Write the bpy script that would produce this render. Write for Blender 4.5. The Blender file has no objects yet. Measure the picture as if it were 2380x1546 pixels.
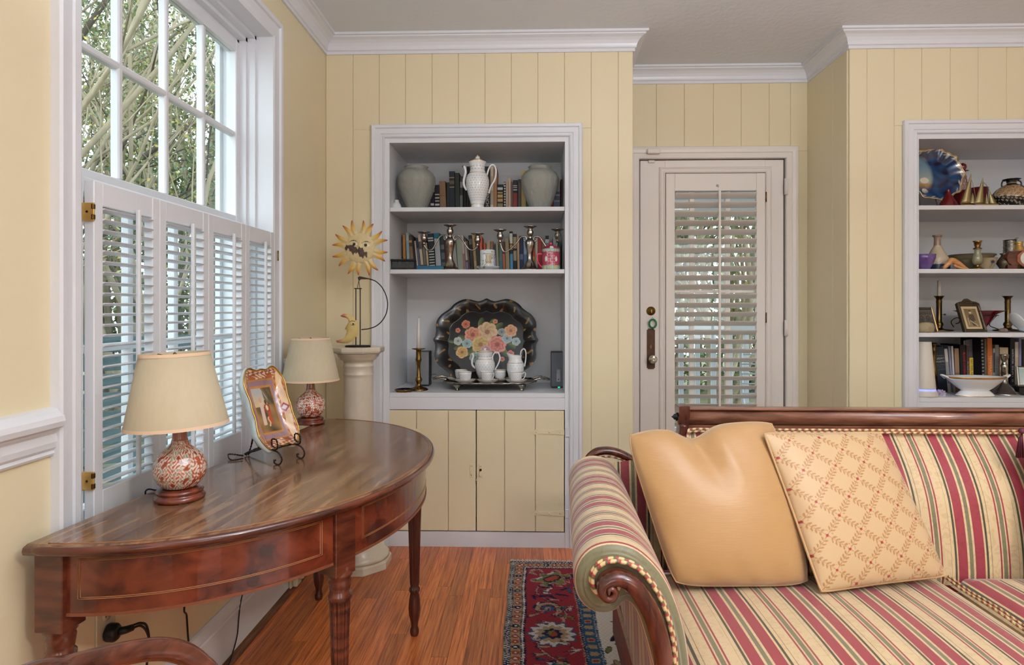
import bpy, math, random
import numpy as np
from mathutils import Vector, Matrix

# ------------------------------------------------------------------ camera, light, exposure
SC = bpy.context.scene
COL = SC.collection
H = 1.19                                  # eye height
YAW = math.atan(44 / 1500)
cam = bpy.data.cameras.new('camera')
cam.sensor_width = 36.0
cam.lens = 1500 / 2380 * 36
cam.shift_y = -58 / 2380
cam.clip_start = 0.05
camo = bpy.data.objects.new('camera', cam)
camo.location = (0, 0, H)
camo.rotation_euler = (math.pi / 2, 0, YAW)
COL.objects.link(camo)
SC.camera = camo

SC.view_settings.view_transform = 'Standard'
SC.view_settings.look = 'None'
SC.view_settings.gamma = 1.0
SC.view_settings.use_curve_mapping = False
SC.view_settings.exposure = 0.11
try:
    SC.cycles.use_denoising = True
    SC.cycles.max_bounces = 5
    SC.cycles.diffuse_bounces = 3
    SC.cycles.glossy_bounces = 3
    SC.cycles.transparent_max_bounces = 16
    SC.cycles.sample_clamp_indirect = 6.0
except Exception:
    pass

world = bpy.data.worlds.new('overcast_sky')
SC.world = world
world.use_nodes = True
_bg = world.node_tree.nodes['Background']
_bg.inputs[0].default_value = (0.80, 0.91, 1.0, 1)
_bg.inputs[1].default_value = 3.6


def area(name, loc, aim, sx, sy, power, color, portal=False):
    l = bpy.data.lights.new(name, 'AREA')
    l.shape = 'RECTANGLE'
    l.size = sx
    l.size_y = sy
    l.energy = power
    l.color = color
    if portal:
        l.cycles.is_portal = True
    o = bpy.data.objects.new(name, l)
    o.location = loc
    d = Vector(aim) - Vector(loc)
    o.rotation_euler = d.to_track_quat('-Z', 'Y').to_euler()
    COL.objects.link(o)
    return o


# ceiling lamp of the room, high behind and right of the camera
area('ceiling_lamp_light', (1.9, -0.8, 2.47), (1.9, -0.8, 0), 0.36, 0.36, 56, (1.0, 0.91, 0.78))
# added fill from behind the camera; the rear wall has no windows
area('rear_fill_light_a', (-0.1, -3.35, 1.45), (0.0, 3, 1.2), 1.2, 1.7, 20, (0.88, 0.95, 1.0))
area('rear_fill_light_b', (2.6, -3.35, 1.45), (1.6, 3, 1.2), 1.2, 1.7, 22, (0.90, 0.95, 1.0))
# added upward fill standing in for flash bounced off the ceiling, no lamp here
area('ceiling_bounce_fill', (1.0, 0.2, 1.75), (1.0, 0.2, 3), 0.8, 0.8, 126, (0.85, 0.91, 1.0))
# the side window in view lets the sky in
area('side_window_portal', (-1.21, 1.985, 1.45), (0, 1.985, 1.45), 1.1, 1.75, 1, (1, 1, 1), True)

# ------------------------------------------------------------------ helpers
RND = random.Random(11)
_s, _c = math.sin(YAW), math.cos(YAW)


def wx(px, y):
    """real x of something seen in image column px that stands at depth y"""
    a = (px - 1190) / 1500
    return (-_s + a * _c) / (_c + a * _s) * y


def wz(py, y, px=1234):
    """real height of something seen in image row py at depth y"""
    a = (px - 1190) / 1500
    return H - (py - 715) / 1500 * y / (_c + a * _s)


def S(r, g=None, b=None):
    if g is None:
        r, g, b = r
    f = lambda c: c / 12.92 if c <= 0.04045 else ((c + 0.055) / 1.055) ** 2.4
    return (f(r / 255), f(g / 255), f(b / 255))


class MB:
    def __init__(s):
        s.v, s.f, s.sm, s.col = [], [], [], []

    def add(s, vs, fs, smooth=False, col=None):
        n = len(s.v)
        s.v += [tuple(v) for v in vs]
        s.f += [tuple(i + n for i in f) for f in fs]
        s.sm += [smooth] * len(fs)
        if col is not None:
            s.col += list(col)
        return s

    def box(s, x0, x1, y0, y1, z0, z1, b=0.0):
        if b <= 0:
            v = [(x, y, z) for x in (x0, x1) for y in (y0, y1) for z in (z0, z1)]
            return s.add(v, [(0, 1, 3, 2), (4, 6, 7, 5), (0, 4, 5, 1), (2, 3, 7, 6), (0, 2, 6, 4), (1, 5, 7, 3)])
        b = min(b, abs(x1 - x0) * .49, abs(y1 - y0) * .49, abs(z1 - z0) * .49)
        lo, hi = (x0, y0, z0), (x1, y1, z1)
        vs, idx = [], {}
        for i in range(8):
            sg = ((i >> 2) & 1, (i >> 1) & 1, i & 1)
            for ax in range(3):
                p = []
                for k in range(3):
                    e = hi[k] if sg[k] else lo[k]
                    if k != ax:
                        e += -b if sg[k] else b
                    p.append(e)
                idx[(i, ax)] = len(vs)
                vs.append(p)
        fs = []
        bit = (4, 2, 1)
        for ax in range(3):
            a, c = [k for k in range(3) if k != ax]
            for t in (0, 1):
                base = bit[ax] if t else 0
                q = [base, base + bit[a], base + bit[a] + bit[c], base + bit[c]]
                fs.append(tuple(idx[(i, ax)] for i in q))
        for ax in range(3):
            a, c = [k for k in range(3) if k != ax]
            for t in range(4):
                base = (bit[a] if t & 1 else 0) + (bit[c] if t & 2 else 0)
                i, j = base, base + bit[ax]
                fs.append((idx[(i, a)], idx[(j, a)], idx[(j, c)], idx[(i, c)]))
        for i in range(8):
            fs.append((idx[(i, 0)], idx[(i, 1)], idx[(i, 2)]))
        return s.add(vs, fs)

    def lathe(s, prof, n=24, cx=0, cy=0, cz=0, sx=1.0, sy=1.0, smooth=True, colf=None, rf=None, caps=True):
        vs, fs, cs = [], [], []
        m = len(prof)
        for j, (r, z) in enumerate(prof):
            for i in range(n):
                a = 2 * math.pi * i / n
                rr = r * (rf(a, z) if rf else 1)
                vs.append((cx + rr * math.cos(a) * sx, cy + rr * math.sin(a) * sy, cz + z))
                if colf:
                    cs.append(colf(a, z, r))
        for j in range(m - 1):
            for i in range(n):
                k = (i + 1) % n
                fs.append((j * n + i, j * n + k, (j + 1) * n + k, (j + 1) * n + i))
        if caps and prof[0][0] > 1e-6:
            fs.append(tuple(range(n - 1, -1, -1)))
        if caps and prof[-1][0] > 1e-6:
            fs.append(tuple((m - 1) * n + i for i in range(n)))
        return s.add(vs, fs, smooth, cs if colf else None)

    def tube(s, pts, r, n=8, closed=False, flat=1.0, colf=None, twist=0.0):
        P = [Vector(p) for p in pts]
        m = len(P)
        rr = r if isinstance(r, (list, tuple)) else [r] * m
        T = []
        for i in range(m):
            a = P[(i - 1) % m] if (closed or i) else P[i]
            b = P[(i + 1) % m] if (closed or i < m - 1) else P[i]
            t = b - a
            T.append(t.normalized() if t.length > 1e-9 else Vector((0, 0, 1)))
        up = Vector((0, 0, 1)) if abs(T[0].z) < 0.9 else Vector((0, 1, 0))
        N = (up - T[0] * up.dot(T[0])).normalized()
        vs, fs, cs = [], [], []
        L = 0
        for i in range(m):
            if i:
                q = N - T[i] * N.dot(T[i])
                N = q.normalized() if q.length > 1e-9 else N
                L += (P[i] - P[i - 1]).length
            B = T[i].cross(N)
            for k in range(n):
                a = 2 * math.pi * k / n + twist * L
                vs.append(P[i] + N * (math.cos(a) * rr[i]) + B * (math.sin(a) * rr[i] * flat))
                if colf:
                    cs.append(colf(L, 2 * math.pi * k / n))
        for i in range(m if closed else m - 1):
            j = (i + 1) % m
            for k in range(n):
                l = (k + 1) % n
                fs.append((i * n + k, i * n + l, j * n + l, j * n + k))
        if not closed:
            fs.append(tuple(range(n - 1, -1, -1)))
            fs.append(tuple((m - 1) * n + k for k in range(n)))
        return s.add(vs, fs, True, cs if colf else None)

    def prism(s, poly, mapf, d0, d1, smooth=False):
        n = len(poly)
        vs = [mapf(a, b, d0) for a, b in poly] + [mapf(a, b, d1) for a, b in poly]
        s.add(vs, [(i, (i + 1) % n, n + (i + 1) % n, n + i) for i in range(n)], smooth)
        k = len(s.v) - 2 * n
        s.f += [tuple(k + i for i in range(n - 1, -1, -1)), tuple(k + n + i for i in range(n))]
        s.sm += [False, False]
        return s

    def sweep(s, path, prof, mapf, closed=False, smooth=False, caps=True):
        P = [Vector(p) for p in path]
        m, k = len(P), len(prof)
        vs, fs = [], []
        for i in range(m):
            def nrm(a, b):
                d = (b - a).normalized()
                return Vector((d.y, -d.x))
            n1 = nrm(P[(i - 1) % m], P[i]) if (closed or i) else None
            n2 = nrm(P[i], P[(i + 1) % m]) if (closed or i < m - 1) else None
            if n1 is None:
                nn = n2
            elif n2 is None:
                nn = n1
            else:
                q = (n1 + n2)
                nn = q / (1 + n1.dot(n2)) if q.length > 1e-6 else n1
            for o, h in prof:
                p = P[i] + nn * o
                vs.append(mapf(p.x, p.y, h))
        for i in range(m if closed else m - 1):
            j = (i + 1) % m
            for t in range(k - 1):
                fs.append((i * k + t, j * k + t, j * k + t + 1, i * k + t + 1))
        if caps and not closed:
            fs.append(tuple(range(k)))
            fs.append(tuple((m - 1) * k + t for t in range(k - 1, -1, -1)))
        return s.add(vs, fs, smooth)

    def grid(s, fn, nu, nv, closed_u=False, smooth=True, colf=None):
        vs, fs, cs = [], [], []
        for j in range(nv + 1):
            for i in range(nu if closed_u else nu + 1):
                u, v = i / nu, j / nv
                vs.append(fn(u, v))
                if colf:
                    cs.append(colf(u, v))
        w = nu if closed_u else nu + 1
        for j in range(nv):
            for i in range(nu):
                k = (i + 1) % w if closed_u else i + 1
                fs.append((j * w + i, j * w + k, (j + 1) * w + k, (j + 1) * w + i))
        return s.add(vs, fs, smooth, cs if colf else None)

    def mesh(s, name, material):
        me = bpy.data.meshes.new(name)
        me.from_pydata(s.v, [], s.f)
        if any(s.sm):
            me.polygons.foreach_set('use_smooth', s.sm)
        if s.col and len(s.col) == len(s.v):
            at = me.color_attributes.new('Col', 'FLOAT_COLOR', 'POINT')
            a = np.ones((len(s.v), 4), dtype=np.float32)
            a[:, :3] = np.array(s.col, dtype=np.float32)[:, :3]
            at.data.foreach_set('color', a.ravel())
        me.materials.append(material)
        return me

    def build(s, name, material, parent=None, loc=None, rot=None):
        return obj(name, s.mesh(name, material), parent, loc, rot)


def obj(name, me, parent=None, loc=None, rot=None):
    o = bpy.data.objects.new(name, me)
    if loc is not None:
        o.location = loc
    if rot is not None:
        o.rotation_euler = rot
    if parent is not None:
        o.parent = parent
    COL.objects.link(o)
    return o


def tag(o, label, cat, group=None):
    o['label'] = label
    o['category'] = cat
    if group:
        o['group'] = group
    return o


def thing(name, label, cat, loc=(0, 0, 0), rz=0.0, group=None, rot=None, sc=None):
    o = bpy.data.objects.new(name, None)
    o.location = loc
    o.rotation_euler = rot if rot else (0, 0, rz)
    if sc:
        o.scale = (sc, sc, sc)
    o.empty_display_size = 0.05
    COL.objects.link(o)
    return tag(o, label, cat, group)


def struct(o):
    o['kind'] = 'structure'
    return o


def stuff(o):
    o['kind'] = 'stuff'
    return o


def lerp(a, b, t):
    return tuple(x + (y - x) * t for x, y in zip(a, b))


def smooth_path(pts, n=6, closed=False):
    """Catmull-Rom through pts"""
    P = [Vector(p) for p in pts]
    m = len(P)
    out = []
    for i in range(m if closed else m - 1):
        p0 = P[(i - 1) % m] if (closed or i) else P[i]
        p1, p2 = P[i], P[(i + 1) % m]
        p3 = P[(i + 2) % m] if (closed or i < m - 2) else p2
        for k in range(n):
            t = k / n
            out.append(0.5 * ((2 * p1) + (p2 - p0) * t + (2 * p0 - 5 * p1 + 4 * p2 - p3) * t * t + (3 * p1 - p0 - 3 * p2 + p3) * t ** 3))
    if not closed:
        out.append(P[-1])
    return out


# ------------------------------------------------------------------ materials
_M = {}


def mat(name, color, rough=0.5, metal=0.0, spec=0.5, coat=0.0, trans=0.0, var=None, bump=None, emit=None, ior=1.45, sss=0.0, sheen=0.0, coord='Object'):
    """var=(scale,(r,g,b) second colour,(sx,sy,sz) stretch,contrast)  bump=(scale,strength,stretch)"""
    if name in _M:
        return _M[name]
    m = bpy.data.materials.new(name)
    m.use_nodes = True
    nt = m.node_tree
    p = nt.nodes['Principled BSDF']
    p.inputs['Base Color'].default_value = (*color, 1)
    p.inputs['Roughness'].default_value = rough
    p.inputs['Metallic'].default_value = metal
    p.inputs['Specular IOR Level'].default_value = spec
    p.inputs['IOR'].default_value = ior
    p.inputs['Coat Weight'].default_value = coat
    p.inputs['Coat Roughness'].default_value = 0.08
    p.inputs['Transmission Weight'].default_value = trans
    if sheen:
        p.inputs['Sheen Weight'].default_value = sheen
    if sss:
        p.inputs['Subsurface Weight'].default_value = sss
        p.inputs['Subsurface Radius'].default_value = (0.02, 0.02, 0.02)
    if emit:
        p.inputs['Emission Color'].default_value = (*emit[0], 1)
        p.inputs['Emission Strength'].default_value = emit[1]

    def noise(scale, stretch, detail=4):
        tc = nt.nodes.new('ShaderNodeTexCoord')
        mp = nt.nodes.new('ShaderNodeMapping')
        mp.inputs['Scale'].default_value = stretch
        nt.links.new(tc.outputs[coord], mp.inputs['Vector'])
        nz = nt.nodes.new('ShaderNodeTexNoise')
        nz.inputs['Scale'].default_value = scale
        nz.inputs['Detail'].default_value = detail
        nt.links.new(mp.outputs[0], nz.inputs['Vector'])
        return nz
    if var:
        nz = noise(var[0], var[2] if len(var) > 2 else (1, 1, 1))
        k = var[3] if len(var) > 3 else 0.2
        cr = nt.nodes.new('ShaderNodeValToRGB')
        cr.color_ramp.elements[0].position = 0.5 - k
        cr.color_ramp.elements[1].position = 0.5 + k
        cr.color_ramp.elements[0].color = (*color, 1)
        cr.color_ramp.elements[1].color = (*var[1], 1)
        nt.links.new(nz.outputs[0], cr.inputs[0])
        nt.links.new(cr.outputs[0], p.inputs['Base Color'])
    if bump:
        nz = noise(bump[0], bump[2] if len(bump) > 2 else (1, 1, 1))
        bp = nt.nodes.new('ShaderNodeBump')
        bp.inputs['Strength'].default_value = bump[1]
        bp.inputs['Distance'].default_value = 0.01
        nt.links.new(nz.outputs[0], bp.inputs['Height'])
        nt.links.new(bp.outputs[0], p.inputs['Normal'])
    _M[name] = m
    return m


def attr_mat(name, rough=0.5, spec=0.5, coat=0.0, metal=0.0, bump=None, sheen=0.0):
    """material whose colour comes from the colours laid on the mesh points"""
    if name in _M:
        return _M[name]
    m = mat(name, (1, 1, 1), rough, metal, spec, coat, bump=bump, sheen=sheen)
    nt = m.node_tree
    a = nt.nodes.new('ShaderNodeAttribute')
    a.attribute_name = 'Col'
    nt.links.new(a.outputs['Color'], nt.nodes['Principled BSDF'].inputs['Base Color'])
    return m


def glass_mat(name, tint=(1, 1, 1), gloss=0.07):
    if name in _M:
        return _M[name]
    m = bpy.data.materials.new(name)
    m.use_nodes = True
    nt = m.node_tree
    nt.nodes.clear()
    out = nt.nodes.new('ShaderNodeOutputMaterial')
    mix = nt.nodes.new('ShaderNodeMixShader')
    tr = nt.nodes.new('ShaderNodeBsdfTransparent')
    gl = nt.nodes.new('ShaderNodeBsdfGlossy')
    tr.inputs[0].default_value = (*tint, 1)
    gl.inputs['Roughness'].default_value = 0.02
    mix.inputs[0].default_value = gloss
    nt.links.new(tr.outputs[0], mix.inputs[1])
    nt.links.new(gl.outputs[0], mix.inputs[2])
    nt.links.new(mix.outputs[0], out.inputs[0])
    _M[name] = m
    return m


def wood_mat(name, c1, c2, c3, rough=0.3, coat=0.3, scale=9, stretch=(1, 8, 8), spec=0.5, bump=0.02, per_object=0.0):
    """streaky grain along the local axis with the smallest stretch"""
    if name in _M:
        return _M[name]
    m = mat(name, c1, rough, 0, spec, coat)
    nt = m.node_tree
    p = nt.nodes['Principled BSDF']
    tc = nt.nodes.new('ShaderNodeTexCoord')
    mp = nt.nodes.new('ShaderNodeMapping')
    mp.inputs['Scale'].default_value = stretch
    nt.links.new(tc.outputs['Object'], mp.inputs['Vector'])
    oi = nt.nodes.new('ShaderNodeObjectInfo')
    if per_object:
        cm = nt.nodes.new('ShaderNodeCombineXYZ')
        mu = nt.nodes.new('ShaderNodeMath')
        mu.operation = 'MULTIPLY'
        mu.inputs[1].default_value = 37.0
        nt.links.new(oi.outputs['Random'], mu.inputs[0])
        for i in range(3):
            nt.links.new(mu.outputs[0], cm.inputs[i])
        nt.links.new(cm.outputs[0], mp.inputs['Location'])
    n1 = nt.nodes.new('ShaderNodeTexNoise')
    n1.inputs['Scale'].default_value = scale
    n1.inputs['Detail'].default_value = 6
    n1.inputs['Distortion'].default_value = 0.6
    nt.links.new(mp.outputs[0], n1.inputs['Vector'])
    cr = nt.nodes.new('ShaderNodeValToRGB')
    e = cr.color_ramp.elements
    e[0].position, e[1].position = 0.32, 0.70
    e[0].color, e[1].color = (*c1, 1), (*c3, 1)
    mid = e.new(0.5)
    mid.color = (*c2, 1)
    nt.links.new(n1.outputs[0], cr.inputs[0])
    last = cr.outputs[0]
    if per_object:
        hs = nt.nodes.new('ShaderNodeHueSaturation')
        mr = nt.nodes.new('ShaderNodeMapRange')
        mr.inputs['To Min'].default_value = 1 - per_object
        mr.inputs['To Max'].default_value = 1 + per_object
        nt.links.new(oi.outputs['Random'], mr.inputs[0])
        nt.links.new(mr.outputs[0], hs.inputs['Value'])
        nt.links.new(last, hs.inputs['Color'])
        last = hs.outputs[0]
    nt.links.new(last, p.inputs['Base Color'])
    if bump:
        bp = nt.nodes.new('ShaderNodeBump')
        bp.inputs['Strength'].default_value = bump
        nt.links.new(n1.outputs[0], bp.inputs['Height'])
        nt.links.new(bp.outputs[0], p.inputs['Normal'])
    return m


WALL = mat('yellow_wall_paint', S(233, 218, 182), 0.42, var=(2.2, S(229, 214, 178), (1, 1, 1), .3), bump=(60, .03))
TRIM = mat('white_trim_paint', S(226, 227, 231), 0.32, bump=(25, .04))
SHELFW = mat('white_shelf_paint', S(220, 221, 224), 0.38, bump=(18, .04))
DOORW = mat('warm_white_door_paint', S(236, 227, 219), 0.34, bump=(22, .06, (1, 1, .15)))
CEIL = mat('ceiling_paint', S(228, 232, 236), 0.8, bump=(34, .25))
BLACKM = mat('black_iron', S(30, 28, 28), 0.45, 0.6)
BRASS = mat('aged_brass', S(150, 118, 66), 0.28, 1.0, var=(30, S(96, 74, 40), (1, 1, 1), .25))
BRIGHTBRASS = mat('bright_brass', S(214, 172, 96), 0.34, 0.6, var=(14, S(190, 146, 74), (1, 1, 1), .3))
SILVER = mat('tarnished_silver', S(190, 184, 172), 0.2, 1.0, var=(40, S(110, 100, 90), (1, 1, 1), .22))
PORC = mat('white_porcelain', S(238, 238, 238), 0.12, 0, .6, .4)
GOLD = mat('gilt', S(190, 146, 78), 0.25, 1.0)
GLASS = glass_mat('window_glass', (0.97, 1.0, 0.99), 0.05)
BLACKP = mat('black_plastic', S(20, 20, 21), 0.4)
CORDM = mat('black_cord', S(18, 17, 16), 0.5)
# ------------------------------------------------------------------ room shell
XL, YB, YR, ZC = -1.026, 3.2, 3.67, 2.54       # left wall, bookcase wall, recess wall, ceiling
XE, XR = 0.503, 1.556                          # recess between the two bookcase blocks
XFAR, YFAR = 4.3, -3.5
OAK = wood_mat('oak_strip', S(150, 70, 32), S(200, 106, 52), S(222, 134, 72), 0.34, 0.25, 9, (16, .6, 9), .5, .03, 0.24)
OAKB = wood_mat('oak_board_far', S(120, 62, 30), S(150, 82, 44), S(172, 102, 60), 0.36, 0.2, 5, (9, .55, 9))

floor = struct(MB().box(XL - .3, XFAR, YFAR, YR + .1, -.12, -.0015).build('floor', OAKB))
fw = 0.0572
xi = XL
while xi < XR - .01:
    yend = YR if xi > XE else YB + .01
    y = 0.35 - RND.random() * .8
    while y < yend:
        L = RND.uniform(.35, 1.25)
        y1 = min(y + L, yend)
        if y1 > 0.4:
            MB().box(-fw / 2 + .0004, fw / 2 - .0004, max(y, .35) - y1 + .0004, -.0004, -.0012, 0.0015, .0006).build('plank', OAK, floor, (xi + fw / 2, y1, 0))
        y += L
    xi += fw
ceiling = struct(MB().box(XL - .3, XFAR, YFAR, YR + .1, ZC, ZC + .1).build('ceiling', CEIL))

WY0, WY1, WZ0, WZ1 = 1.425, 2.515, 0.62, 2.26   # window opening in the left wall
b = MB()
b.box(XL - .19, XL, YFAR, WY0, 0, ZC)
b.box(XL - .19, XL, WY1, YB + .02, 0, ZC)
b.box(XL - .19, XL, WY0, WY1, 0, WZ0)
b.box(XL - .19, XL, WY0, WY1, WZ1, ZC)
wall_left = struct(b.build('wall_left', WALL))
wall_right = struct(MB().box(XFAR, XFAR + .1, YFAR, YR, 0, ZC).build('wall_right', WALL))
wall_rear = struct(MB().box(XL - .2, XFAR, YFAR - .1, YFAR, 0, ZC).build('wall_rear', WALL))

# bookcase wall and recess: a solid backing with separate tongue-and-groove planks in front
LO, LC = (-0.704, 0.168), (-0.792, 0.253)       # left bookcase: opening, casing
RO, RC = (1.885, 2.757), (1.809, 2.833)         # right bookcase
ZO, ZCAS = 2.010, 2.098
GV = mat('groove_paint', S(226, 214, 184), 0.5)
b = MB()
yb = YB + .012
for o, x0, x1 in ((LO, XL, XE), (RO, XR, XFAR)):
    b.box(x0, o[0] - .02, yb, YR + .1, 0, ZC)
    b.box(o[1] + .02, x1, yb, YR + .1, 0, ZC)
    b.box(o[0] - .02, o[1] + .02, yb, YR + .1, ZO + .03, ZC)
    b.box(o[0] - .02, o[1] + .02, YR + .02, YR + .1, 0, ZO + .03)
dx0, dx1, dzt = 0.618, 1.421, 2.022             # door leaf
b.box(XE, dx0 - .02, YR + .012, YR + .1, 0, ZC)
b.box(dx1 + .02, XR, YR + .012, YR + .1, 0, ZC)
b.box(dx0 - .02, dx1 + .02, YR + .012, YR + .1, dzt + .02, ZC)
wall_back = struct(b.build('wall_back', GV))


def planks(seams, yf, holes, z0=0, z1=ZC - .08, axis='y'):
    for a, c in zip(seams[:-1], seams[1:]):
        lo = z0
        for hx0, hx1, hz in holes:
            if hx0 - .005 < a and c < hx1 + .005:
                lo = hz
        m = MB()
        parts = [(a, c, lo)]
        for hx0, hx1, hz in holes:              # a plank cut by the casing edge
            if a < hx0 - .005 and c > hx0 + .005:
                parts = [(a, c, hz), (a, hx0, z0)]
            if a < hx1 - .005 and c > hx1 + .005:
                parts = [(a, c, hz), (hx1, c, z0)]
        for (p, q, zb), zt in zip(parts, (z1, parts[0][2])):
            g = .0004
            if axis == 'y':
                m.box(p + g, q - g, yf, yf + .014, zb, zt, .0022)
            else:
                m.box(yf - .0, yf + .014, p + g, q - g, zb, zt, .0022)
        m.build('plank', WALL, wall_back)


def seam(pxs, y):
    return [wx(p, y) for p in pxs]


planks([XL] + seam((820, 881, 942, 1004, 1065, 1127, 1188, 1250, 1312, 1374, 1437), YB) + [XE], YB, [(LC[0], LC[1], ZCAS - .02)])
planks([XE] + seam((1525.6, 1590.6, 1658, 1723, 1788, 1837.7), YR) + [XR], YR, [(0.55, 1.494, 2.07)])
sr = seam((2015.6, 2078.6, 2143, 2209, 2273.8, 2340), YB)
planks([XR] + sr + [sr[-1] + .134 * k for k in range(1, 13)] + [XFAR], YB, [(RC[0], RC[1], ZCAS - .02)])
planks([YB + .014, 3.365, YR], XR - .006, [], axis='x')
# the two block sides that close the recess
struct(MB().box(XR, XR + .02, YB + .014, YR, 0, ZC).build('wall_recess', GV))

# crown moulding
CROWN = [(0, 2.452), (.009, 2.452), (.009, 2.466), (.016, 2.470), (.016, 2.477), (.019, 2.488), (.027, 2.502), (.039, 2.513), (.052, 2.519), (.056, 2.521), (.056, 2.527), (.067, 2.529), (.067, 2.541)]
path = [(XL, YFAR), (XL, YB), (XE, YB), (XE, YR), (XR, YR), (XR, YB), (XFAR, YB)]
struct(MB().sweep(path, CROWN, lambda x, y, h: (x, y, h)).build('trim_1', TRIM))

# baseboard with cap and oak shoe, chair rail
BASE = [(0, 0), (.016, 0), (.016, .145), (.012, .150), (.014, .160), (.011, .172), (.006, .182), (.004, .192), (0, .193)]
struct(MB().sweep([(XL, YFAR), (XL, YB)], BASE, lambda x, y, h: (x, y, h)).build('baseboard_left', TRIM))
SHOE = wood_mat('shoe_moulding', S(84, 44, 24), S(112, 66, 40), S(130, 84, 54), .4, .1, 8, (8, .8, 8))
struct(MB().sweep([(XL, YFAR), (XL, YB)], [(.016, 0), (.036, 0), (.035, .008), (.029, .016), (.016, .021)], lambda x, y, h: (x, y, h)).build('trim_2', SHOE))
b = MB()
for xa, xb in ((XL, LC[0]), (LC[1], XE), (XR, RC[0]), (RC[1], XFAR)):
    b.box(xa, xb, YB - .014, YB, 0, .17, .003)
struct(b.build('baseboard_back', TRIM))
RAIL = [(0, .874), (.006, .874), (.010, .880), (.007, .886), (.014, .893), (.016, .905), (.013, .922), (.018, .928), (.020, .933), (.031, .938), (.034, .949), (.031, .960), (.022, .966), (.016, .975), (0, .978)]
struct(MB().sweep([(XL, YFAR), (XL, 1.349)], RAIL, lambda x, y, h: (x, y, h), smooth=False).build('trim_3', TRIM))
struct(MB().sweep([(XL, 2.594), (XL, YB)], RAIL, lambda x, y, h: (x, y, h)).build('trim_4', TRIM))

# ------------------------------------------------------------------ side window
mapw = lambda y, z, h: (XL + h, y, z)
win = struct(MB().sweep([(WY1, WZ0 - .02), (WY1, WZ1), (WY0, WZ1), (WY0, WZ0 - .02)], [(-.004, 0), (-.004, .012), (.004, .016), (.022, .016), (.026, .012), (.052, .014), (.056, .022), (.070, .024), (.076, .020), (.076, 0)], mapw).build('window_1', TRIM))
# stepped jamb
b = MB()
for d0, d1, ins in ((0, .055, 0.0), (.055, .085, .012), (.085, .112, .026), (.112, .19, .040)):
    x0, x1 = XL - d1, XL - d0
    b.box(x0, x1, WY0 - .005, WY0 + .004 + ins, WZ0, WZ1)
    b.box(x0, x1, WY1 - .004 - ins, WY1 + .005, WZ0, WZ1)
    b.box(x0, x1, WY0, WY1, WZ1 - .004 - ins, WZ1 + .005)
b.build('jamb', TRIM, win)
MB().box(XL - .19, XL + .05, WY0 - .10, WY1 + .10, WZ0 - .03, WZ0, .006).build('sill', TRIM, win)
GX = -1.155
py0, py1, mz = 1.535, 2.455, [0.69, 1.08, 1.50, 1.545, 1.861, 2.178]
for nm, zz in (('upper_sash', (1.50, 1.545, 2.178, 2.222)), ('lower_sash', (.64, .69, 1.475, 1.515))):
    dxx = 0 if nm[0] == 'u' else .03
    sash = MB()
    z0, z1, z2, z3 = zz
    sash.box(GX - .02 + dxx, GX + .02 + dxx, py0 - .05, py0, z0, z3, .003)
    sash.box(GX - .02 + dxx, GX + .02 + dxx, py1, py1 + .05, z0, z3, .003)
    sash.box(GX - .02 + dxx, GX + .02 + dxx, py0, py1, z0, z1, .003)
    sash.box(GX - .02 + dxx, GX + .02 + dxx, py0, py1, z2, z3, .003)
    so = sash.build(nm, TRIM, win)
    zm = 1.861 if nm[0] == 'u' else 1.085
    ys = [py0 + (py1 - py0) * k / 4 for k in range(5)]
    for k in (1, 2, 3):
        MB().box(GX - .012 + dxx, GX + .014 + dxx, ys[k] - .010, ys[k] + .010, z1, z2, .004).build('muntin', TRIM, so)
    MB().box(GX - .012 + dxx, GX + .0135 + dxx, py0, py1, zm - .010, zm + .010, .004).build('muntin', TRIM, so)
    for k in range(4):
        for a, c in ((z1, zm), (zm, z2)):
            MB().box(GX - .002 + dxx, GX + .001 + dxx, ys[k], ys[k + 1], a, c).build('pane', GLASS, so)
# storm frame on the outside
b = MB()
b.box(XL - .19, XL - .172, 1.46, 1.50, .62, 2.26)
b.box(XL - .19, XL - .172, 2.452, 2.50, .62, 2.26)
b.build('storm_frame', TRIM, win)

# cafe shutters: four louvered leaves
splits = [1.463, 1.728, 1.995, 2.258, 2.513]
ordn = ['first', 'second', 'third', 'fourth']
lab = ['white louvered shutter leaf nearest the camera, hinged beside the chair rail', 'second white shutter leaf from the camera, behind the near lampshade', 'third white shutter leaf from the camera, behind the painted dish', 'farthest white shutter leaf, at the corner side of the window']
sx0, sx1 = -1.034, -1.010
for i in range(4):
    a, c = splits[i] + .0008, splits[i + 1] - .0008
    t = thing('shutter_leaf', lab[i], 'shutter', (0, 0, 0), group='cafe shutter leaves of the side window')
    t.location = (sx0, a, .655)
    w, hh = c - a, 1.485 - .655
    st = .032
    MB().box(0, sx1 - sx0, 0, st, 0, hh, .002).build('stile', TRIM, t)
    MB().box(0, sx1 - sx0, w - st, w, 0, hh, .002).build('stile', TRIM, t)
    MB().box(0.001, sx1 - sx0 - .001, st, w - st, hh - .056, hh, .002).build('rail', TRIM, t)
    MB().box(0.001, sx1 - sx0 - .001, st, w - st, 0, .104, .002).build('rail', TRIM, t)
    z = .119
    k = 0
    lm = None
    while z < hh - .060:
        if lm is None:
            q = MB()
            pr = [(.0165 * math.cos(2 * math.pi * j / 10), .0034 * math.sin(2 * math.pi * j / 10)) for j in range(10)]
            q.prism(pr, lambda u, v, d: (u, d, v), 0, w - 2 * st)
            lm = q.mesh('louver', TRIM)
        obj('louver', lm, t, (.012, st, z), (0, math.radians(-7), 0))
        z += .0249
    MB().box(sx1 - sx0 + .004, sx1 - sx0 + .014, w * .5 + .018, w * .5 + .029, .11, hh - .046, .002).build('tilt_rod', TRIM, t)
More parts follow.
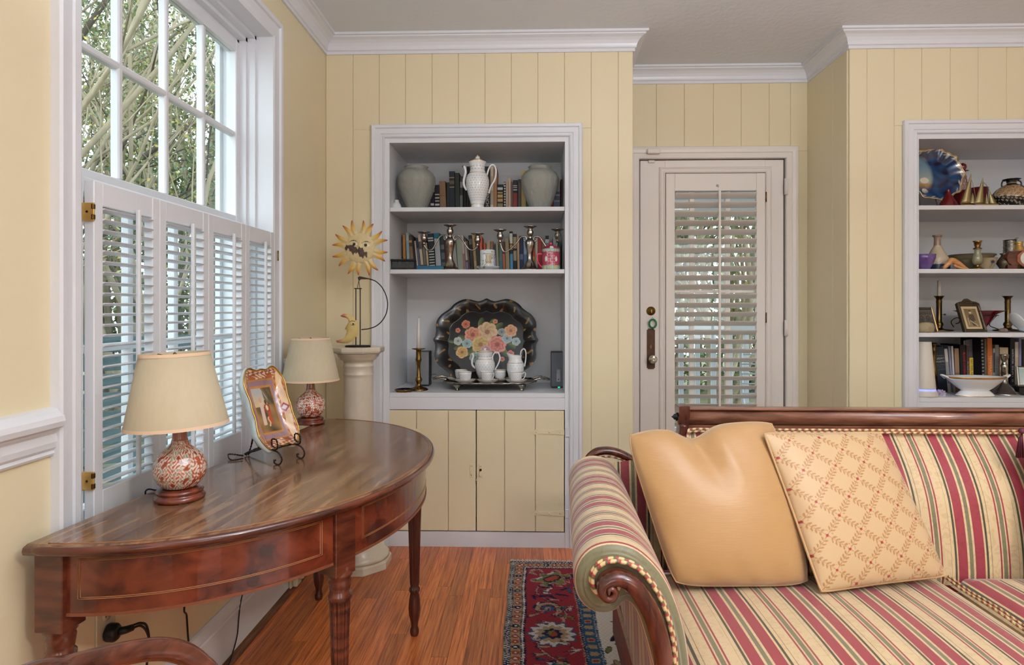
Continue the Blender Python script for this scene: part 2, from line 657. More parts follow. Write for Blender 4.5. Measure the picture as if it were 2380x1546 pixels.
for ya_, yb_ in ((WY0, 1.4622), (2.5138, WY1)):
    MB().box(XL - .05, XL - .009, ya_, yb_, WZ0, 1.50).build('hang_strip', TRIM, win)
for y, z, wdt in ((1.448, 1.411, 1), (1.448, .79, 1), (2.525, 1.395, 0), (2.525, .79, 0)):
    if wdt:
        hn = MB().box(XL - .008, XL + .020, y + .0085, y + .0135, z - .021, z + .021, .001).build('hinge', BRIGHTBRASS, win)
        for dz in (-.012, .012):
            MB().box(XL + .015, XL + .0205, y + .006, y + .015, z + dz - .006, z + dz + .006, .001).build('knuckle', mat('brass_dark', S(110, 82, 44), .4, 1), hn)
        MB().lathe([(.0028, 0), (.0028, .001)], 8).build('screw', BLACKM, hn, (XL + .004, y + .0085, z), (math.pi / 2, 0, 0))
    else:
        hn = MB().tube([(XL + .026, y, z - .02), (XL + .026, y, z + .02)], .003, 8).build('hinge', BRASS, win)

# ------------------------------------------------------------------ garden door in the recess
mapd = lambda x, z, h: (x, YR - h, z)
door = struct(MB().sweep([(dx0 - .008, 0), (dx0 - .008, dzt + .006), (dx1 + .008, dzt + .006), (dx1 + .008, 0)][::-1], [(0, 0), (0, .012), (.004, .017), (.030, .015), (.034, .020), (.050, .022), (.064, .020), (.068, .014), (.068, 0)], mapd).build('door_1', DOORW))
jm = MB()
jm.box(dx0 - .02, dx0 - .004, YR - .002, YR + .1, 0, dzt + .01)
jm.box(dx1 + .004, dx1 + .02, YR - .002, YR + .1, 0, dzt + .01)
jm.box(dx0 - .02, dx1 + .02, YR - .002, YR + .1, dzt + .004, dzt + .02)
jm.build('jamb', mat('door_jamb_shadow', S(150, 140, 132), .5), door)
yl = YR + .004                                     # face of the leaf
gx0, gx1 = wx(1546, YR), wx(1779, YR)
gz1 = wz(402, YR, 1660)
gz0 = .28
lf = MB()
lf.box(dx0, gx0, yl, yl + .042, .008, dzt, .002)
lf.box(gx1, dx1, yl, yl + .042, .008, dzt, .002)
lf.box(gx0, gx1, yl + .0004, yl + .0416, gz1, dzt)
lf.box(gx0, gx1, yl + .0004, yl + .0416, .008, gz0)
leaf = lf.build('leaf', DOORW, door)
MB().sweep([(gx0, gz0), (gx0, gz1), (gx1, gz1), (gx1, gz0)][::-1], [(0, -.002), (0, .006), (.005, .012), (.009, .012), (.012, .009), (.020, .009), (.024, .012), (.030, .010), (.034, .004), (.034, -.002)], lambda x, z, h: (x, yl - h, z), closed=True).build('moulding', DOORW, leaf)
pane_y = yl + .034
for k in range(3):
    xa, xb = gx0 + (gx1 - gx0) * k / 3, gx0 + (gx1 - gx0) * (k + 1) / 3
    for j in range(5):
        za, zb = gz0 + (gz1 - gz0) * j / 5, gz0 + (gz1 - gz0) * (j + 1) / 5
        MB().box(xa, xb, pane_y, pane_y + .003, za, zb).build('pane', GLASS, leaf)
for k in (1, 2):
    xm = (wx(1611, YR), wx(1695, YR))[k - 1]
    MB().box(xm - .014, xm + .014, pane_y - .010, pane_y + .012, gz0, gz1, .003).build('muntin', DOORW, leaf)
for j in range(1, 5):
    zm = gz0 + (gz1 - gz0) * j / 5
    MB().box(gx0, gx1, pane_y - .009, pane_y + .011, zm - .009, zm + .009, .003).build('muntin', DOORW, leaf)

sh = thing('door_shutter', 'white wide-louvered shutter covering the glass of the garden door', 'shutter', (gx0 + .003, yl, gz0 + .004))
w, hh = gx1 - gx0 - .006, gz1 - gz0 - .008
sl, srr = wx(1568, YR) - gx0 - .003, wx(1757, YR) - gx0 - .003
zt = wz(444, YR, 1660) - gz0 - .004
MB().box(0, sl, -.012, .014, 0, hh, .002).build('stile', DOORW, sh)
MB().box(srr, w, -.012, .014, 0, hh, .002).build('stile', DOORW, sh)
MB().box(sl, srr, -.011, .013, zt, hh, .002).build('rail', DOORW, sh)
MB().box(sl, srr, -.011, .013, 0, .11, .002).build('rail', DOORW, sh)
pr = [(.031 * math.cos(2 * math.pi * j / 12), .0048 * math.sin(2 * math.pi * j / 12)) for j in range(12)]
lm = MB().prism(pr, lambda u, v, d: (d, u, v), .001, srr - sl - .001).mesh('louver', DOORW)
z = zt - .026
while z > .14:
    obj('louver', lm, sh, (sl, .0, z), (math.radians(-27), 0, 0))
    z -= .0515
xr = wx(1668, YR) - gx0
MB().box(xr - .007, xr + .006, -.040, -.028, .13, zt + .004, .002).build('tilt_rod', DOORW, sh)
MB().tube([(xr - .012, -.014, zt + .024), (xr - .010, -.022, zt + .034), (xr - .004, -.022, zt + .034), (xr - .003, -.016, zt + .02)], .003, 6).build('rod_hook', DOORW, sh)
for pz in (460, 740):
    zc = wz(pz, YR, 1780) - gz0
    MB().tube([(w + .004, -.014, zc - .028), (w + .004, -.014, zc + .028)], .0035, 8).build('hinge', BRASS, sh)
for pz in (435, 762):
    zc = wz(pz, YR, 1825)
    hg = MB().tube([(dx1 + .006, YR - .022, zc - .045), (dx1 + .006, YR - .022, zc + .045)], .008, 10)
    hg.box(dx1 - .004, dx1 + .02, YR - .020, YR - .016, zc - .045, zc + .045)
    hg.build('door_hinge', DOORW, door)
# contact sensor
sn = thing('alarm_sensor', 'small white alarm contact at the top left of the garden door', 'sensor', (wx(1517, YR), YR - .022, wz(355, YR, 1517)))
MB().box(-.037, .037, -.024, 0, -.014, .014, .004).build('sensor_body', DOORW, sn)
MB().box(-.026, .012, .012, .026, -.058, -.044, .003).build('magnet', DOORW, sn)
# lock furniture
lx = wx(1513, YR)
dl = MB().lathe([(.0255, 0), (.0255, .004), (.0235, .008), (.017, .011), (.0165, .013), (0, .013)], 28).build('deadbolt', BRASS, door, (lx, yl, wz(723, YR, 1513)), (math.pi / 2, 0, 0))
MB().box(-.005, .005, -.011, .011, .012, .024, .002).build('thumb_turn', BRASS, dl)
BRONZE = mat('old_bronze_plate', S(92, 66, 50), .5, .7, var=(24, S(64, 44, 32), (1, 1, 1), .25))
pz0, pz1 = wz(858, YR, 1513), wz(764, YR, 1513)
pw = .0225
n = .006
poly = [(-pw + n, pz0), (pw - n, pz0), (pw - n, pz0 + n), (pw, pz0 + n), (pw, pz1 - n), (pw - n, pz1 - n), (pw - n, pz1), (-pw + n, pz1), (-pw + n, pz1 - n), (-pw, pz1 - n), (-pw, pz0 + n), (-pw + n, pz0 + n)]
pl = MB().prism(poly, lambda a, c, d: (lx + a, d, c), yl - .004, yl + .001).build('lock_plate', BRONZE, door)
ku = wz(806, YR, 1513)
MB().prism([(0, ku + .014), (.007, ku), (0, ku - .014), (-.007, ku)], lambda a, c, d: (lx + a, d, c), yl - .007, yl - .003).build('keyhole_cover', mat('worn_copper', S(128, 84, 58), .4, .8), pl)
kn = MB().lathe([(.011, 0), (.011, .010), (.008, .013), (.008, .022), (.018, .026), (.024, .036), (.024, .044), (.018, .052), (.008, .054), (0, .052)], 12, smooth=False).build('knob', mat('cut_glass_knob', S(206, 200, 176), .08, .1, .8, .5, var=(60, S(120, 112, 90), (1, 1, 1), .1)), door, (lx + .004, yl - .004, wz(834, YR, 1515)), (math.pi / 2, 0, 0))
kr = thing('key_ring', 'green plastic key ring hanging below the brass deadbolt', 'key ring', (wx(1516, YR), yl - .018, wz(752, YR, 1516)))
MB().tube([(.0195 * math.cos(a), .002 * math.sin(a * 2), .0235 * math.sin(a)) for a in [2 * math.pi * k / 24 for k in range(24)]], .0052, 8, True).build('ring', mat('green_plastic', S(22, 112, 72), .35), kr)
MB().tube([(0, 0, .022), (.003, -.002, .030), (0, 0, .036), (-.004, .002, .034)], .0012, 6).build('wire_hook', SILVER, kr)
# ------------------------------------------------------------------ built-in bookcases
def bookcase(O, Cs, label, shelf_z, counter, doors, name='built_in_bookcase'):
    t = thing(name, label, 'bookcase', ((O[0] + O[1]) / 2, YB, 0), group='built-in bookcases')
    ox = (O[0] + O[1]) / 2
    x0, x1 = O[0] - ox, O[1] - ox
    c0, c1 = Cs[0] - ox, Cs[1] - ox
    dp = 0.455
    MB().sweep([(c0 + .064, 0), (c0 + .064, ZCAS - .064), (c1 - .064, ZCAS - .064), (c1 - .064, 0)][::-1], [(0, -.01), (0, .014), (.004, .018), (.010, .013), (.016, .013), (.020, .018), (.044, .018), (.048, .024), (.060, .026), (.064, .022), (.064, -.01)], lambda x, z, h: (x, -h, z)).build('casing', TRIM, t)
    fr = MB()
    fr.box(c0 + .062, x0, -.006, .02, 0, ZCAS - .062)
    fr.box(x1, c1 - .062, -.006, .02, 0, ZCAS - .062)
    fr.box(x0, x1, -.0058, .02, ZO, ZCAS - .062)
    fr.build('face_frame', TRIM, t)
    MB().box(x0 - .018, x0, .02, dp, 0, ZO + .02).build('side_panel', SHELFW, t)
    MB().box(x1, x1 + .018, .02, dp, 0, ZO + .02).build('side_panel', SHELFW, t)
    MB().box(x0, x1, .02, dp, ZO, ZO + .02).build('top_panel', SHELFW, t)
    MB().box(x0 - .018, x1 + .018, dp, dp + .012, 0, ZO + .02).build('back_panel', SHELFW, t)
    for z in shelf_z:
        MB().box(x0 + .0006, x1 - .0006, .002, dp, z - .021, z, .0015).build('shelf', SHELFW, t)
    MB().box(x0, x1, .0, dp, counter - .022, counter, .001).build('counter', SHELFW, t)
    MB().box(x0 + .0004, x1 - .0004, -.004, .016, .683, counter - .0225).build('apron', TRIM, t)
    MB().box(x0 + .0004, x1 - .0004, -.004, .016, 0, .076).build('plinth', TRIM, t)
    if doors:
        sets = doors
    else:
        sets = [[x0 + .002 + (x1 - x0 - .004) * k / 6 for k in range(4)], [x0 + .002 + (x1 - x0 - .004) * k / 6 for k in range(3, 7)]]
    for k, ss in enumerate(sets):
        dr = MB().box(ss[0] + .002, ss[-1] - .002, .004, .014, .081, .679).build('cabinet_door', GV, t)
        for a, c in zip(ss[:-1], ss[1:]):
            MB().box(a + .0012, c - .0012, -.005, .004, .081, .679, .0022).build('plank', WALL, dr)
        sg = 1 if k else -1
        xe = ss[-1] if k else ss[0]
        for z in (wz(1004, YB), wz(1192, YB)):
            L = .166
            hg = MB()
            pts = [(0, .013), (-.125, .007), (-.128, .013), (-.135, .016), (-L + .012, .007), (-L, 0), (-L + .012, -.007), (-.135, -.016), (-.128, -.013), (-.125, -.007), (0, -.013)]
            hg.prism([(xe + sg * a, z + q) for a, q in pts][::sg], lambda u, v, d: (u, d, v), -.0085, -.005)
            ho = hg.build('strap_hinge', WALL, dr)
            MB().box(min(xe + sg * .003, xe + sg * .025), max(xe + sg * .003, xe + sg * .025), -.012, -.006, z - .022, z + .022, .001).build('hinge_plate', TRIM, ho)
            for q in (-.022, -.075, -.138):
                MB().lathe([(.0045, 0), (.0035, .0018), (0, .002)], 10).build('screw', WALL, ho, (xe + sg * q, -.0085, z), (math.pi / 2, 0, 0))
        xm = ss[0] + .022 if k else ss[-1] - .022
        zl = wz(1094, YB)
        lt = MB().box(xm - .009, xm + .009, -.0085, -.005, zl - .034, zl + .034, .003).build('latch_plate', WALL, dr)
        MB().lathe([(.0045, 0), (.003, .003), (0, .0035)], 10).build('screw', WALL, lt, (xm, -.0085, zl + .024), (math.pi / 2, 0, 0))
        if k:
            MB().lathe([(.006, 0), (.006, .004), (.003, .005), (0, .005)], 12).build('rivet', BLACKM, lt, (xm - .001, -.0085, zl + .004), (math.pi / 2, 0, 0))
            MB().tube([(xm - .002, -.011, zl - .004), (xm - .007, -.014, zl - .020), (xm - .002, -.011, zl - .028)], .0028, 6).build('hook', WALL, lt)
            MB().tube([(xm - .010, -.012, zl - .030), (xm - .022, -.012, zl - .047), (xm - .018, -.010, zl - .052)], .003, 6, flat=1.5).build('catch', WALL, lt)
        else:
            MB().tube([(xm, -.0085, zl - .004), (xm - .003, -.014, zl - .012), (xm, -.0085, zl - .026)], .002, 6).build('staple', WALL, lt)
    return t


ocl = (LO[0] + LO[1]) / 2
dl_ = [[wx(p, YB) - ocl for p in (904, 968, 1042, 1106.5)], [wx(p, YB) - ocl for p in (1107.5, 1172.6, 1244, 1311.5)]]
SZ = (1.690, 1.380)
LCNT, RCNT = 0.766, 0.752
bookcase(LO, LC, 'white built-in bookcase left of the door with plank cabinet doors below', SZ, LCNT, dl_)
bookcase(RO, RC, 'white built-in bookcase right of the door, behind the sofa', (1.688, 1.378, 1.067), RCNT, None)
# ------------------------------------------------------------------ half-moon table
MAH = wood_mat('mahogany', S(58, 26, 18), S(86, 40, 26), S(110, 56, 38), 0.24, .45, 4, (2, 2, 9), .5, .01)
MAHF = wood_mat('flame_mahogany', S(54, 20, 12), S(98, 40, 24), S(126, 58, 36), 0.22, .5, 4.5, (3, 3, 4), .5, .01)
MAHT = wood_mat('faded_mahogany_top', S(80, 48, 33), S(118, 82, 57), S(152, 116, 83), 0.20, .35, 4.5, (9, .7, 4), .5, .015)
MAHD = wood_mat('dark_mahogany', S(44, 20, 14), S(70, 30, 20), S(92, 44, 28), 0.3, .4, 6, (8, 8, 1))
INLAY = mat('boxwood_inlay', S(150, 96, 56), .35)
TZ = 0.725
ta = Vector((-0.992, 1.232))
tb_ = Vector((-0.852, 2.690))
tc_ = (ta + tb_) / 2
tdir = (tb_ - ta).normalized()
tout = Vector((tdir.y, -tdir.x))                    # from the wall into the room
thl = (tb_ - ta).length / 2                         # half length
tdep = 0.608
trz = math.atan2(tdir.y, tdir.x) - math.pi / 2      # local y along the wall, local x into the room
tbl = thing('demilune_table', 'mahogany half-moon side table with inlaid apron under the shuttered window', 'table', (tc_.x, tc_.y, 0), trz)


def arc(f, inset=0.0, n=48, back=0.0):
    """points of the half-moon edge in local coordinates, f from -1 (near) to 1 (far)"""
    out = []
    for i in range(n + 1):
        a = -math.pi / 2 + math.pi * i / n
        out.append(((tdep - inset) * max(0, math.cos(a)) ** 0.92 + back, (thl - inset) * math.sin(a)))
    return out


def slab(prof, nm, m, back=0.0):
    q = MB()
    rings = [arc(1, ins, 48, back) for ins, z in prof]
    n = len(rings[0])
    vs = [(x, y, z) for (ins, z), r in zip(prof, rings) for x, y in r]
    fs = []
    for j in range(len(prof) - 1):
        for i in range(n):
            k = (i + 1) % n
            fs.append((j * n + i, j * n + k, (j + 1) * n + k, (j + 1) * n + i))
    q.add(vs, fs, True)
    base = len(prof) - 1
    q.f += [tuple(range(n - 1, -1, -1)), tuple(base * n + i for i in range(n))]
    q.sm += [False, False]
    return q.build(nm, m, tbl)


slab([(.010, TZ - .024), (.003, TZ - .020), (0, TZ - .012), (.003, TZ - .004), (.010, TZ)], 'tabletop', MAHT)
# stringing line let into the top and the darker edge moulding
e = arc(1, .016, 60)
MB().tube([(x, y, TZ + .0002) for x, y in e[1:-1]], .0012, 4, flat=.5).build('inlay_line', INLAY, tbl)
MB().tube([(x, y, TZ - .012) for x, y in arc(1, .004, 60)], .0095, 8, flat=.75).build('edge_moulding', MAH, tbl)
AZ0, AZ1 = TZ - .142, TZ - .022


def ell(a, inset):
    return ((tdep - inset) * max(0, math.cos(a)) ** 0.92, (thl - inset) * math.sin(a))


legA = [-math.radians(88), -math.radians(31), math.radians(37), math.radians(86)]
for k in range(3):
    a0, a1 = legA[k] + .04, legA[k + 1] - .04
    n = 24
    q = MB()
    for off0, off1, z0, z1 in ((.026, .046, AZ0, AZ1),):
        o_ = [ell(a0 + (a1 - a0) * i / n, off0) for i in range(n + 1)]
        i_ = [ell(a0 + (a1 - a0) * i / n, off1) for i in range(n + 1)]
        poly = o_ + i_[::-1]
        q.prism(poly, lambda u, v, d: (u, v, d), z0, z1)
    ap = q.build('apron_panel', MAHF, tbl)
    for ins, zz0, zz1 in ((.03, AZ0 + .028, AZ1 - .012), (.034, AZ0 + .031, AZ1 - .015)):
        c0, c1 = a0 + ins * 1.9, a1 - ins * 1.9
        pt = [(*ell(c0 + (c1 - c0) * i / n, .0258), zz0) for i in range(n + 1)] + [(*ell(c1 - (c1 - c0) * i / n, .0258), zz1) for i in range(n + 1)]
        MB().tube(pt, .0011, 4, True).build('inlay_line', INLAY, ap)
    bd = MB()
    o_ = [ell(a0 + (a1 - a0) * i / n, .0235) for i in range(n + 1)]
    i_ = [ell(a0 + (a1 - a0) * i / n, .046) for i in range(n + 1)]
    bd.prism(o_ + i_[::-1], lambda u, v, d: (u, v, d), AZ0 - .006, AZ0)
    bd.build('apron_bead', mat('apron_bead_wood', S(120, 66, 42), .4), tbl)
MB().box(.004, .022, -thl + .11, thl - .11, AZ0, AZ1).build('back_rail', MAHD, tbl)


def fluted(n=12, d=.17):
    return lambda a, z: 1 - d * max(0, math.cos(a * n)) if AZ0 - .45 < z < AZ0 - .098 else 1


legprof = [(.0, 0), (.013, 0), (.016, .01), (.016, .022), (.012, .034), (.013, .045), (.020, .075), (.022, .10), (.020, .13), (.015, .155), (.019, .162), (.019, .172), (.014, .178),
           (.017, .19), (.0225, .40), (.0255, AZ0 - .105), (.029, AZ0 - .098), (.029, AZ0 - .088), (.024, AZ0 - .082), (.026, AZ0 - .07), (.028, AZ0 - .055), (.026, AZ0 - .048), (.031, AZ0 - .042), (.031, AZ0 - .036), (.026, AZ0 - .03), (.026, AZ0 - .02)]
for k, a in enumerate(legA):
    x, y = ell(a, .040)
    if k == 3:
        x, y = -.030, thl - .085
    if k == 0:
        x, y = .012, -thl + .048
    lg = MB().lathe(legprof, 72, rf=fluted()).build('leg', MAHD if k > 1 else MAH, tbl, (x + (.026 if k in (0, 3) else 0), y, 0))
    ang = math.atan2(y / thl ** 2, x / tdep ** 2) if k in (1, 2) else 0
    q = MB().box(-.031, .031, -.031, .031, AZ0 - .038, AZ1 + .0005, .002)
    bo = q.build('leg_block', MAH, tbl, (x + (.026 if k in (0, 3) else 0) - (.006 if k in (1, 2) else 0), y, 0), (0, 0, ang))

# ------------------------------------------------------------------ pair of lamps
def vase_col(a, z, r, seed=0):
    """red and white figured glaze"""
    u, v = a * 3.2 + seed, z * 62
    s1 = math.sin(u * 2.3 + 1.7 * math.sin(v * 1.3)) * math.sin(v * 1.9 + 1.4 * math.sin(u * 1.9))
    s2 = math.sin(u * 7.1 + 2.2 * math.sin(v * 2.9 + u)) * math.sin(v * 5.3 + 2.0 * math.sin(u * 5.1))
    white, red, grey, dark = S(226, 208, 192), S(170, 74, 42), S(150, 142, 118), S(140, 58, 36)
    side = math.sin(a + seed) > -.2
    c = red if s2 > -.08 else white
    if not side:
        c = grey if s2 > .15 else (white if s2 > -.35 else red)
    if s1 > .72:
        c = dark
    if z < .032:
        c = S(210, 190, 176) if math.sin(a * 5) < .8 else S(160, 66, 40)
    return c


GLAZE = attr_mat('figured_glaze', .16, .6, .5)
SHADE = mat('linen_shade', S(196, 180, 150), .8, sss=.0, var=(90, S(190, 172, 142), (1, 1, .3), .3))
SHADET = mat('linen_shade_trim', S(224, 190, 158), .8)
LINING = mat('shade_lining', S(236, 228, 214), .8)
ROSEW = wood_mat('rosewood_base', S(58, 22, 14), S(96, 38, 22), S(128, 58, 34), .25, .4, 6, (3, 3, 6))


def lamp(label, px, py, sc, seed, tilt):
    d = (H - TZ) * 1500 / (py - 715)
    y = d / (_c + (px - 1190) / 1500 * _s) * 1.0
    y = (H - TZ) / ((py - 715) / 1500) * (_c + (px - 1190) / 1500 * _s)
    t = thing('table_lamp', label, 'lamp', (wx(px, y), y, TZ + .0002), group='pair of table lamps', sc=sc)
    bs = MB()
    bs.lathe([(.050, 0), (.058, .002), (.060, .008), (.056, .014), (.051, .016), (.054, .020), (.056, .024), (.050, .029), (.044, .031), (0, .031)], 40)
    bo = bs.build('wooden_base', ROSEW, t)
    for k in range(5):
        a = k * 2 * math.pi / 5 + .3
        MB().box(-.004, .004, -.010, .010, 0, .006, .002).build('scroll_foot', MAHD, bo, (.054 * math.cos(a), .054 * math.sin(a), .0), (0, 0, a))
    vp = [(.030, .0315), (.040, .034), (.052, .046), (.060, .062), (.0625, .080), (.060, .096), (.052, .112), (.040, .124), (.028, .133), (.021, .142), (.0175, .155), (.0165, .172), (.0170, .182), (.0185, .186)]
    prof = []
    for (r0, z0), (r1, z1) in zip(vp[:-1], vp[1:]):
        for k in range(8):
            prof.append((r0 + (r1 - r0) * k / 8, z0 + (z1 - z0) * k / 8))
    prof.append(vp[-1])
    MB().lathe(prof, 230, colf=lambda a, z, r: (S(160, 92, 66) if z > .150 else vase_col(a, z, r, seed))).build('vase_body', GLAZE, t)
    nk = MB().lathe([(.019, .186), (.019, .190), (.010, .191), (.010, .206)], 24).build('neck_fitting', BLACKM, t)
    sh = MB()
    z0, z1, r0, r1 = .186, .370, .121, .081
    sh.lathe([(r0, z0), (r1, z1), (r1 - .0015, z1), (r0 - .0015, z0), (r0, z0)], 64, caps=False)
    so = sh.build('shade', SHADE, t, (0, 0, 0), (0, tilt, 0))
    for rr, za, zb in ((r0, z0, z0 + .008), (r1 + .0018, z1 - .008, z1)):
        MB().lathe([(rr + .0006, za), (rr + .0006 - (r0 - r1) / (z1 - z0) * .008, zb)], 64, caps=False).build('trim_band', SHADET, so)
    sp = MB()
    for k in range(3):
        a = k * 2 * math.pi / 3 + .5
        sp.tube([(0, 0, z1 - .012), ((r1 - .001) * math.cos(a), (r1 - .001) * math.sin(a), z1 - .004)], .0012, 5)
    sp.tube([(0, 0, .2), (0, 0, z1 - .008)], .003, 6)
    sp.lathe([(.004, z1 - .012), (.006, z1 - .006), (.003, z1), (0, z1 + .002)], 10)
    sp.build('harp', BRASS, t, (0, 0, 0), (0, tilt, 0))
    return t


lampA = lamp('larger-looking table lamp nearest the camera, red figured vase and cream shade', 418, 1160, .96, 0.4, -.035)
lampB = lamp('smaller-looking table lamp at the far end of the table beside the column', 722, 985, .93, 2.6, 0)
cd = MB().tube(smooth_path([(-.885, 1.56, TZ + .004), (-.915, 1.585, TZ + .003), (-.945, 1.60, TZ + .004), (-.972, 1.605, TZ + .003), (-.978, 1.61, TZ - .03), (-.985, 1.62, TZ - .2), (-1.0, 1.62, .42)], 6), .0022, 6)
tag(cd.build('lamp_cord', CORDM), 'thin black cord running from the near lamp over the table edge', 'cord')

# ------------------------------------------------------------------ painted dish on a wire easel
dn = Vector((.90, -.43, 0)).normalized()
al = math.radians(23)
dN = (dn * math.cos(al) + Vector((0, 0, math.sin(al)))).normalized()      # faces the room
dL = (-dn * math.sin(al) + Vector((0, 0, math.cos(al)))).normalized()     # up along the dish
dW = dL.cross(dN).normalized()                                           # across
dcy = 1.955
dc = Vector((wx(632, dcy), dcy, wz(946, dcy, 632)))
M4 = Matrix(((dW.x, dL.x, dN.x, dc.x), (dW.y, dL.y, dN.y, dc.y), (dW.z, dL.z, dN.z, dc.z), (0, 0, 0, 1)))
dhw, dhl = .076, .126


def dish_edge(a):
    ca, sa = math.cos(a), math.sin(a)
    p = 4.2
    r = (abs(ca) ** p + abs(sa) ** p) ** (-1 / p)
    r *= 1 + .045 * math.cos(4 * a + math.pi) + .022 * math.cos(12 * a)
    return r * ca * dhw, r * sa * dhl


def dish_depth(t):
    return -.026 * (1 - max(0, (t - .52) / .48) ** 1.6) if t > .52 else -.026


def dish_paint(x, y, t):
    """allegorical-style panel reduced to soft coloured patches, lilac frame and gilt rim"""
    ax, ay = abs(x) / dhw, abs(y) / dhl
    m = max(ax / .52, ay / .60)
    gold, lilac, brown, pink = S(176, 118, 52), S(128, 112, 142), S(132, 70, 44), S(206, 168, 138)
    if m < .93:
        u, v = x / (dhw * .52), y / (dhl * .60)
        c = lerp(S(74, 58, 38), S(150, 112, 66), min(1, max(0, .5 + .35 * math.sin(u * 4 + v * 3) + .2 * math.sin(v * 9 + u * 2))))
        if v > .15 and u < .1 + .3 * math.sin(v * 4):
            c = lerp(S(168, 164, 160), S(206, 176, 124), max(0, min(1, (.75 - v) * 1.6)))
        if v > .2 and u > .05:
            c = lerp(c, S(66, 62, 38), .6 + .3 * math.sin(u * 14 + v * 11))
        if abs(u + .36 - .12 * v) < .16 and -.62 < v < .34:
            c = S(206, 176, 160)
        if (u + .34) ** 2 + (v - .42) ** 2 < .012:
            c = S(206, 150, 118)
        if abs(u - .14) < .24 and -.1 < v < .22:
            c = S(150, 56, 40)
        if (u - .12) ** 2 + (v - .08) ** 2 < .014:
            c = S(218, 196, 150)
        if (u - .1) ** 2 + (v - .32) ** 2 < .010:
            c = S(70, 44, 32)
        if abs(u - .2) < .14 and -.62 < v < -.1:
            c = S(168, 66, 42)
        if abs(u + .0 - .05 * math.sin(v * 20)) < .07 and -.7 < v < -.3:
            c = S(206, 160, 120)
        return c
    if m < 1.02:
        return gold
    if m < 1.22:
        return lerp(lilac, S(150, 104, 84), .5 + .5 * math.sin(x * 900) * math.sin(y * 900))
    if m < 1.28:
        return gold
    if t > .97:
        return S(198, 148, 76)
    if ay / .60 > ax / .52:
        k = math.sin(x * 240 + 2 * math.sin(y * 300)) * math.sin(y * 420 + x * 150)
        if t > .8 and k > .1:
            return S(216, 184, 160)
        return lerp(brown, S(160, 84, 52), .5 + .5 * math.sin(y * 260))
    # side panels: cream with gilt scrolls and one magenta lozenge
    if x > 0 and abs(abs(x) / dhw - .80) / .16 + abs(y + .004) / .016 < 1:
        q = abs(abs(x) / dhw - .80) / .09 + abs(y + .004) / .009
        return S(210, 200, 190) if q < 1 else S(150, 40, 78)
    k = math.sin(y * 330 + 3 * math.sin(x * 500))
    if .93 < ax < .985 or (m < 1.42):
        return S(156, 66, 52) if k > .1 else gold
    return lerp(pink, S(226, 196, 150), .5 + .4 * math.sin(y * 90 + x * 200))


NA, NT = 280, 110
q = MB()
vs, cs = [], []
for j in range(NT + 1):
    t = j / NT
    for i in range(NA):
        a = 2 * math.pi * i / NA
        ex, ey = dish_edge(a)
        vs.append((ex * t, ey * t, dish_depth(t)))
        cs.append(dish_paint(ex * t, ey * t, t))
fs = [(j * NA + i, j * NA + (i + 1) % NA, (j + 1) * NA + (i + 1) % NA, (j + 1) * NA + i) for j in range(NT) for i in range(NA)]
q.add(vs, fs, True, cs)
dish = thing('painted_dish', 'gilt and lilac painted porcelain dish propped up between the two lamps', 'dish')
dish.matrix_world = M4
q.build('painted_face', attr_mat('dish_enamel', .18, .6, .5), dish)
q = MB()
vs = []
PBACK = mat('pearl_glaze', S(222, 232, 232), .15, 0, .6, .4, bump=(40, .3))
prof = [(1.0, 0), (1.04, -.006), (1.02, -.018), (.92, -.036), (.72, -.050), (.5, -.052), (0.001, -.052)]
for f, z in prof:
    for i in range(NA):
        a = 2 * math.pi * i / NA
        ex, ey = dish_edge(a)
        rib = 1 + .012 * math.sin(26 * a) * (1 if .6 < f < 1.0 else 0)
        vs.append((ex * f * rib, ey * f * rib, z))
fs = [(j * NA + i, (j + 1) * NA + i, (j + 1) * NA + (i + 1) % NA, j * NA + (i + 1) % NA) for j in range(len(prof) - 1) for i in range(NA)]
q.add(vs, fs, True)
q.build('back', PBACK, dish)
MB().tube([(*dish_edge(2 * math.pi * i / NA), .0006) for i in range(NA)], .0022, 6, True).build('gilt_rim', GOLD, dish)

ez = thing('wire_easel', 'twisted black wire easel holding the painted dish', 'easel', (dc.x, dc.y, TZ))
WIRE = mat('twisted_wire', S(56, 46, 40), .35, .9)


def twist(pts, r=.0021, n=8, nm='wire'):
    P = smooth_path(pts, n)
    q = MB()
    for ph in (0, math.pi):
        out = []
        L = 0
        for i, p in enumerate(P):
            if i:
                L += (P[i] - P[i - 1]).length
            tdir_ = (P[min(i + 1, len(P) - 1)] - P[max(i - 1, 0)]).normalized()
            up = Vector((0, 0, 1)) if abs(tdir_.z) < .9 else Vector((1, 0, 0))
            n1 = tdir_.cross(up).normalized()
            n2 = tdir_.cross(n1)
            out.append(p + (n1 * math.cos(L * 420 + ph) + n2 * math.sin(L * 420 + ph)) * r * .8)
        q.tube(out, r * .75, 5)
    return q.build(nm, WIRE, ez)


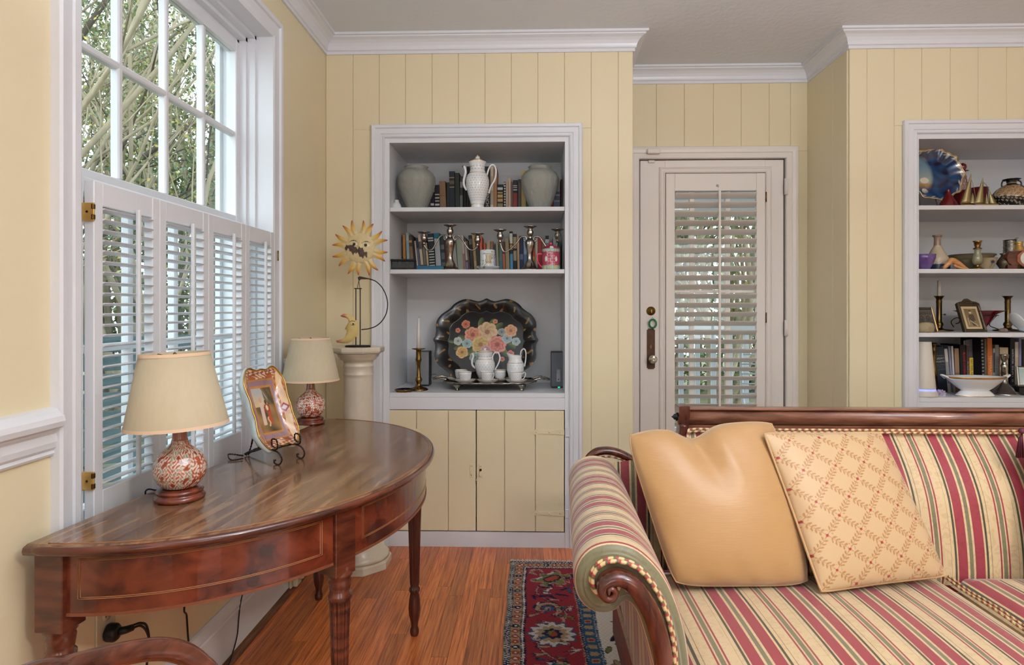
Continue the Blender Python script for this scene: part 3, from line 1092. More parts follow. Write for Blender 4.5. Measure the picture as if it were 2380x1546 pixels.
uW = Vector((dW.x, dW.y, 0)).normalized()
uN = Vector((dn.x, dn.y, 0))
bot = dc - dL * dhl - Vector((dc.x, dc.y, TZ))
for sgn in (-1, 1):
    b0 = bot + uW * (sgn * .045) - dL * .002
    o = b0 + uN * .004
    foot = o + uN * .034
    # curl in front that grips the rim, then the foot that scrolls to the table
    twist([b0 - uN * .03, o, o + uN * .018 + Vector((0, 0, .008)), o + uN * .014 + Vector((0, 0, .030)), o - uN * .004 + Vector((0, 0, .032)), o - uN * .004 + Vector((0, 0, .014)), o + uN * .010 + Vector((0, 0, .008))], .002, 7, 'lip_hook')
    zf = -b0.z
    twist([o, o + uN * .022 + Vector((0, 0, -.006)), o + uN * .036 + Vector((0, 0, zf * .55)), o + uN * .026 + Vector((0, 0, zf + .003)), o + uN * .008 + Vector((0, 0, zf + .004)), o + uN * .004 + Vector((0, 0, zf + .012)), o + uN * .012 + Vector((0, 0, zf + .014))], .002, 7, 'foot_scroll')
    twist([b0 - uN * .004, b0 - uN * .05 + Vector((0, 0, .002)), Vector((0, 0, .010)) - uN * .10 + uW * (sgn * .012), Vector((0, 0, .003)) - uN * .105 + uW * (sgn * .004)], .002, 7, 'base_strut')
    twist([b0 - uN * .056, b0 - uN * .060 + dL * .07, b0 - uN * .060 + dL * .14 - uW * sgn * .03], .002, 6, 'back_upright')
    twist([b0 - uN * .004, b0 - uN * .056], .002, 6, 'ledge_wire')
twist([bot + uW * .045, bot - uW * .045], .002, 8, 'cross_bar')
twist([Vector((0, 0, .004)) - uN * .10 - uW * .02, Vector((0, 0, .012)) - uN * .13 - uW * .05, Vector((0, 0, .004)) - uN * .09 - uW * .075, Vector((0, 0, .004)) - uN * .075 - uW * .045], .002, 7, 'rear_loop')
twist([bot + dL * .14 - uN * .062, Vector((0, 0, .05)) - uN * .085, Vector((0, 0, .003)) - uN * .105], .002, 7, 'rear_leg')

# ------------------------------------------------------------------ marble pedestal and the balancing sun
MARB = mat('cream_marble', S(224, 212, 190), .3, 0, .5, .2, var=(6, S(198, 182, 160), (1, 1, 1), .22), sss=.0)
pyy = 2.965
px_ = wx(833, pyy)
PZ = wz(806, pyy, 833)
ped = thing('marble_pedestal', 'cream marble column pedestal standing in the corner by the bookcase', 'pedestal', (px_, pyy, 0))
oct8 = lambda r: [(r * math.cos(math.pi / 8 + k * math.pi / 4), r * math.sin(math.pi / 8 + k * math.pi / 4)) for k in range(8)]


def octslab(layers, nm):
    q = MB()
    vs = [(x, y, z) for r, z in layers for x, y in oct8(r)]
    fs = [(j * 8 + i, j * 8 + (i + 1) % 8, (j + 1) * 8 + (i + 1) % 8, (j + 1) * 8 + i) for j in range(len(layers) - 1) for i in range(8)]
    fs += [tuple(range(7, -1, -1)), tuple((len(layers) - 1) * 8 + i for i in range(8))]
    return q.add(vs, fs).build(nm, MARB, ped)


octslab([(.150, 0), (.153, .004), (.153, .032), (.146, .042)], 'base_slab')
MB().lathe([(.140, .042), (.142, .054), (.134, .068), (.118, .074), (.120, .088), (.112, .096), (.104, .100), (.092, .118), (.084, .130)], 40).build('base_moulding', MARB, ped)
sf = MB()
sf.lathe([(.084, .13), (.074, .16), (.069, .30), (.0675, .6), (.066, PZ - .145), (.066, PZ - .132), (.069, PZ - .128), (.069, PZ - .122), (.066, PZ - .118), (.066, PZ - .094), (.069, PZ - .090), (.069, PZ - .084), (.0655, PZ - .080), (.068, PZ - .064), (.082, PZ - .058), (.084, PZ - .050), (.091, PZ - .045), (.096, PZ - .034), (.101, PZ - .030)], 40)
sf.build('shaft', MARB, ped)
octslab([(.098, PZ - .030), (.116, PZ - .026), (.121, PZ - .018), (.121, PZ - .004), (.118, PZ)], 'top_slab')

sun = thing('sun_moon_balancer', 'painted metal balancing toy of a sun face and crescent moon on the pedestal', 'ornament', (wx(833, pyy), pyy - .01, PZ))
zs = lambda py: wz(py, pyy, 833) - PZ
xs = lambda p: wx(p, pyy) - wx(833, pyy)
MB().lathe([(0, 0), (.058, 0), (.060, .003), (.056, .007), (.04, .008), (0, .008)], 40, sy=.6).build('stand_base', BLACKM, sun)
for p in (828.5, 838.5):
    MB().tube([(xs(p), 0, .006), (xs(p), 0, zs(672))], .0024, 8).build('stand_rod', BLACKM, sun)
MB().box(xs(825), xs(842), -.004, .004, zs(672), zs(670), .0005).build('cross_plate', BLACKM, sun)
MB().tube([(xs(831.5), 0, zs(671)), (xs(835.5), 0, zs(653))], [.0012, .0018], 6).build('strut', mat('rust_brown', S(88, 62, 44), .6, .4), sun)
MB().tube([(xs(838), 0, zs(671)), (xs(835.5), 0, zs(653))], [.0012, .0018], 6).build('strut', mat('rust_brown', S(88, 62, 44), .6, .4), sun)
RUST = mat('rust_brown', S(88, 62, 44), .6, .4)
MB().prism([(xs(833), zs(645)), (xs(835.5), zs(654)), (xs(840), zs(649.5)), (xs(862), zs(649.5)), (xs(862), zs(648)), (xs(838), zs(642.5))], lambda a, c, d: (a, d, c), -.004, .004).build('bracket', mat('dark_olive_iron', S(60, 50, 34), .5, .5), sun)
arcp = [(860, 649), (874, 654), (888, 667), (898, 686), (902, 706), (899, 728), (889, 746), (875, 758), (858, 764), (841, 766)]
MB().tube(smooth_path([(xs(a), 0, zs(c)) for a, c in arcp], 5), .0024, 8).build('counter_arc', BLACKM, sun)
SUNP = attr_mat('painted_tin', .45, .4)
cx_, cz_ = xs(838), zs(577.5)
Rf = .070


def rough_noise(x, z):
    return .5 * math.sin(x * 210 + 3 * math.sin(z * 170)) + .5 * math.sin(z * 260 + 2.2 * math.sin(x * 190))


def suncol(u, v):
    """u across, v up, unit disc"""
    base = lerp(S(208, 186, 140), S(202, 178, 130), .5 + .5 * rough_noise(u * .06, v * .06))
    c = base
    w = (v + .20) + .42 * (u + .1)
    if -1.05 < u < .52 and abs(w + .0) < .24 + .10 * math.sin(u * 11) + .06 * math.sin(u * 29 + 1) and v < .2:
        c = lerp(S(92, 70, 58), S(64, 48, 42), .5 + .5 * rough_noise(u * .08, v * .1))
    for ex, ey in ((-.34, .24), (.42, .18)):
        if ((u - ex - .06) / .2) ** 2 + ((v - ey) / .085) ** 2 < 1:
            c = S(226, 214, 186)
        if (u - ex) ** 2 + (v - ey) ** 2 < .0105:
            c = S(24, 20, 20)
    for ex, sgn in ((-.38, 1), (.46, 1)):
        t = (u - ex) / .32
        if abs(t) < 1 and abs(v - (.50 if ex < 0 else .42) + .14 * t * t) < .030 * (1.1 - abs(t)):
            c = S(40, 30, 26)
    return c


q = MB()
n, m = 96, 40
vs, cs = [(cx_, -.016, cz_)], [suncol(0, 0)]
for j in range(1, m + 1):
    t = j / m
    for i in range(n):
        a = 2 * math.pi * i / n
        u, v = t * math.cos(a), t * math.sin(a)
        nose = .007 * math.exp(-((u - .05) / .12) ** 2 - ((v - .0) / .3) ** 2)
        vs.append((cx_ + Rf * u, -.002 - .014 * (1 - t * t) ** .6 - nose, cz_ + Rf * v))
        cs.append(suncol(u, v))
fs = [(0, 1 + i, 1 + (i + 1) % n) for i in range(n)]
fs += [(1 + (j - 1) * n + i, 1 + j * n + i, 1 + j * n + (i + 1) % n, 1 + (j - 1) * n + (i + 1) % n) for j in range(1, m) for i in range(n)]
q.add(vs, fs, True, cs)
q.build('sun_face', SUNP, sun)
tips = [(902, 587), (896, 608), (880, 629), (860, 641), (835, 640), (810, 637), (789, 619), (774, 597), (774, 570), (781, 545), (798, 525), (819, 513), (846, 513), (869, 521), (889, 538), (902, 559)]
NR = len(tips)
for k, (a, c) in enumerate(tips):
    tx, tz = xs(a) - cx_, zs(c) - cz_
    L = math.hypot(tx, tz)
    ang = math.atan2(tz, tx)
    q = MB()
    vs, cs = [], []
    n = 12
    r0 = Rf * .80
    for i in range(n + 1):
        t = i / n
        w = .0165 * (1 - t) ** .8 + .0016 if i else .0155
        off = .009 * math.sin(t * math.pi) * (1 if k % 2 else -1) * .6
        r = r0 + (L - r0) * t
        ux, uz = math.cos(ang), math.sin(ang)
        col = lerp(S(206, 184, 136), S(206, 160, 66), max(0, min(1, (t - .22) * 2.6))) if t < .6 else lerp(S(206, 160, 66), S(150, 44, 36), min(1, (t - .6) * 2.6))
        for s_, yy in ((-1, 0), (0, -.006 * (1 - t) - .0015), (1, 0), (0, .001)):
            vs.append((cx_ + ux * r - uz * (off + w * s_), yy, cz_ + uz * r + ux * (off + w * s_)))
            cs.append(col)
    fs = [(i * 4 + p, i * 4 + (p + 1) % 4, (i + 1) * 4 + (p + 1) % 4, (i + 1) * 4 + p) for i in range(n) for p in range(4)]
    fs += [(3, 2, 1, 0), (n * 4, n * 4 + 1, n * 4 + 2, n * 4 + 3)]
    q.add(vs, fs, False, cs)
    q.build('sun_ray', SUNP, sun)
# crescent moon with a profile face
outer = [(794, 733), (801, 729), (811, 730), (822, 736), (830, 745), (835, 757), (835, 770), (830, 783), (820, 793), (809, 798), (797, 798), (785, 796), (783, 792)]
inner = [(790, 790), (799, 788), (805, 781), (806, 774), (808, 771), (806, 769), (808, 766), (802, 765.5), (806, 757), (811, 751), (812, 744), (806, 739), (797, 737)]
q = MB()
mp = [(xs(a), zs(c)) for a, c in outer + inner]
n = len(mp)
ctr = [(xs(o), zs(p)) for o, p in [(822, 765)]]
cxm = sum(p[0] for p in mp) / n
vs, cs = [], []
mid = []
for i in range(n):
    j = n - 1 - i
    mid.append(((mp[i][0] + mp[j][0]) / 2, (mp[i][1] + mp[j][1]) / 2))
for lev, (f, yy) in enumerate(((1, 0), (.8, -.007), (.4, -.012), (0, -.0135))):
    for i in range(n):
        x = mid[i][0] + (mp[i][0] - mid[i][0]) * f
        z = mid[i][1] + (mp[i][1] - mid[i][1]) * f
        vs.append((x, yy, z))
        end = min(i, 12 - i) if i < 13 else min(i - 13, 25 - i)
        cs.append(S(196, 110, 92) if end < 2 else S(206, 178, 112))
fs = [(l * n + i, l * n + (i + 1) % n, (l + 1) * n + (i + 1) % n, (l + 1) * n + i) for l in range(3) for i in range(n)]
q.add(vs, fs, True, cs)
q.f.append(tuple(range(n)))
q.sm.append(False)
mo = q.build('moon', SUNP, sun)
MB().lathe([(.0042, 0), (.003, .002), (0, .0026)], 14).build('eye', mat('eye_black', S(22, 18, 18), .4), mo, (xs(824), -.013, zs(753)), (math.pi / 2, 0, 0))
MB().tube([(xs(816), -.0125, zs(748)), (xs(821), -.0135, zs(745.5)), (xs(829), -.012, zs(747))], .0011, 5).build('eyebrow', mat('eye_black', S(22, 18, 18), .4), mo)
MB().tube([(xs(818), -.0130, zs(755)), (xs(824), -.0135, zs(756.5)), (xs(829), -.012, zs(754))], .0008, 5).build('eyelid', mat('eye_black', S(22, 18, 18), .4), mo)
# ------------------------------------------------------------------ sofa
STR = [(0, 'g'), (.030, 'c'), (.050, 'r'), (.072, 'c'), (.200, 'l'), (.206, 'c'), (.252, 'd'), (.284, 'c'), (.302, 'r'), (.440, 'c'), (.470, 'g'), (.526, 'c'), (.556, 'r'), (.698, 'c'), (.724, 'd'), (.756, 'c'), (.800, 'l'), (.806, 'c'), (.928, 'r'), (.950, 'c'), (.970, 'g')]
SCOL = {'g': S(112, 106, 78), 'c': S(200, 174, 134), 'r': S(142, 48, 58), 'd': S(66, 62, 44), 'l': S(120, 100, 70)}
PERIOD = .187


def stripe_mat(name, axis, off=0.0):
    m = mat(name, SCOL['c'], .42, 0, .45, sheen=.25)
    nt = m.node_tree
    p = nt.nodes['Principled BSDF']
    tc = nt.nodes.new('ShaderNodeTexCoord')
    sp = nt.nodes.new('ShaderNodeSeparateXYZ')
    nt.links.new(tc.outputs['Object'], sp.inputs[0])
    ad = nt.nodes.new('ShaderNodeMath')
    ad.operation = 'MULTIPLY_ADD'
    ad.inputs[1].default_value = 1 / PERIOD
    ad.inputs[2].default_value = off + 40
    nt.links.new(sp.outputs['XYZ'.index(axis)], ad.inputs[0])
    fr = nt.nodes.new('ShaderNodeMath')
    fr.operation = 'FRACT'
    nt.links.new(ad.outputs[0], fr.inputs[0])
    cr = nt.nodes.new('ShaderNodeValToRGB')
    cr.color_ramp.interpolation = 'CONSTANT'
    el = cr.color_ramp.elements
    el[0].position, el[0].color = 0, (*SCOL['g'], 1)
    el[1].position, el[1].color = STR[1][0], (*SCOL[STR[1][1]], 1)
    for pos, k in STR[2:]:
        e_ = el.new(pos)
        e_.color = (*SCOL[k], 1)
    nt.links.new(fr.outputs[0], cr.inputs[0])
    # damask figure: a slightly deeper, glossier weave in leafy blotches
    nz = nt.nodes.new('ShaderNodeTexNoise')
    nz.inputs['Scale'].default_value = 34
    nz.inputs['Detail'].default_value = 3
    nz.inputs['Distortion'].default_value = 2.2
    nt.links.new(tc.outputs['Object'], nz.inputs['Vector'])
    gt = nt.nodes.new('ShaderNodeValToRGB')
    gt.color_ramp.elements[0].position = .53
    gt.color_ramp.elements[1].position = .56
    nt.links.new(nz.outputs[0], gt.inputs[0])
    mx = nt.nodes.new('ShaderNodeMix')
    mx.data_type = 'RGBA'
    mx.blend_type = 'MULTIPLY'
    mx.inputs['B'].default_value = (.86, .83, .80, 1)
    mm = nt.nodes.new('ShaderNodeMath')
    mm.operation = 'MULTIPLY'
    mm.inputs[1].default_value = .75
    nt.links.new(gt.outputs[0], mm.inputs[0])
    nt.links.new(mm.outputs[0], mx.inputs['Factor'])
    nt.links.new(cr.outputs[0], mx.inputs['A'])
    nt.links.new(mx.outputs['Result'], p.inputs['Base Color'])
    rr = nt.nodes.new('ShaderNodeMapRange')
    rr.inputs['To Min'].default_value = .46
    rr.inputs['To Max'].default_value = .36
    nt.links.new(gt.outputs[0], rr.inputs[0])
    nt.links.new(rr.outputs[0], p.inputs['Roughness'])
    return m


# the centre of a narrow green stripe was measured near x = 1.088 on the back and seat
SX = stripe_mat('striped_damask_across', 'X', -(1.339 / PERIOD) % 1)
SY = stripe_mat('striped_damask_along', 'Y', .327)
SOFAW = wood_mat('sofa_mahogany', S(90, 50, 36), S(120, 74, 54), S(142, 94, 70), .3, .35, 5, (2, 12, 12))
SOFAW2 = wood_mat('sofa_mahogany_facing', S(50, 20, 14), S(82, 36, 24), S(104, 52, 34), .26, .4, 5, (9, 9, 2))


def rope_col(L, a):
    k = (L * 150 + a / (2 * math.pi)) % 3
    return S(214, 184, 134) if k < 1.5 else (S(160, 62, 60) if k < 2.3 else S(96, 88, 58))


ROPE = attr_mat('woven_piping', .55)
sofa = thing('striped_sofa', 'scroll-arm sofa in red, gold and green striped damask with dark wood frame', 'sofa', (0, 0, 0))
AF, AB = 1.245, 1.985                                  # front and back of the arm
prof = [(.315, .30), (.312, .45), (.304, .53), (.289, .60), (.264, .66), (.234, .700), (.198, .727), (.156, .736), (.117, .726), (.091, .699), (.082, .662), (.091, .625), (.114, .602), (.141, .596), (.165, .603), (.184, .620), (.203, .600), (.217, .56), (.228, .52), (.236, .48), (.240, .40), (.242, .30)]


def dense(pr, n=4, closed=True):
    return [(p.x, p.y) for p in smooth_path([(a, c, 0) for a, c in pr], n, closed)]


pd = dense(prof[1:-1], 4, False)
pd = [prof[0]] + pd + [prof[-1]]


_nrm = []
for _i in range(len(pd)):
    _a, _b = pd[max(_i - 1, 0)], pd[min(_i + 1, len(pd) - 1)]
    _d = Vector((_b[0] - _a[0], _b[1] - _a[1])).normalized()
    _nrm.append((_d.y, -_d.x))                         # points out of the upholstery


def arm(mirror=None):
    q = MB()
    ys = [0, .0008, .002, .004, .007, .011, .016, .022, .03] + [.03 + (AB - AF - .03) * k / 34 for k in range(1, 35)]
    n = len(pd)
    vs = []
    for yy in ys:
        t = yy / (AB - AF)
        s_ = min(1, yy / .022)
        ins = .020 * (1 - math.sqrt(max(0, 1 - (1 - s_) ** 2)))
        for (x, z), (nx_, nz_) in zip(pd, _nrm):
            xo = .034 * t * (1 if x < .2 else max(0, (.315 - x) / .115))
            f_ = ins if z > .31 else 0
            xx = x - nx_ * f_ + xo
            vs.append(((mirror - xx) if mirror else xx, AF + yy, z - nz_ * f_))
    NS = len(ys) - 1
    fs = [(j * n + i, j * n + (i + 1) % n, (j + 1) * n + (i + 1) % n, (j + 1) * n + i) for j in range(NS) for i in range(n)]
    q.add(vs, fs, True)
    q.f += [tuple(range(n)), tuple(NS * n + i for i in range(n - 1, -1, -1))]
    q.sm += [False, False]
    return q


arm().build('arm', SY, sofa)


def facing(y0, y1, grow, shift, mirror=None, front=True):
    """wooden scroll facing: a strip that rises from the rail and curls into a volute"""
    fx = lambda p: (p - 1234) / 1500 * 1.25
    fz = lambda p: H - (p - 715) / 1500 * 1.25
    cl = [(1541, 1640, 36), (1538, 1590, 38), (1535, 1542, 38), (1528, 1478, 41), (1508, 1411, 42), (1483, 1364, 40), (1459, 1337, 36), (1430, 1325, 32), (1404, 1333, 28), (1394, 1350, 24), (1401, 1364, 20), (1415, 1364, 18), (1422, 1352, 16), (1416, 1342, 13), (1408, 1344, 11), (1407, 1351, 8)]
    P = smooth_path([(fx(a), fz(b_), w) for a, b_, w in cl], 7)
    q = MB()
    vs = []
    n = len(P)
    ym, hy = (y0 + y1) / 2, (y1 - y0) / 2
    K = 10
    for i, p in enumerate(P):
        a, b_ = P[max(i - 1, 0)], P[min(i + 1, n - 1)]
        d = Vector((b_.x - a.x, b_.y - a.y))
        d.normalize()
        nx, nz = -d.y, d.x
        hw = p.z / 1500 * 1.25 / 2 * grow
        pop = .006 * (i / n)
        for k in range(K):
            ang = 2 * math.pi * (k + .5) / K
            ca, sa = math.cos(ang), math.sin(ang)
            e_ = .55
            u = math.copysign(abs(ca) ** e_, ca) * hw
            v = math.copysign(abs(sa) ** e_, sa) * (hy + pop)
            x = p.x + nx * u + shift
            vs.append(((mirror - x) if mirror else x, ym + v - pop * (1 if front else -1), p.y + nz * u + (0.008 if not front else 0)))
    fs = [(i * K + k, i * K + (k + 1) % K, (i + 1) * K + (k + 1) % K, (i + 1) * K + k) for i in range(n - 1) for k in range(K)]
    fs += [tuple(range(K)), tuple((n - 1) * K + k for k in range(K - 1, -1, -1))]
    q.add(vs, fs, True)
    return q


facing(1.205, 1.247, 1.0, 0).build('arm_facing', SOFAW2, sofa)
# rope piping round the wooden facing
for off in (0.0, .008):
    fx = lambda p: (p - 1234) / 1500 * 1.25
    fz = lambda p: H - (p - 715) / 1500 * 1.25
    pp = [(1566, 1640), (1562, 1545), (1557, 1472), (1537, 1398), (1506, 1342), (1471, 1308), (1430, 1296), (1398, 1303), (1378, 1325), (1376, 1350), (1388, 1372), (1412, 1379), (1430, 1368), (1436, 1350), (1446, 1352), (1456, 1362)]
    cxp, czp = fx(1440), fz(1360)
    pts = [(fx(a) + (fx(a) - cxp) * off * 6, 1.236 + off * .9, fz(b_) + (fz(b_) - czp) * off * 6) for a, b_ in pp]
    MB().tube(smooth_path(pts, 22), .0042, 8, colf=rope_col).build('piping', ROPE, sofa)
# rear scroll that shows above the arm
rp = [(.178, .715), (.186, .728), (.205, .742), (.228, .747), (.255, .745), (.285, .735), (.315, .718), (.345, .70), (.38, .69), (.42, .70), (.455, .74), (.470, .79), (.474, .83)]
MB().tube(smooth_path([(a, 2.025, c - .004) for a, c in rp], 6), .013, 10, flat=1.7).build('rear_scroll', SOFAW2, sofa)
MB().tube(smooth_path([(a + .004, 2.012, c - .020) for a, c in rp[:-1]], 12), .0035, 6, colf=rope_col).build('piping', ROPE, sofa)

# back
BX0, BX1 = .470, 2.55


def back_pt(x, t, d=0):
    """t 0 at the seat, 1 at the top; gentle S with a rolled-over top"""
    y = 1.86 + .105 * t + .075 * max(0, t - .55) ** 1.6 * 2.4
    z = .405 + .408 * (t - .06 * max(0, t - .75))
    bulge = -.028 * math.sin(math.pi * min(1, t * 1.02)) ** .8
    return (x, y + bulge + d, z)


q = MB()
NXB, NTB = 60, 24
q.grid(lambda u, v: back_pt(BX0 + (BX1 - BX0) * u, v), NXB, NTB)
q.grid(lambda u, v: back_pt(BX1 - (BX1 - BX0) * u, v, .10 if v < .9 else .06), NXB, NTB)
q.build('backrest', SX, sofa)
q = MB()                                               # lower wing that closes the corner behind the arm
q.grid(lambda u, v: (.20 + .30 * u, 1.955 + .03 * v - .012 * math.sin(math.pi * v), .40 + v * (.305 + .02 * math.sin(math.pi * u))), 10, 10)
q.grid(lambda u, v: (.50 - .30 * u, 2.01, .40 + v * .305), 10, 4)
q.build('corner_wing', SX, sofa)
zt_, yt_ = back_pt(0, 1)[2], back_pt(0, 1)[1]
for dz in (0.002, .009):
    pts = [(BX0 + .002, yt_ - .10, zt_ - .20), (BX0 + .004, yt_ - .055, zt_ - .06), (BX0 + .012, yt_ - .022, zt_ + dz - .008)] + [(BX0 + .03 + k * .06, yt_ - .016, zt_ + dz) for k in range(35)]
    MB().tube(smooth_path(pts, 20), .0042, 7, colf=rope_col).build('piping', ROPE, sofa)
RZ = wz(969, 2.06)
rl = MB()
rl.tube([(BX0 - .002, 2.075, RZ), (BX1, 2.075, RZ)], .026, 16)
rl.box(BX0, BX1, 2.052, 2.098, RZ + .023, RZ + .031, .003)
rl.box(BX0, BX1, 2.060, 2.095, RZ - .034, RZ - .024, .002)
rl.build('top_rail', SOFAW, sofa)
po = MB()
pw_ = [(.462, .60), (.500, .60), (.498, .70), (.494, .78), (.496, .82), (.500, .85), (.500, .875), (.496, .879), (.472, .879), (.466, .874), (.467, .85), (.472, .82), (.470, .78), (.463, .70)]
po.prism(dense(pw_, 2), lambda a, c, d: (a, d, c), 2.045, 2.108)
po.build('back_post', SOFAW2, sofa)
MB().lathe([(.004, 0), (.013, .001), (.014, .004), (.009, .007), (.010, .010), (.004, .014), (0, .020)], 20).build('rosette', mat('polished_dark_boss', S(40, 44, 54), .12, .6), sofa, (.4675, 2.075, RZ), (0, -math.pi / 2, 0))


def cushion(x0, x1, y0, y1, z0, z1, nm, m, crown=.02):
    q = MB()
    cx, cy, cz = (x0 + x1) / 2, (y0 + y1) / 2, (z0 + z1) / 2
    hx, hy, hz = (x1 - x0) / 2, (y1 - y0) / 2, (z1 - z0) / 2
    NU, NV = 72, 18
    e1 = .16

    def f(u, v):
        a, b_ = 2 * math.pi * u, math.pi * (v - .5)
        sg = lambda w, e_: math.copysign(abs(w) ** e_, w)
        x, y, z = sg(math.cos(b_), .35) * sg(math.cos(a), e1), sg(math.cos(b_), .35) * sg(math.sin(a), e1), sg(math.sin(b_), .9)
        dome = crown * (1 - x * x) * (1 - y * y) if z > 0 else 0
        return (cx + hx * x, cy + hy * y, cz + hz * z + dome)
    q.grid(f, NU, NV, True)
    # flat infill on top and bottom so that the crown stays smooth
    q2 = MB()
    G = 26

    def top(u, v):
        x, y = 2 * u - 1, 2 * v - 1
        edge = max(abs(x), abs(y))
        zz = hz * (1 - max(0, (edge - .86) / .14) ** 2 * .55)
        return (cx + hx * x * .985, cy + hy * y * .985, cz + zz + crown * (1 - x * x) * (1 - y * y))
    q.grid(top, G, G)
    return q.build(nm, m, sofa)


SEATZ = .437
cushion(.318, 1.168, 1.16, 1.875, .315, SEATZ, 'seat_cushion', SX)
cushion(1.178, 1.985, 1.16, 1.875, .315, SEATZ, 'seat_cushion', SX)
for xx in (1.166, 1.180):
    MB().tube([(xx, 1.17 + k * .0035, SEATZ - .008 + .002 * math.sin(k * .1)) for k in range(201)], .0036, 7, colf=rope_col).build('piping', ROPE, sofa)
MB().box(.25, 2.45, 1.215, 1.99, .19, .318, .008).build('seat_rail', SOFAW, sofa)
arm(2.30).build('arm', SY, sofa)
facing(1.205, 1.247, 1.0, 0, 2.30).build('arm_facing', SOFAW2, sofa)
for xl_, yl_ in ((.30, 1.26), (2.0, 1.26), (.30, 1.95), (2.0, 1.95)):
    MB().lathe([(0, .0118), (.018, .0118), (.020, .02), (.016, .03), (.024, .08), (.030, .15), (.030, .195)], 20).build('leg', SOFAW2, sofa, (xl_, yl_, 0))

# ------------------------------------------------------------------ cushions on the sofa
def pillow(label, name, BL, BR, TR, TL, thick, m, colf=None, dent=None, rope=None, G=80, wr=.0, bow=.05, rnd=.0):
    BL, BR, TR, TL = map(Vector, (BL, BR, TR, TL))
    nrm = (BR - BL).cross(TL - BL).normalized()
    base = (BL + BR) / 2
    t = thing(name, label, 'cushion', base)

    def pos(u, v, side):
        x, y = 2 * u - 1, 2 * v - 1
        # seams bow in between the corners
        uu = .5 + x / 2 * (1 - bow * (1 - y * y) - rnd * y ** 6)
        vv = .5 + y / 2 * (1 - bow * (1 - x * x) - rnd * x ** 6)
        p = BL * (1 - uu) * (1 - vv) + BR * uu * (1 - vv) + TR * uu * vv + TL * (1 - uu) * vv
        h = ((1 - x ** 2) * (1 - y ** 2)) ** .42 * thick
        h += wr * math.sin(u * 23 + 5 * v) * math.sin(v * 9 + 2 * u) * (max(abs(x), abs(y)) ** 6) * min(1, (1 - max(abs(x), abs(y))) * 12)
        if dent and side > 0:
            p, h = dent(u, v, p, h)
        elif dent:
            p, _ = dent(u, v, p, h)
        return p + nrm * (h * side) - base
    q = MB()
    q.grid(lambda u, v: pos(u, v, 1), G, G, colf=colf)
    q.grid(lambda u, v: pos(1 - u, v, -1), G, G, colf=(lambda u, v: colf(1 - u, v)) if colf else None)
    q.build('cover', m, t)
    ed = [(k / 30, 0) for k in range(30)] + [(1, k / 30) for k in range(30)] + [(1 - k / 30, 1) for k in range(30)] + [(0, 1 - k / 30) for k in range(30)]
    MB().tube([pos(u, v, 0) for u, v in ed], .0036 if rope else .0022, 7, True).build('welt', rope or m, t)
    return t


SILK = mat('gold_silk', S(176, 134, 84), .38, 0, .55, sheen=.5, var=(60, S(170, 127, 77), (.4, 1, 9), .3), bump=(70, .05, (.3, 1, 8)))


def chop(u, v, p, h):
    d = math.exp(-((u - .44) / .12) ** 2) * max(0, (v - .45) / .55) ** 1.6
    p = p + Vector((0, 0, -.036 * d))
    fold = math.exp(-((u - .44 - .10 * (1 - v)) / .045) ** 2) * max(0, v - .5) * 2 * min(1, (1 - v) * 6)
    ridge = math.exp(-((u - .53 - .22 * (1 - v)) / .05) ** 2) * max(0, v - .55) * 2 * min(1, (1 - v) * 6)
    return p, h * (1 - .35 * d) - .012 * fold + .010 * ridge


def corner(px, py, y):
    return (wx(px, y), y, wz(py, y, px))


pillow('plain gold silk cushion with a dented top leaning on the sofa back', 'gold_cushion', corner(1566, 1362, 1.70), corner(1886, 1360, 1.73), corner(1800, 976, 1.90), corner(1453, 1006, 1.86), .074, SILK, dent=chop, G=90, wr=.004, bow=-.004, rnd=.05)

CREAM, TAN, WINE = S(194, 162, 122), S(162, 118, 74), S(150, 44, 44)


def trellis(u, v):
    """lattice of leafy sprigs with wine dots at the crossings"""
    c = CREAM
    a, b_ = 4.34 * u - 4.92 * v + 10, 3.61 * u + 4.76 * v
    fa, fb = a - math.floor(a + .5), b_ - math.floor(b_ + .5)
    for f, g in ((fa, b_), (fb, a)):
        gg = g - math.floor(g + .5)
        if abs(f) < .013:
            c = TAN
        if abs(gg) > .16:
            s_ = (g % .17) / .17
            d = abs(f)
            # leaf: a slanted ellipse growing off the stem
            px, pz = d - .085, (s_ - .5) * .17 - (d - .085) * .75
            if (px / .068) ** 2 + (pz / .046) ** 2 < 1 and d > .02:
                c = TAN
    if fa * fa + fb * fb < .0036:
        c = WINE
    return c


pillow('cream cushion woven with a tan leaf trellis and red dots', 'trellis_cushion', corner(1908, 1378, 1.675), corner(2200, 1340, 1.775), corner(2046, 1004, 1.915), corner(1774, 1006, 1.825), .052, attr_mat('trellis_brocade', .42, .45, sheen=.2), colf=trellis, rope=mat('cream_welt', S(190, 152, 110), .5), G=230, wr=.003, bow=.02, rnd=.015)
pillow('cream cushion with burgundy tassels at the right edge of the sofa', 'tasselled_cushion', corner(2440, 1380, 1.72), corner(2760, 1370, 1.72), corner(2700, 985, 1.93), corner(2372, 1000, 1.90), .055, attr_mat('trellis_brocade', .42, .45, sheen=.2), colf=trellis, rope=mat('cream_welt', S(190, 152, 110), .5), G=120)
ts = thing('cushion_tassel', 'burgundy tassel hanging at the right edge of the picture', 'tassel', corner(2376, 1030, 1.875))
q = MB()
for k in range(26):
    a = RND.random() * 6.28
    r = RND.random() * .012
    q.tube([(0, 0, .03), (r * math.cos(a) * .5 - .004, r * math.sin(a) * .5, .012), (r * math.cos(a) - .006, r * math.sin(a), -.034 - RND.random() * .01)], .0017, 4)
stuff(q.build('tassel_fringe', mat('burgundy_thread', S(84, 28, 44), .6), ts))
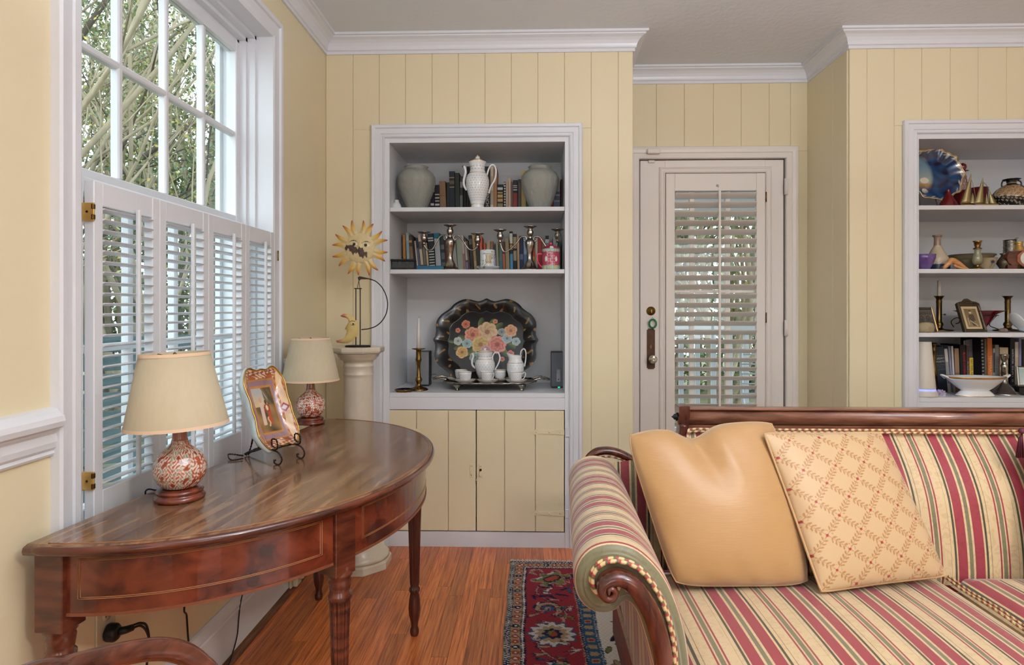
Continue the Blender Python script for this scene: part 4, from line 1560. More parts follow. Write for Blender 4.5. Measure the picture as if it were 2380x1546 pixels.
MB().lathe([(0, .026), (.008, .028), (.010, .034), (.007, .041), (0, .043)], 14).build('tassel_head', mat('burgundy_thread', S(84, 28, 44), .6), ts)

# ------------------------------------------------------------------ oriental rug
RX0, RY1 = -.098, 3.000
RW, RLEN = 2.3, 2.7
gx = list(np.arange(0, .62, .0032)) + list(np.arange(.62, RW + .01, .03))
gy = list(np.arange(0, 1.16, .0034)) + list(np.arange(1.16, RLEN + .01, .03))
U, V = np.meshgrid(np.array(gx), np.array(gy))


def rug_colors(U, V):
    navy, red, ivory, blue, tan, green, orange, rose = [np.array(S(*c)) for c in ((26, 26, 58), (138, 44, 54), (206, 196, 188), (44, 78, 106), (156, 132, 104), (104, 110, 62), (150, 66, 46), (176, 128, 112))]
    jit = .0022 * np.sin(V * 410 + 2 * np.sin(U * 300)) + .0016 * np.sin(U * 520 + V * 90)
    E = np.minimum(U, V * 1.0) + jit                   # distance in from the edge
    A = np.where(U < V, V, U)                          # run along the border
    C = np.zeros(U.shape + (3,)) + ivory

    def put(mask, col):
        C[mask] = col
    put(E < .345, blue)
    put(E < .285, navy)
    put(E < .281, rose)
    put(E < .277, red)
    put(E < .079, navy)
    put(E < .072, ivory)
    put(E < .066, navy)
    put(E < .061, tan)
    put(E < .026, navy)
    zig = np.abs(((A * 78) % 1) - .5) * 2
    put((E < .024) & (E > .004) & (np.abs((E - .004) / .020 - zig) < .22), ivory * .9)
    put(E < .004, tan * .8)
    # guard border blocks
    ph = (A * 27) % 1
    k = np.floor(A * 27)
    e2 = (E - .0435) / .0145
    blk = ((ph - .5) / .36) ** 2 + e2 ** 2 < 1
    g1 = (E > .027) & (E < .060)
    put(g1 & blk & (k % 4 != 0), orange)
    put(g1 & blk & (k % 4 == 0), navy)
    put(g1 & (((ph - .5) / .13) ** 2 + (e2 / .36) ** 2 < 1), ivory)
    # blue guard border with tan florets
    ph = (A * 22) % 1
    k = np.floor(A * 22)
    e2 = (E - .3125) / .022
    g2 = (E > .288) & (E < .342)
    rr = ((ph - .5) / .34) ** 2 + e2 ** 2
    th = np.arctan2(e2, ph - .5)
    put(g2 & (rr < .75 + .3 * np.cos(6 * th)), tan)
    put(g2 & (rr < .22) & (k % 3 == 0), red)
    put(g2 & (np.abs(np.abs(e2) - 1.12) < .05), ivory * .8)
    # red main border with palmettes, scrolls and leaves
    m = (E > .082) & (E < .275)
    e3 = (E - .178) / .1
    for scale, ncol, seed in ((1, 0, 0.0),):
        vine = np.abs(e3 - .55 * np.sin(A * 15.0)) < .055
        put(m & vine, navy)
        put(m & (np.abs(e3 - .55 * np.sin(A * 15.0)) < .025), rose)
    for (a0, e0, r0, kind) in ((.20, .02, .070, 0), (.47, -.15, .058, 1), (.665, .0, .086, 2), (.90, .1, .06, 1), (1.10, -.05, .08, 2)):
        for sgn in (1,):
            dx, dy = (A - a0), (E - .178) - e0 * .1
            r = np.hypot(dx, dy) / r0
            t = np.arctan2(dy, dx)
            if kind == 2:
                put(m & (r < 1.0 + .10 * np.cos(12 * t)), blue)
                put(m & (r < .90 + .12 * np.cos(12 * t)), ivory * .85)
                put(m & (r < .66 + .08 * np.cos(12 * t)), tan)
                put(m & (r < .40 + .05 * np.cos(8 * t)), navy)
                put(m & (r < .22), orange)
            elif kind == 1:
                put(m & (np.abs(r - .72 - .10 * np.cos(7 * t)) < .25) & (np.cos(t) < .55), navy)
                put(m & (np.abs(r - .72) < .15) & (np.cos(t) < .5), tan)
                put(m & (r < .42), blue)
                put(m & (r < .2), rose)
            else:
                put(m & (r < .95 + .28 * np.cos(5 * t + 1)), rose * .8)
                put(m & (r < .78 + .25 * np.cos(5 * t + 1)), green)
                put(m & (r < .42), navy)
                put(m & (r < .3), orange * 1.1)
    rng = random.Random(4)
    cols = [blue, green, tan, navy, rose, ivory * .8]
    for _ in range(70):
        a0, e0 = rng.uniform(.09, 1.3), rng.uniform(.095, .262)
        ra, re, ph0 = rng.uniform(.010, .024), rng.uniform(.005, .011), rng.uniform(0, 3.14)
        dx, dy = A - a0, E - e0
        p_, q_ = dx * math.cos(ph0) + dy * math.sin(ph0), -dx * math.sin(ph0) + dy * math.cos(ph0)
        p_ = p_ + 8 * q_ * q_ / .02
        d = (p_ / ra) ** 2 + (q_ / re) ** 2
        put(m & (d < 1.7), navy)
        put(m & (d < 1.0), cols[rng.randrange(len(cols))])
    # ivory field
    f = E > .346
    cols = [navy, red, green, blue, tan]
    for _ in range(240):
        a0, e0 = rng.uniform(.35, 1.9), rng.uniform(.36, .9)
        ra, re, ph0 = rng.uniform(.012, .034), rng.uniform(.004, .013), rng.uniform(0, 3.14)
        dx, dy = V - a0, U - e0
        p_, q_ = dx * math.cos(ph0) + dy * math.sin(ph0), -dx * math.sin(ph0) + dy * math.cos(ph0)
        d = (p_ / ra) ** 2 + (q_ / re) ** 2
        put(f & (d < 1.5), navy)
        put(f & (d < 1.0), cols[rng.randrange(len(cols))])
    return C * (1 + .10 * np.sin(U * 2300)[..., None] * np.sin(V * 2100)[..., None])


Cc = rug_colors(U, V).reshape(-1, 3)
ny, nx = U.shape
rv = [(RX0 + u + .0025 * math.sin(v * 17), RY1 - v, .0095 + .0006 * math.sin(u * 40 + v * 31)) for u, v in zip(U.ravel(), V.ravel())]
q = MB()
q.v = rv
q.f = [(j * nx + i, (j + 1) * nx + i, (j + 1) * nx + i + 1, j * nx + i + 1) for j in range(ny - 1) for i in range(nx - 1)]
q.sm = [True] * len(q.f)
q.col = [tuple(c) for c in Cc]
rug = thing('oriental_rug', 'red and navy oriental rug with white fringe lying beside and under the sofa', 'rug', (0, 0, .0016))
q.build('pile', attr_mat('wool_pile', .9, .15, bump=(420, .5)), rug)
MB().box(RX0 + .002, RX0 + RW, RY1 - RLEN, RY1 - .002, .0, .0088).build('backing', mat('rug_backing', S(120, 100, 88), .9), rug)
q = MB()
x = RX0
while x < RX0 + 1.0:
    dx, L = RND.uniform(-.008, .008), RND.uniform(.010, .024)
    q.tube([(x, RY1 - .003, .007), (x + dx * .6, RY1 + L * .6, .006 + RND.random() * .008), (x + dx, RY1 + L, .002 + RND.random() * .006)], .0015, 4)
    x += .0022
stuff(q.build('fringe', mat('white_cotton', S(214, 206, 204), .9), rug))

# ------------------------------------------------------------------ armchair whose arm rises into the picture
CHW = wood_mat('chair_mahogany', S(58, 26, 18), S(86, 42, 28), S(110, 58, 40), .24, .45, 5, (8, 2, 8))
ch = thing('wooden_armchair', 'polished mahogany armchair at the near corner of the table, only one curved arm showing', 'chair', (-.80, .78, 0))
W = lambda x, y, z: (x + .80, y - .78, z)
ap = [(60, 1549, .75), (150, 1529, .82), (250, 1505, .88), (330, 1490, .93), (385, 1488, .96), (430, 1499, .985), (465, 1524, 1.0), (490, 1556, 1.005)]
pts = [Vector(W(wx(a, y), y, wz(b_, y, a) - .014)) for a, b_, y in ap]
pts = [pts[0] + Vector((-.012, -.16, .035))] + pts + [pts[-1] + Vector((.010, -.01, -.05)), pts[-1] + Vector((.006, -.05, -.13)), pts[-1] + Vector((-.004, -.07, -.20))]
MB().tube(smooth_path(pts, 6), .0165, 12, flat=1.0).build('arm', CHW, ch)
ml = [Vector((-p.x - .02, p.y, p.z)) for p in pts]
ml = [Vector((-.205 - (p.x - .205) * .4, p.y, p.z)) for p in pts]
MB().tube(smooth_path(ml, 6), .0165, 12).build('arm', CHW, ch)
xa_, ya_, za_ = pts[0]
MB().box(-.20, xa_ + .006, -.19, .27, .415, .455, .012).build('seat', mat('chair_seat_fabric', S(150, 120, 90), .8), ch)
for sx in (-.19, xa_ - .002):
    MB().tube([(sx, -.19 - .03, 0), (sx, -.185, .25), (sx, -.19, .46), (sx, ya_, za_), (sx, ya_ - .05, .98)], .016, 10).build('back_post', CHW, ch)
    MB().tube([(sx, .25, 0), (sx, .25, .25), (sx, .25, .44)], [.012, .016, .018], 10).build('leg', CHW, ch)
MB().box(-.20, xa_ + .01, ya_ - .06, ya_ - .035, .86, .96, .008).build('crest_rail', CHW, ch)
MB().box(-.19, xa_, ya_ - .03, ya_ - .01, .62, .67, .006).build('splat_rail', CHW, ch)
for y_ in (-.19, .25):
    MB().box(-.19, xa_, y_ - .012, y_ + .012, .36, .416, .004).build('seat_rail', CHW, ch)
for sx in (-.19, xa_ - .002):
    MB().box(sx - .011, sx + .011, -.19, .25, .36, .416, .004).build('seat_rail', CHW, ch)
# ------------------------------------------------------------------ books
ORD = 'first second third fourth fifth sixth seventh eighth ninth tenth eleventh twelfth thirteenth fourteenth fifteenth sixteenth seventeenth eighteenth nineteenth twentieth twenty-first twenty-second twenty-third twenty-fourth twenty-fifth twenty-sixth twenty-seventh twenty-eighth twenty-ninth thirtieth thirty-first thirty-second thirty-third thirty-fourth thirty-fifth thirty-sixth thirty-seventh thirty-eighth thirty-ninth fortieth forty-first forty-second forty-third forty-fourth forty-fifth'.split()
PAGES = mat('book_paper', S(212, 198, 170), .8, bump=(300, .2, (1, .05, .05)))
_tx = {}


def text_mesh(s_, size, material, ext=.0):
    cu = bpy.data.curves.new('lettering', 'FONT')
    cu.body = s_
    cu.size = size
    cu.align_x = 'CENTER'
    cu.align_y = 'CENTER'
    cu.resolution_u = 2
    cu.extrude = ext
    o = bpy.data.objects.new('lettering', cu)
    COL.objects.link(o)
    dg = bpy.context.evaluated_depsgraph_get()
    me = bpy.data.meshes.new_from_object(o.evaluated_get(dg))
    bpy.data.objects.remove(o)
    bpy.data.curves.remove(cu)
    me.name = 'lettering'
    me.materials.clear()
    me.materials.append(material)
    return me


def cloth(c):
    return mat('cover_%02x%02x%02x' % c, S(*c), .5, 0, .4, bump=(220, .08))


def ink(c):
    return mat('print_%02x%02x%02x' % c, S(*c), .45, 0, .4)


def book(label, group, pxl, pxr, pyt, zb, y, c, lean=0.0, deco=None, text=None, depth=.17):
    """a book standing on a shelf, spine to the room; pxl/pxr the spine edges at its foot"""
    x0, x1 = wx(pxl, y), wx(pxr, y)
    w = max(.006, (x1 - x0) * .97)
    h = (wz(pyt, y, (pxl + pxr) / 2) - zb) / max(.8, math.cos(math.radians(lean))) - abs(math.sin(math.radians(lean))) * w * .5
    t = thing('book', label, 'book', (x0, y, zb + .0004 + (0 if lean <= 0 else 0)), group=group)
    t.rotation_euler = (0, -math.radians(lean), 0)
    if lean > 0:                                       # leans to the left, pivots on its right foot
        t.location.x = x1 - w * math.cos(math.radians(lean))
        t.location.z = zb + .0004
        t.location.z += 0
    bt = min(.0022, w * .2)
    cv = MB()
    cv.box(0, w, 0, .003, 0, h, .0008)
    cv.box(0, bt, .003, depth, 0, h)
    cv.box(w - bt, w, .003, depth, 0, h)
    cv.build('cover', cloth(c), t)
    MB().box(bt, w - bt, .003, depth - .004, .003, h - .004).build('pages', PAGES, t)
    if deco:
        for z0, z1, cc in deco:
            MB().box(w * .06, w * .94, -.0007, .0005, h * z0, h * z1).build('spine_band', ink(cc), t)
    if text:
        s_, cc, zc, lng, way = text
        sz = min(w * .85, lng * h / max(1, len(s_)) * 1.75)
        me = text_mesh(s_, sz, ink(cc))
        # way: 'v' runs down the spine, 'h' across it
        obj('title', me, t, (w / 2, -.0011, h * zc), (math.pi / 2, math.pi / 2 if way == 'v' else 0, 0))
    return t


BK, WH, GD = (26, 25, 28), (206, 202, 196), (186, 150, 84)
top_books = [
    (1000.5, 1009.5, 447, (40, 32, 46), 0, 'small dark violet', [(.08, .12, WH), (.2, .3, WH), (.4, .5, WH)], None),
    (1010.5, 1022.5, 430, (36, 28, 40), 1, 'black book with white stripes', [(.03, .06, WH), (.12, .16, WH), (.21, .23, WH), (.3, .36, WH), (.44, .47, WH), (.54, .58, WH), (.66, .69, WH)], None),
    (1023, 1037.5, 421, (142, 106, 74), 2, 'plain tan brown', [(.55, .57, (110, 78, 52))], None),
    (1038, 1045, 424, (34, 38, 36), 0, 'slim dark green', None, None),
    (1045, 1058, 398, (28, 34, 48), 1, 'tall navy', [(.62, .64, GD), (.70, .78, (96, 84, 60)), (.84, .86, GD)], None),
    (1058.5, 1069, 402, (44, 50, 40), 1, 'dark olive', None, None),
    (1069, 1076, 410, (58, 56, 58), 0, 'charcoal paperback', [(.1, .5, (120, 118, 118)), (.7, .85, (150, 146, 150))], None),
    (1077, 1084, 432, (26, 22, 26), 0, 'short black', None, None),
    (1084.5, 1090, 387, (30, 28, 30), 0, 'tall thin black', None, None),
    (1091, 1098, 386, (104, 74, 58), 0, 'tall brown', None, None),
    (1099, 1112, 396, (60, 44, 44), 0, 'dark brown', None, None),
    (1113, 1125, 400, (44, 48, 60), 0, 'slate', None, None),
    (1126, 1139, 387, (30, 29, 31), 0, 'black lettered', None, ('FRENCH &', (210, 206, 200), .30, .55, 'v')),
    (1139.5, 1147.5, 387.5, (204, 190, 166), 0, 'cream', [(.1, .14, (120, 96, 74)), (.2, .5, (176, 156, 130)), (.6, .8, (176, 156, 130))], None),
    (1148, 1155, 388, (176, 122, 82), 0, 'orange tan', None, None),
    (1155.5, 1170, 429, (28, 28, 30), 0, 'black and gold', [(.06, .16, (120, 110, 62)), (.2, .36, (120, 110, 62)), (.42, .52, GD), (.56, .66, GD), (.70, .74, GD), (.82, .9, WH)], None),
    (1171, 1175.5, 423, (36, 34, 36), 0, 'spiral-bound black', [(k / 12 + .02, k / 12 + .06, WH) for k in range(12)], None),
    (1176, 1181, 421, (190, 164, 142), 0, 'thin tan', None, None),
    (1181.5, 1187.5, 414, (198, 172, 148), 0, 'beige paperback', None, None),
    (1188, 1191.5, 422, (132, 98, 88), 0, 'thin rose brown', None, None),
    (1192, 1203.5, 419, (42, 36, 38), 0, 'black book with red panel', [(.20, .62, (140, 40, 40)), (.70, .73, WH), (.77, .79, WH), (.82, .85, WH), (.08, .14, WH)], None),
    (1204, 1211, 417, (66, 60, 60), 0, 'dark grey', [(.1, .9, (92, 84, 82))], None),
    (1211.5, 1222.5, 396, (196, 166, 104), 0, 'tall straw yellow', None, None),
    (1223, 1233, 432, (60, 110, 92), 0, 'green', None, None),
    (1234, 1250, 425, (120, 112, 104), 0, 'wide grey', None, None),
    (1251, 1264, 428, (92, 66, 60), 0, 'umber', None, None),
    (1265, 1277, 424, (150, 140, 128), 0, 'stone grey', None, None),
    (1278, 1287, 430, (176, 48, 34), 0, 'vermilion', None, None),
    (1287.5, 1302, 414, (200, 204, 206), 0, 'white lettered', [(.08, .16, (120, 124, 150)), (.2, .34, (120, 124, 150)), (.38, .5, (120, 124, 150)), (.55, .62, (120, 124, 150))], None),
    (1303, 1313.5, 417, (92, 52, 46), 0, 'chestnut brown', None, None)]
for k, (a, b_, pt, c, ln, nm, deco, tx) in enumerate(top_books):
    nm = nm if 'book' in nm else nm + ' book'
    book('%s, %s from the left on the top shelf, left bookcase' % (nm, ORD[k]), 'books on the top shelf of the left bookcase', a, b_, pt, SZ[0], 3.455, c, ln, deco, tx)

mid_books = [
    (937, 943.5, 545, (176, 122, 66), 1, 'orange brown', None, None),
    (946, 953, 541, (168, 188, 190), 2, 'pale blue', [(.1, .8, (150, 172, 178))], None),
    (956, 964, 547, (82, 62, 44), 5, 'brown and gold', [(.2, .7, (134, 104, 70)), (.8, .86, GD)], None),
    (965, 969, 551, (34, 30, 34), 6, 'thin black', None, None),
    (970, 973.5, 560, (206, 194, 176), 6, 'thin cream', None, None),
    (974, 979, 553, (34, 42, 66), 6, 'thin navy', [(.1, .7, (90, 98, 120))], None),
    (979.5, 986, 546, (206, 186, 162), 6, 'cream and red', [(.04, .2, (150, 46, 44)), (.62, .82, (80, 70, 70))], None),
    (986.5, 993, 550, (58, 54, 44), 5, 'olive black', [(.2, .7, (110, 104, 90))], None),
    (993.5, 998, 564, (196, 172, 142), 5, 'thin beige', None, None),
    (998.5, 1013, 543, (34, 34, 44), 4, 'thick black', [(k / 14 + .02, k / 14 + .045, WH) for k in range(8)] + [(.86, .9, WH), (.80, .83, WH)], None),
    (1013.5, 1027, 542, (40, 116, 140), 4, 'teal and white', [(.06, .86, (196, 196, 198))], None),
    (1027.5, 1037, 557, (52, 54, 60), 4, 'charcoal', [(.1, .3, (96, 100, 106)), (.4, .6, (96, 100, 106)), (.7, .84, (110, 112, 116))], None),
    (1037.5, 1043, 555, (86, 40, 38), 4, 'maroon', None, None),
    (1043.5, 1047.5, 600, (176, 76, 48), 3, 'small rust', None, None),
    (1048, 1055, 565, (196, 188, 174), 4, 'off-white', None, None),
    (1055.5, 1064, 559, (196, 194, 186), 5, 'white', [(.1, .8, (160, 158, 150))], None),
    (1064.5, 1078, 556, (142, 146, 128), 4, 'wide sage green', [(.02, .98, (150, 152, 134))], None),
    (1078.5, 1084, 547, (198, 174, 160), 5, 'pink cream', [(.02, .5, (150, 106, 92))], None),
    (1084.5, 1090, 554, (58, 56, 66), 5, 'black and violet', [(.1, .3, (130, 120, 150)), (.35, .9, (176, 170, 164))], None),
    (1090.5, 1093.5, 560, (110, 82, 60), 5, 'slim brown', None, None),
    (1094, 1102, 547, (40, 38, 38), 4, 'black paperback', [(.75, .9, (96, 94, 90))], None),
    (1102.5, 1109, 546, (180, 150, 104), 4, 'straw tan', [(.3, .9, (160, 132, 92))], None),
    (1109.5, 1117, 552, (52, 46, 44), 4, 'dark sepia', None, None),
    (1117.5, 1124, 549, (206, 92, 70), 3, 'tall salmon', None, None),
    (1124.5, 1130, 566, (206, 90, 66), 1, 'short salmon', None, None),
    (1130.5, 1139, 561, (178, 158, 130), 0, 'pale tan', None, None),
    (1139.5, 1146.5, 561, (146, 100, 70), 0, 'leather brown', None, None),
    (1147, 1154, 566, (112, 92, 138), 2, 'purple and white', [(.6, .95, (40, 40, 60)), (.05, .5, (140, 124, 160))], None),
    (1154.5, 1160, 564, (142, 140, 104), 2, 'khaki', None, None),
    (1160.5, 1168.5, 565, (84, 104, 98), 1, 'grey green', [(.1, .4, (60, 100, 106))], None),
    (1169, 1175.5, 562, (86, 46, 40), 2, 'oxblood', [(.1, .6, (160, 84, 52))], None),
    (1176, 1185, 554, (140, 124, 92), 2, 'drab olive', None, None),
    (1185.5, 1193, 538, (26, 26, 28), 1, 'tall black and blue', [(.08, .45, (66, 140, 178)), (.55, .68, (170, 120, 60)), (.7, .95, (214, 206, 190))], None),
    (1193.5, 1202, 544, (34, 30, 28), 1, 'black and cream', [(.3, .56, (168, 146, 112)), (.62, .92, (168, 146, 112))], None),
    (1202.5, 1208, 547, (188, 158, 128), 1, 'thin sand', None, None),
    (1208.5, 1217, 549, (38, 48, 78), 1, 'navy lettered', [(.35, .5, (100, 112, 140))], None),
    (1217.5, 1225, 550, (132, 156, 182), 1, 'powder blue', [(.1, .5, (70, 100, 140))], None),
    (1225.5, 1236, 560, (60, 70, 100), 0, 'ink blue', None, None),
    (1236.5, 1243.5, 572, (196, 70, 46), 0, 'red and yellow', [(.3, .6, (206, 150, 70))], None),
    (1244, 1250, 555, (186, 174, 146), 0, 'ivory', None, None),
    (1250.5, 1259.5, 552.5, (166, 38, 38), 0, 'bright red', None, None),
    (1260, 1266, 555, (136, 112, 86), 0, 'thin taupe', None, None),
    (1267, 1276.5, 548, (204, 208, 216), 0, 'white book with black top', [(.9, 1.0, BK), (.4, .8, (176, 120, 130))], None),
    (1285.5, 1293, 551, (190, 196, 198), 0, 'pale grey', [(.55, .7, (70, 90, 80))], None),
    (1293.5, 1302, 560, (66, 106, 96), 0, 'bottle green', [(.1, .5, (150, 170, 160))], None)]
for k, (a, b_, pt, c, ln, nm, deco, tx) in enumerate(mid_books):
    nm = nm if 'book' in nm else nm + ' book'
    book('%s, %s from the left on the second shelf, left bookcase' % (nm, ORD[k]), 'books on the second shelf of the left bookcase', a, b_, pt, SZ[1], 3.47, c, ln, deco, tx, .16)

# ------------------------------------------------------------------ wares on the left bookcase
def pxp(prof, pxc, y, zb):
    """turned profile from half widths and rows measured at depth y"""
    k = y / 1500 / (_c + (pxc - 1190) / 1500 * _s)
    return [(hw * k, max(0, wz(py, y, pxc) - zb)) for hw, py in prof]


FROST = mat('frosted_glass', S(150, 148, 140), .55, 0, .4, trans=.0, var=(9, S(138, 138, 128), (1, 1, 1), .3), bump=(30, .9, (1, 1, .6)))
for pxc, lb in ((968, 'frosted grey glass vase at the left end of the top shelf'), (1255, 'frosted grey glass vase right of the tall coffee pot')):
    y = 3.335
    t = thing('frosted_vase', lb, 'vase', (wx(pxc, y), y, SZ[0]), group='pair of frosted vases')
    pr = [(0, 487), (22, 487), (24, 484), (30, 470), (38, 450), (43, 432), (44.5, 420), (43, 412), (38, 403), (30, 397), (26, 394.5), (25.5, 391), (28, 388.5), (25, 387), (24, 390), (24, 395), (36, 405), (40, 420)]
    P = pxp(pr, pxc, y, SZ[0])
    P[0] = (0, 0)
    P[1] = (P[1][0], 0)
    MB().lathe(P, 56).build('vase_body', FROST, t)

sm = thing('white_gadget', 'small white camera-like gadget at the left end of the top shelf', 'gadget', (wx(922, 3.30), 3.30, SZ[0]))
MB().lathe([(.028, 0), (.028, .004), (.024, .022), (.016, .038), (.0125, .040), (.0125, .052), (.011, .053), (.010, .050)], 28).build('gadget_body', PORC, sm)
MB().lathe([(.0095, .0515), (.004, .050), (0, .050)], 16).build('lens', BLACKP, sm)

DOTN = mat('navy_sprig', S(84, 84, 92), .35)


def sprigs(parent, prof, z0, z1, rows, n, size=.0022, phase=0):
    """small printed sprigs standing just proud of the glaze"""
    q = MB()
    for r_ in range(rows):
        z = z0 + (z1 - z0) * (r_ + .5) / rows
        R_ = None
        for (ra, za), (rb, zb_) in zip(prof[:-1], prof[1:]):
            if min(za, zb_) <= z <= max(za, zb_) and abs(zb_ - za) > 1e-6:
                R_ = ra + (rb - ra) * (z - za) / (zb_ - za)
                break
        if not R_:
            continue
        for k in range(n):
            a = 2 * math.pi * (k + .5 * (r_ % 2)) / n + phase
            ca, sa = math.cos(a), math.sin(a)
            R2 = R_ + .0003
            tx, ty = -sa, ca
            for du, dv in ((-1, -.3), (0, .5), (1, -.3)):
                cx, cy, cz = R2 * ca + tx * du * size * .6, R2 * sa + ty * du * size * .6, z + dv * size * .7
                s2 = size * .42
                q.add([(cx - tx * s2, cy - ty * s2, cz - s2 * .6), (cx + tx * s2, cy + ty * s2, cz - s2 * .6), (cx, cy, cz + s2 * .8)], [(0, 1, 2)])
    return stuff(q.build('printed_sprigs', DOTN, parent))


def ring(parent, r, z, w=.0012, nm='gilt_band'):
    return MB().lathe([(r + .0002, z - w), (r + .0006, z), (r + .0002, z + w)], 48, caps=False).build(nm, GOLD, parent)


def handle(pts, r, parent, m=PORC, nm='handle', n=6):
    return MB().tube(smooth_path(pts, n), r, 10).build(nm, m, parent)


# tall coffee pot
y, pxc = 3.30, 1110
k_ = y / 1500
pot = thing('tall_coffee_pot', 'tall white sprigged coffee pot with gilt bands on the top shelf', 'coffee pot', (wx(pxc, y), y, SZ[0]))
pr = [(0, 492), (16, 492), (16.5, 484), (14.5, 478), (17, 470), (23, 450), (27, 430), (27, 420), (24, 408), (20, 404), (17, 396), (17, 388), (20, 379), (21, 376), (17, 374), (12, 372), (7, 369.5), (5, 369)]
P = pxp(pr, pxc, y, SZ[0])
P[0] = (0, 0)
P[1] = (P[1][0], 0)
MB().lathe(P, 56).build('pot_body', PORC, pot)
ring(pot, P[9][0], P[9][1], .0014)
ring(pot, P[13][0], P[13][1], .0016)
ring(pot, P[3][0] + .001, P[3][1] + .004, .001)
MB().lathe([(.0, 0), (.012, 0), (.013, .004), (.010, .012), (.005, .016), (0, .017)], 24).build('finial', PORC, pot, (0, 0, P[-1][1] - .002))
MB().lathe([(.004, 0), (.006, .004), (.003, .010), (0, .011)], 16).build('finial_tip', GOLD, pot, (0, 0, P[-1][1] + .014))
sprigs(pot, P[4:9], P[4][1], P[8][1] - .004, 11, 24, .0036)
sprigs(pot, [P[10], P[11], P[12]], P[10][1] - .004, P[11][1] + .006, 2, 14, .0050)
K = lambda dx, py: (dx * k_, 0, wz(py, y, pxc) - SZ[0])
handle([K(-25, 442), K(-31, 432), K(-32, 418), K(-28, 402), K(-29, 392), K(-32, 386.5)], [.0095] * 6 and .0065, pot, nm='spout')
MB().tube([K(-31, 388.5), K(-36, 386)], [.006, .0035], 8).build('spout_tip', GOLD, pot)
handle([K(22, 407), K(25, 396), K(31, 385), K(39, 385), K(43, 398), K(40, 418), K(31, 434), K(26, 450)], .0046, pot)

# candelabra
def candelabrum(label, pxc, arms, pyt, y):
    t = thing('silver_candelabrum', label, 'candelabrum', (wx(pxc, y), y, SZ[1]), group='pair of silver candelabra')
    k = y / 1500
    Z = lambda py: wz(py, y, pxc) - SZ[1]
    pr = [(0, 0), (.050, 0), (.050, .004), (.040, .008), (.030, .016), (.026, .026), (.020, .036), (.015, .045), (.013, .060), (.016, .078), (.022, .100), (.026, .116), (.024, .128), (.016, .136), (.011, .141)]
    sc_ = (Z(pyt) - .056) / .141
    MB().lathe([(r, z * sc_) for r, z in pr], 40, rf=lambda a, z: 1 + .05 * math.cos(8 * a) * (1 if z < .05 else .5)).build('stem', SILVER, t)

    def cup(px0, py0, nm):
        x = (px0 - pxc) * k
        z = Z(py0)
        q = MB().lathe([(0, z - .062), (.007, z - .060), (.009, z - .055), (.006, z - .050), (.012, z - .044), (.016, z - .034), (.0165, z - .024), (.012, z - .014), (.011, z - .008), (.018, z - .004), (.030, z + .001), (.034, z + .004), (.031, z + .004), (.012, z), (0, z)], 28, rf=lambda a, zz: 1 + .06 * math.cos(7 * a))
        return q.build(nm, SILVER, t, (x, 0, 0))
    cup(pxc, pyt, 'centre_cup')
    for i, (pa, pya) in enumerate(arms):
        cup(pa, pya, 'arm_cup')
        sg = -1 if i == 0 else 1
        A = lambda dx, py: (dx * k, 0, Z(py))
        dxa = abs(pa - pxc)
        MB().tube(smooth_path([A(sg * 15, pyt + 30), A(sg * 11, pyt + 33), A(sg * 8, pyt + 28), A(sg * 12, pyt + 22), A(sg * 22, pyt + 24), A(sg * 32, pyt + 38), A(sg * (dxa - 20), pyt + 54), A(sg * (dxa - 8), pyt + 56), A(sg * dxa, pya + 28)], 6), [.0042] * 49, 8).build('arm', SILVER, t)
    return t


candelabrum('left silver three-light candelabrum on the second shelf', 1046, [(985, 541), (1110, 545)], 525, 3.30)
candelabrum('right silver three-light candelabrum beside the red lidded mug', 1232, [(1162, 536), (1296, 535)], 528, 3.30)

# dark carved box, flat book, two mugs
y = 3.27
bxm = mat('carved_dark_stone', S(40, 44, 44), .45, 0, .5, var=(16, S(26, 28, 28), (1, 1, 1), .2), bump=(60, .4))
t = thing('dark_trinket_box', 'dark green-black carved trinket box at the left of the second shelf', 'box', (wx(938, y), y, SZ[1]))
q = MB()
vs, hw, hd = [], .058, .045
for f, z in ((1.05, 0), (1.05, .005), (.95, .009), (.92, .040), (1.0, .045)):
    vs += [(-hw * f, -hd * f, z), (hw * f, -hd * f, z), (hw * f, hd * f, z), (-hw * f, hd * f, z)]
q.add(vs, [(j * 4 + i, j * 4 + (i + 1) % 4, (j + 1) * 4 + (i + 1) % 4, (j + 1) * 4 + i) for j in range(4) for i in range(4)] + [(3, 2, 1, 0), (16, 17, 18, 19)])
q.build('box_body', bxm, t, (0, 0, 0), (0, 0, .12))
MB().box(-.063, .063, -.050, .050, .0455, .054, .003).build('lid', bxm, t, (0, 0, 0), (0, 0, .12))
t = thing('flat_book', 'teal-blue book lying flat beside the dark trinket box', 'book', (wx(972, 3.30), 3.25, SZ[1]))
q = MB()
q.box(0, .135, 0, .10, 0, .003, .001)
q.box(0, .135, 0, .10, .019, .022, .001)
q.box(0, .135, 0, .003, .003, .019)
q.build('cover', cloth((36, 92, 122)), t)
MB().box(.003, .132, .003, .098, .003, .019).build('pages', PAGES, t)

FLOR = attr_mat('floral_china', .2, .5, .4)


def floral(a, z, r):
    s1 = math.sin(a * 7 + 2 * math.sin(z * 150)) * math.sin(z * 210 + 2 * math.sin(a * 5))
    c = S(214, 222, 224)
    if s1 > .55:
        c = S(150, 132, 104)
    if abs(a - 4.95) < .42 and .028 < z < .075:
        c = S(150, 122, 88) if math.sin(a * 60) * math.sin(z * 900) > -.2 else S(220, 214, 200)
    return c


def fine(pr, n=6):
    out = []
    for (r0, z0), (r1, z1) in zip(pr[:-1], pr[1:]):
        out += [(r0 + (r1 - r0) * k / n, z0 + (z1 - z0) * k / n) for k in range(n)]
    return out + [pr[-1]]


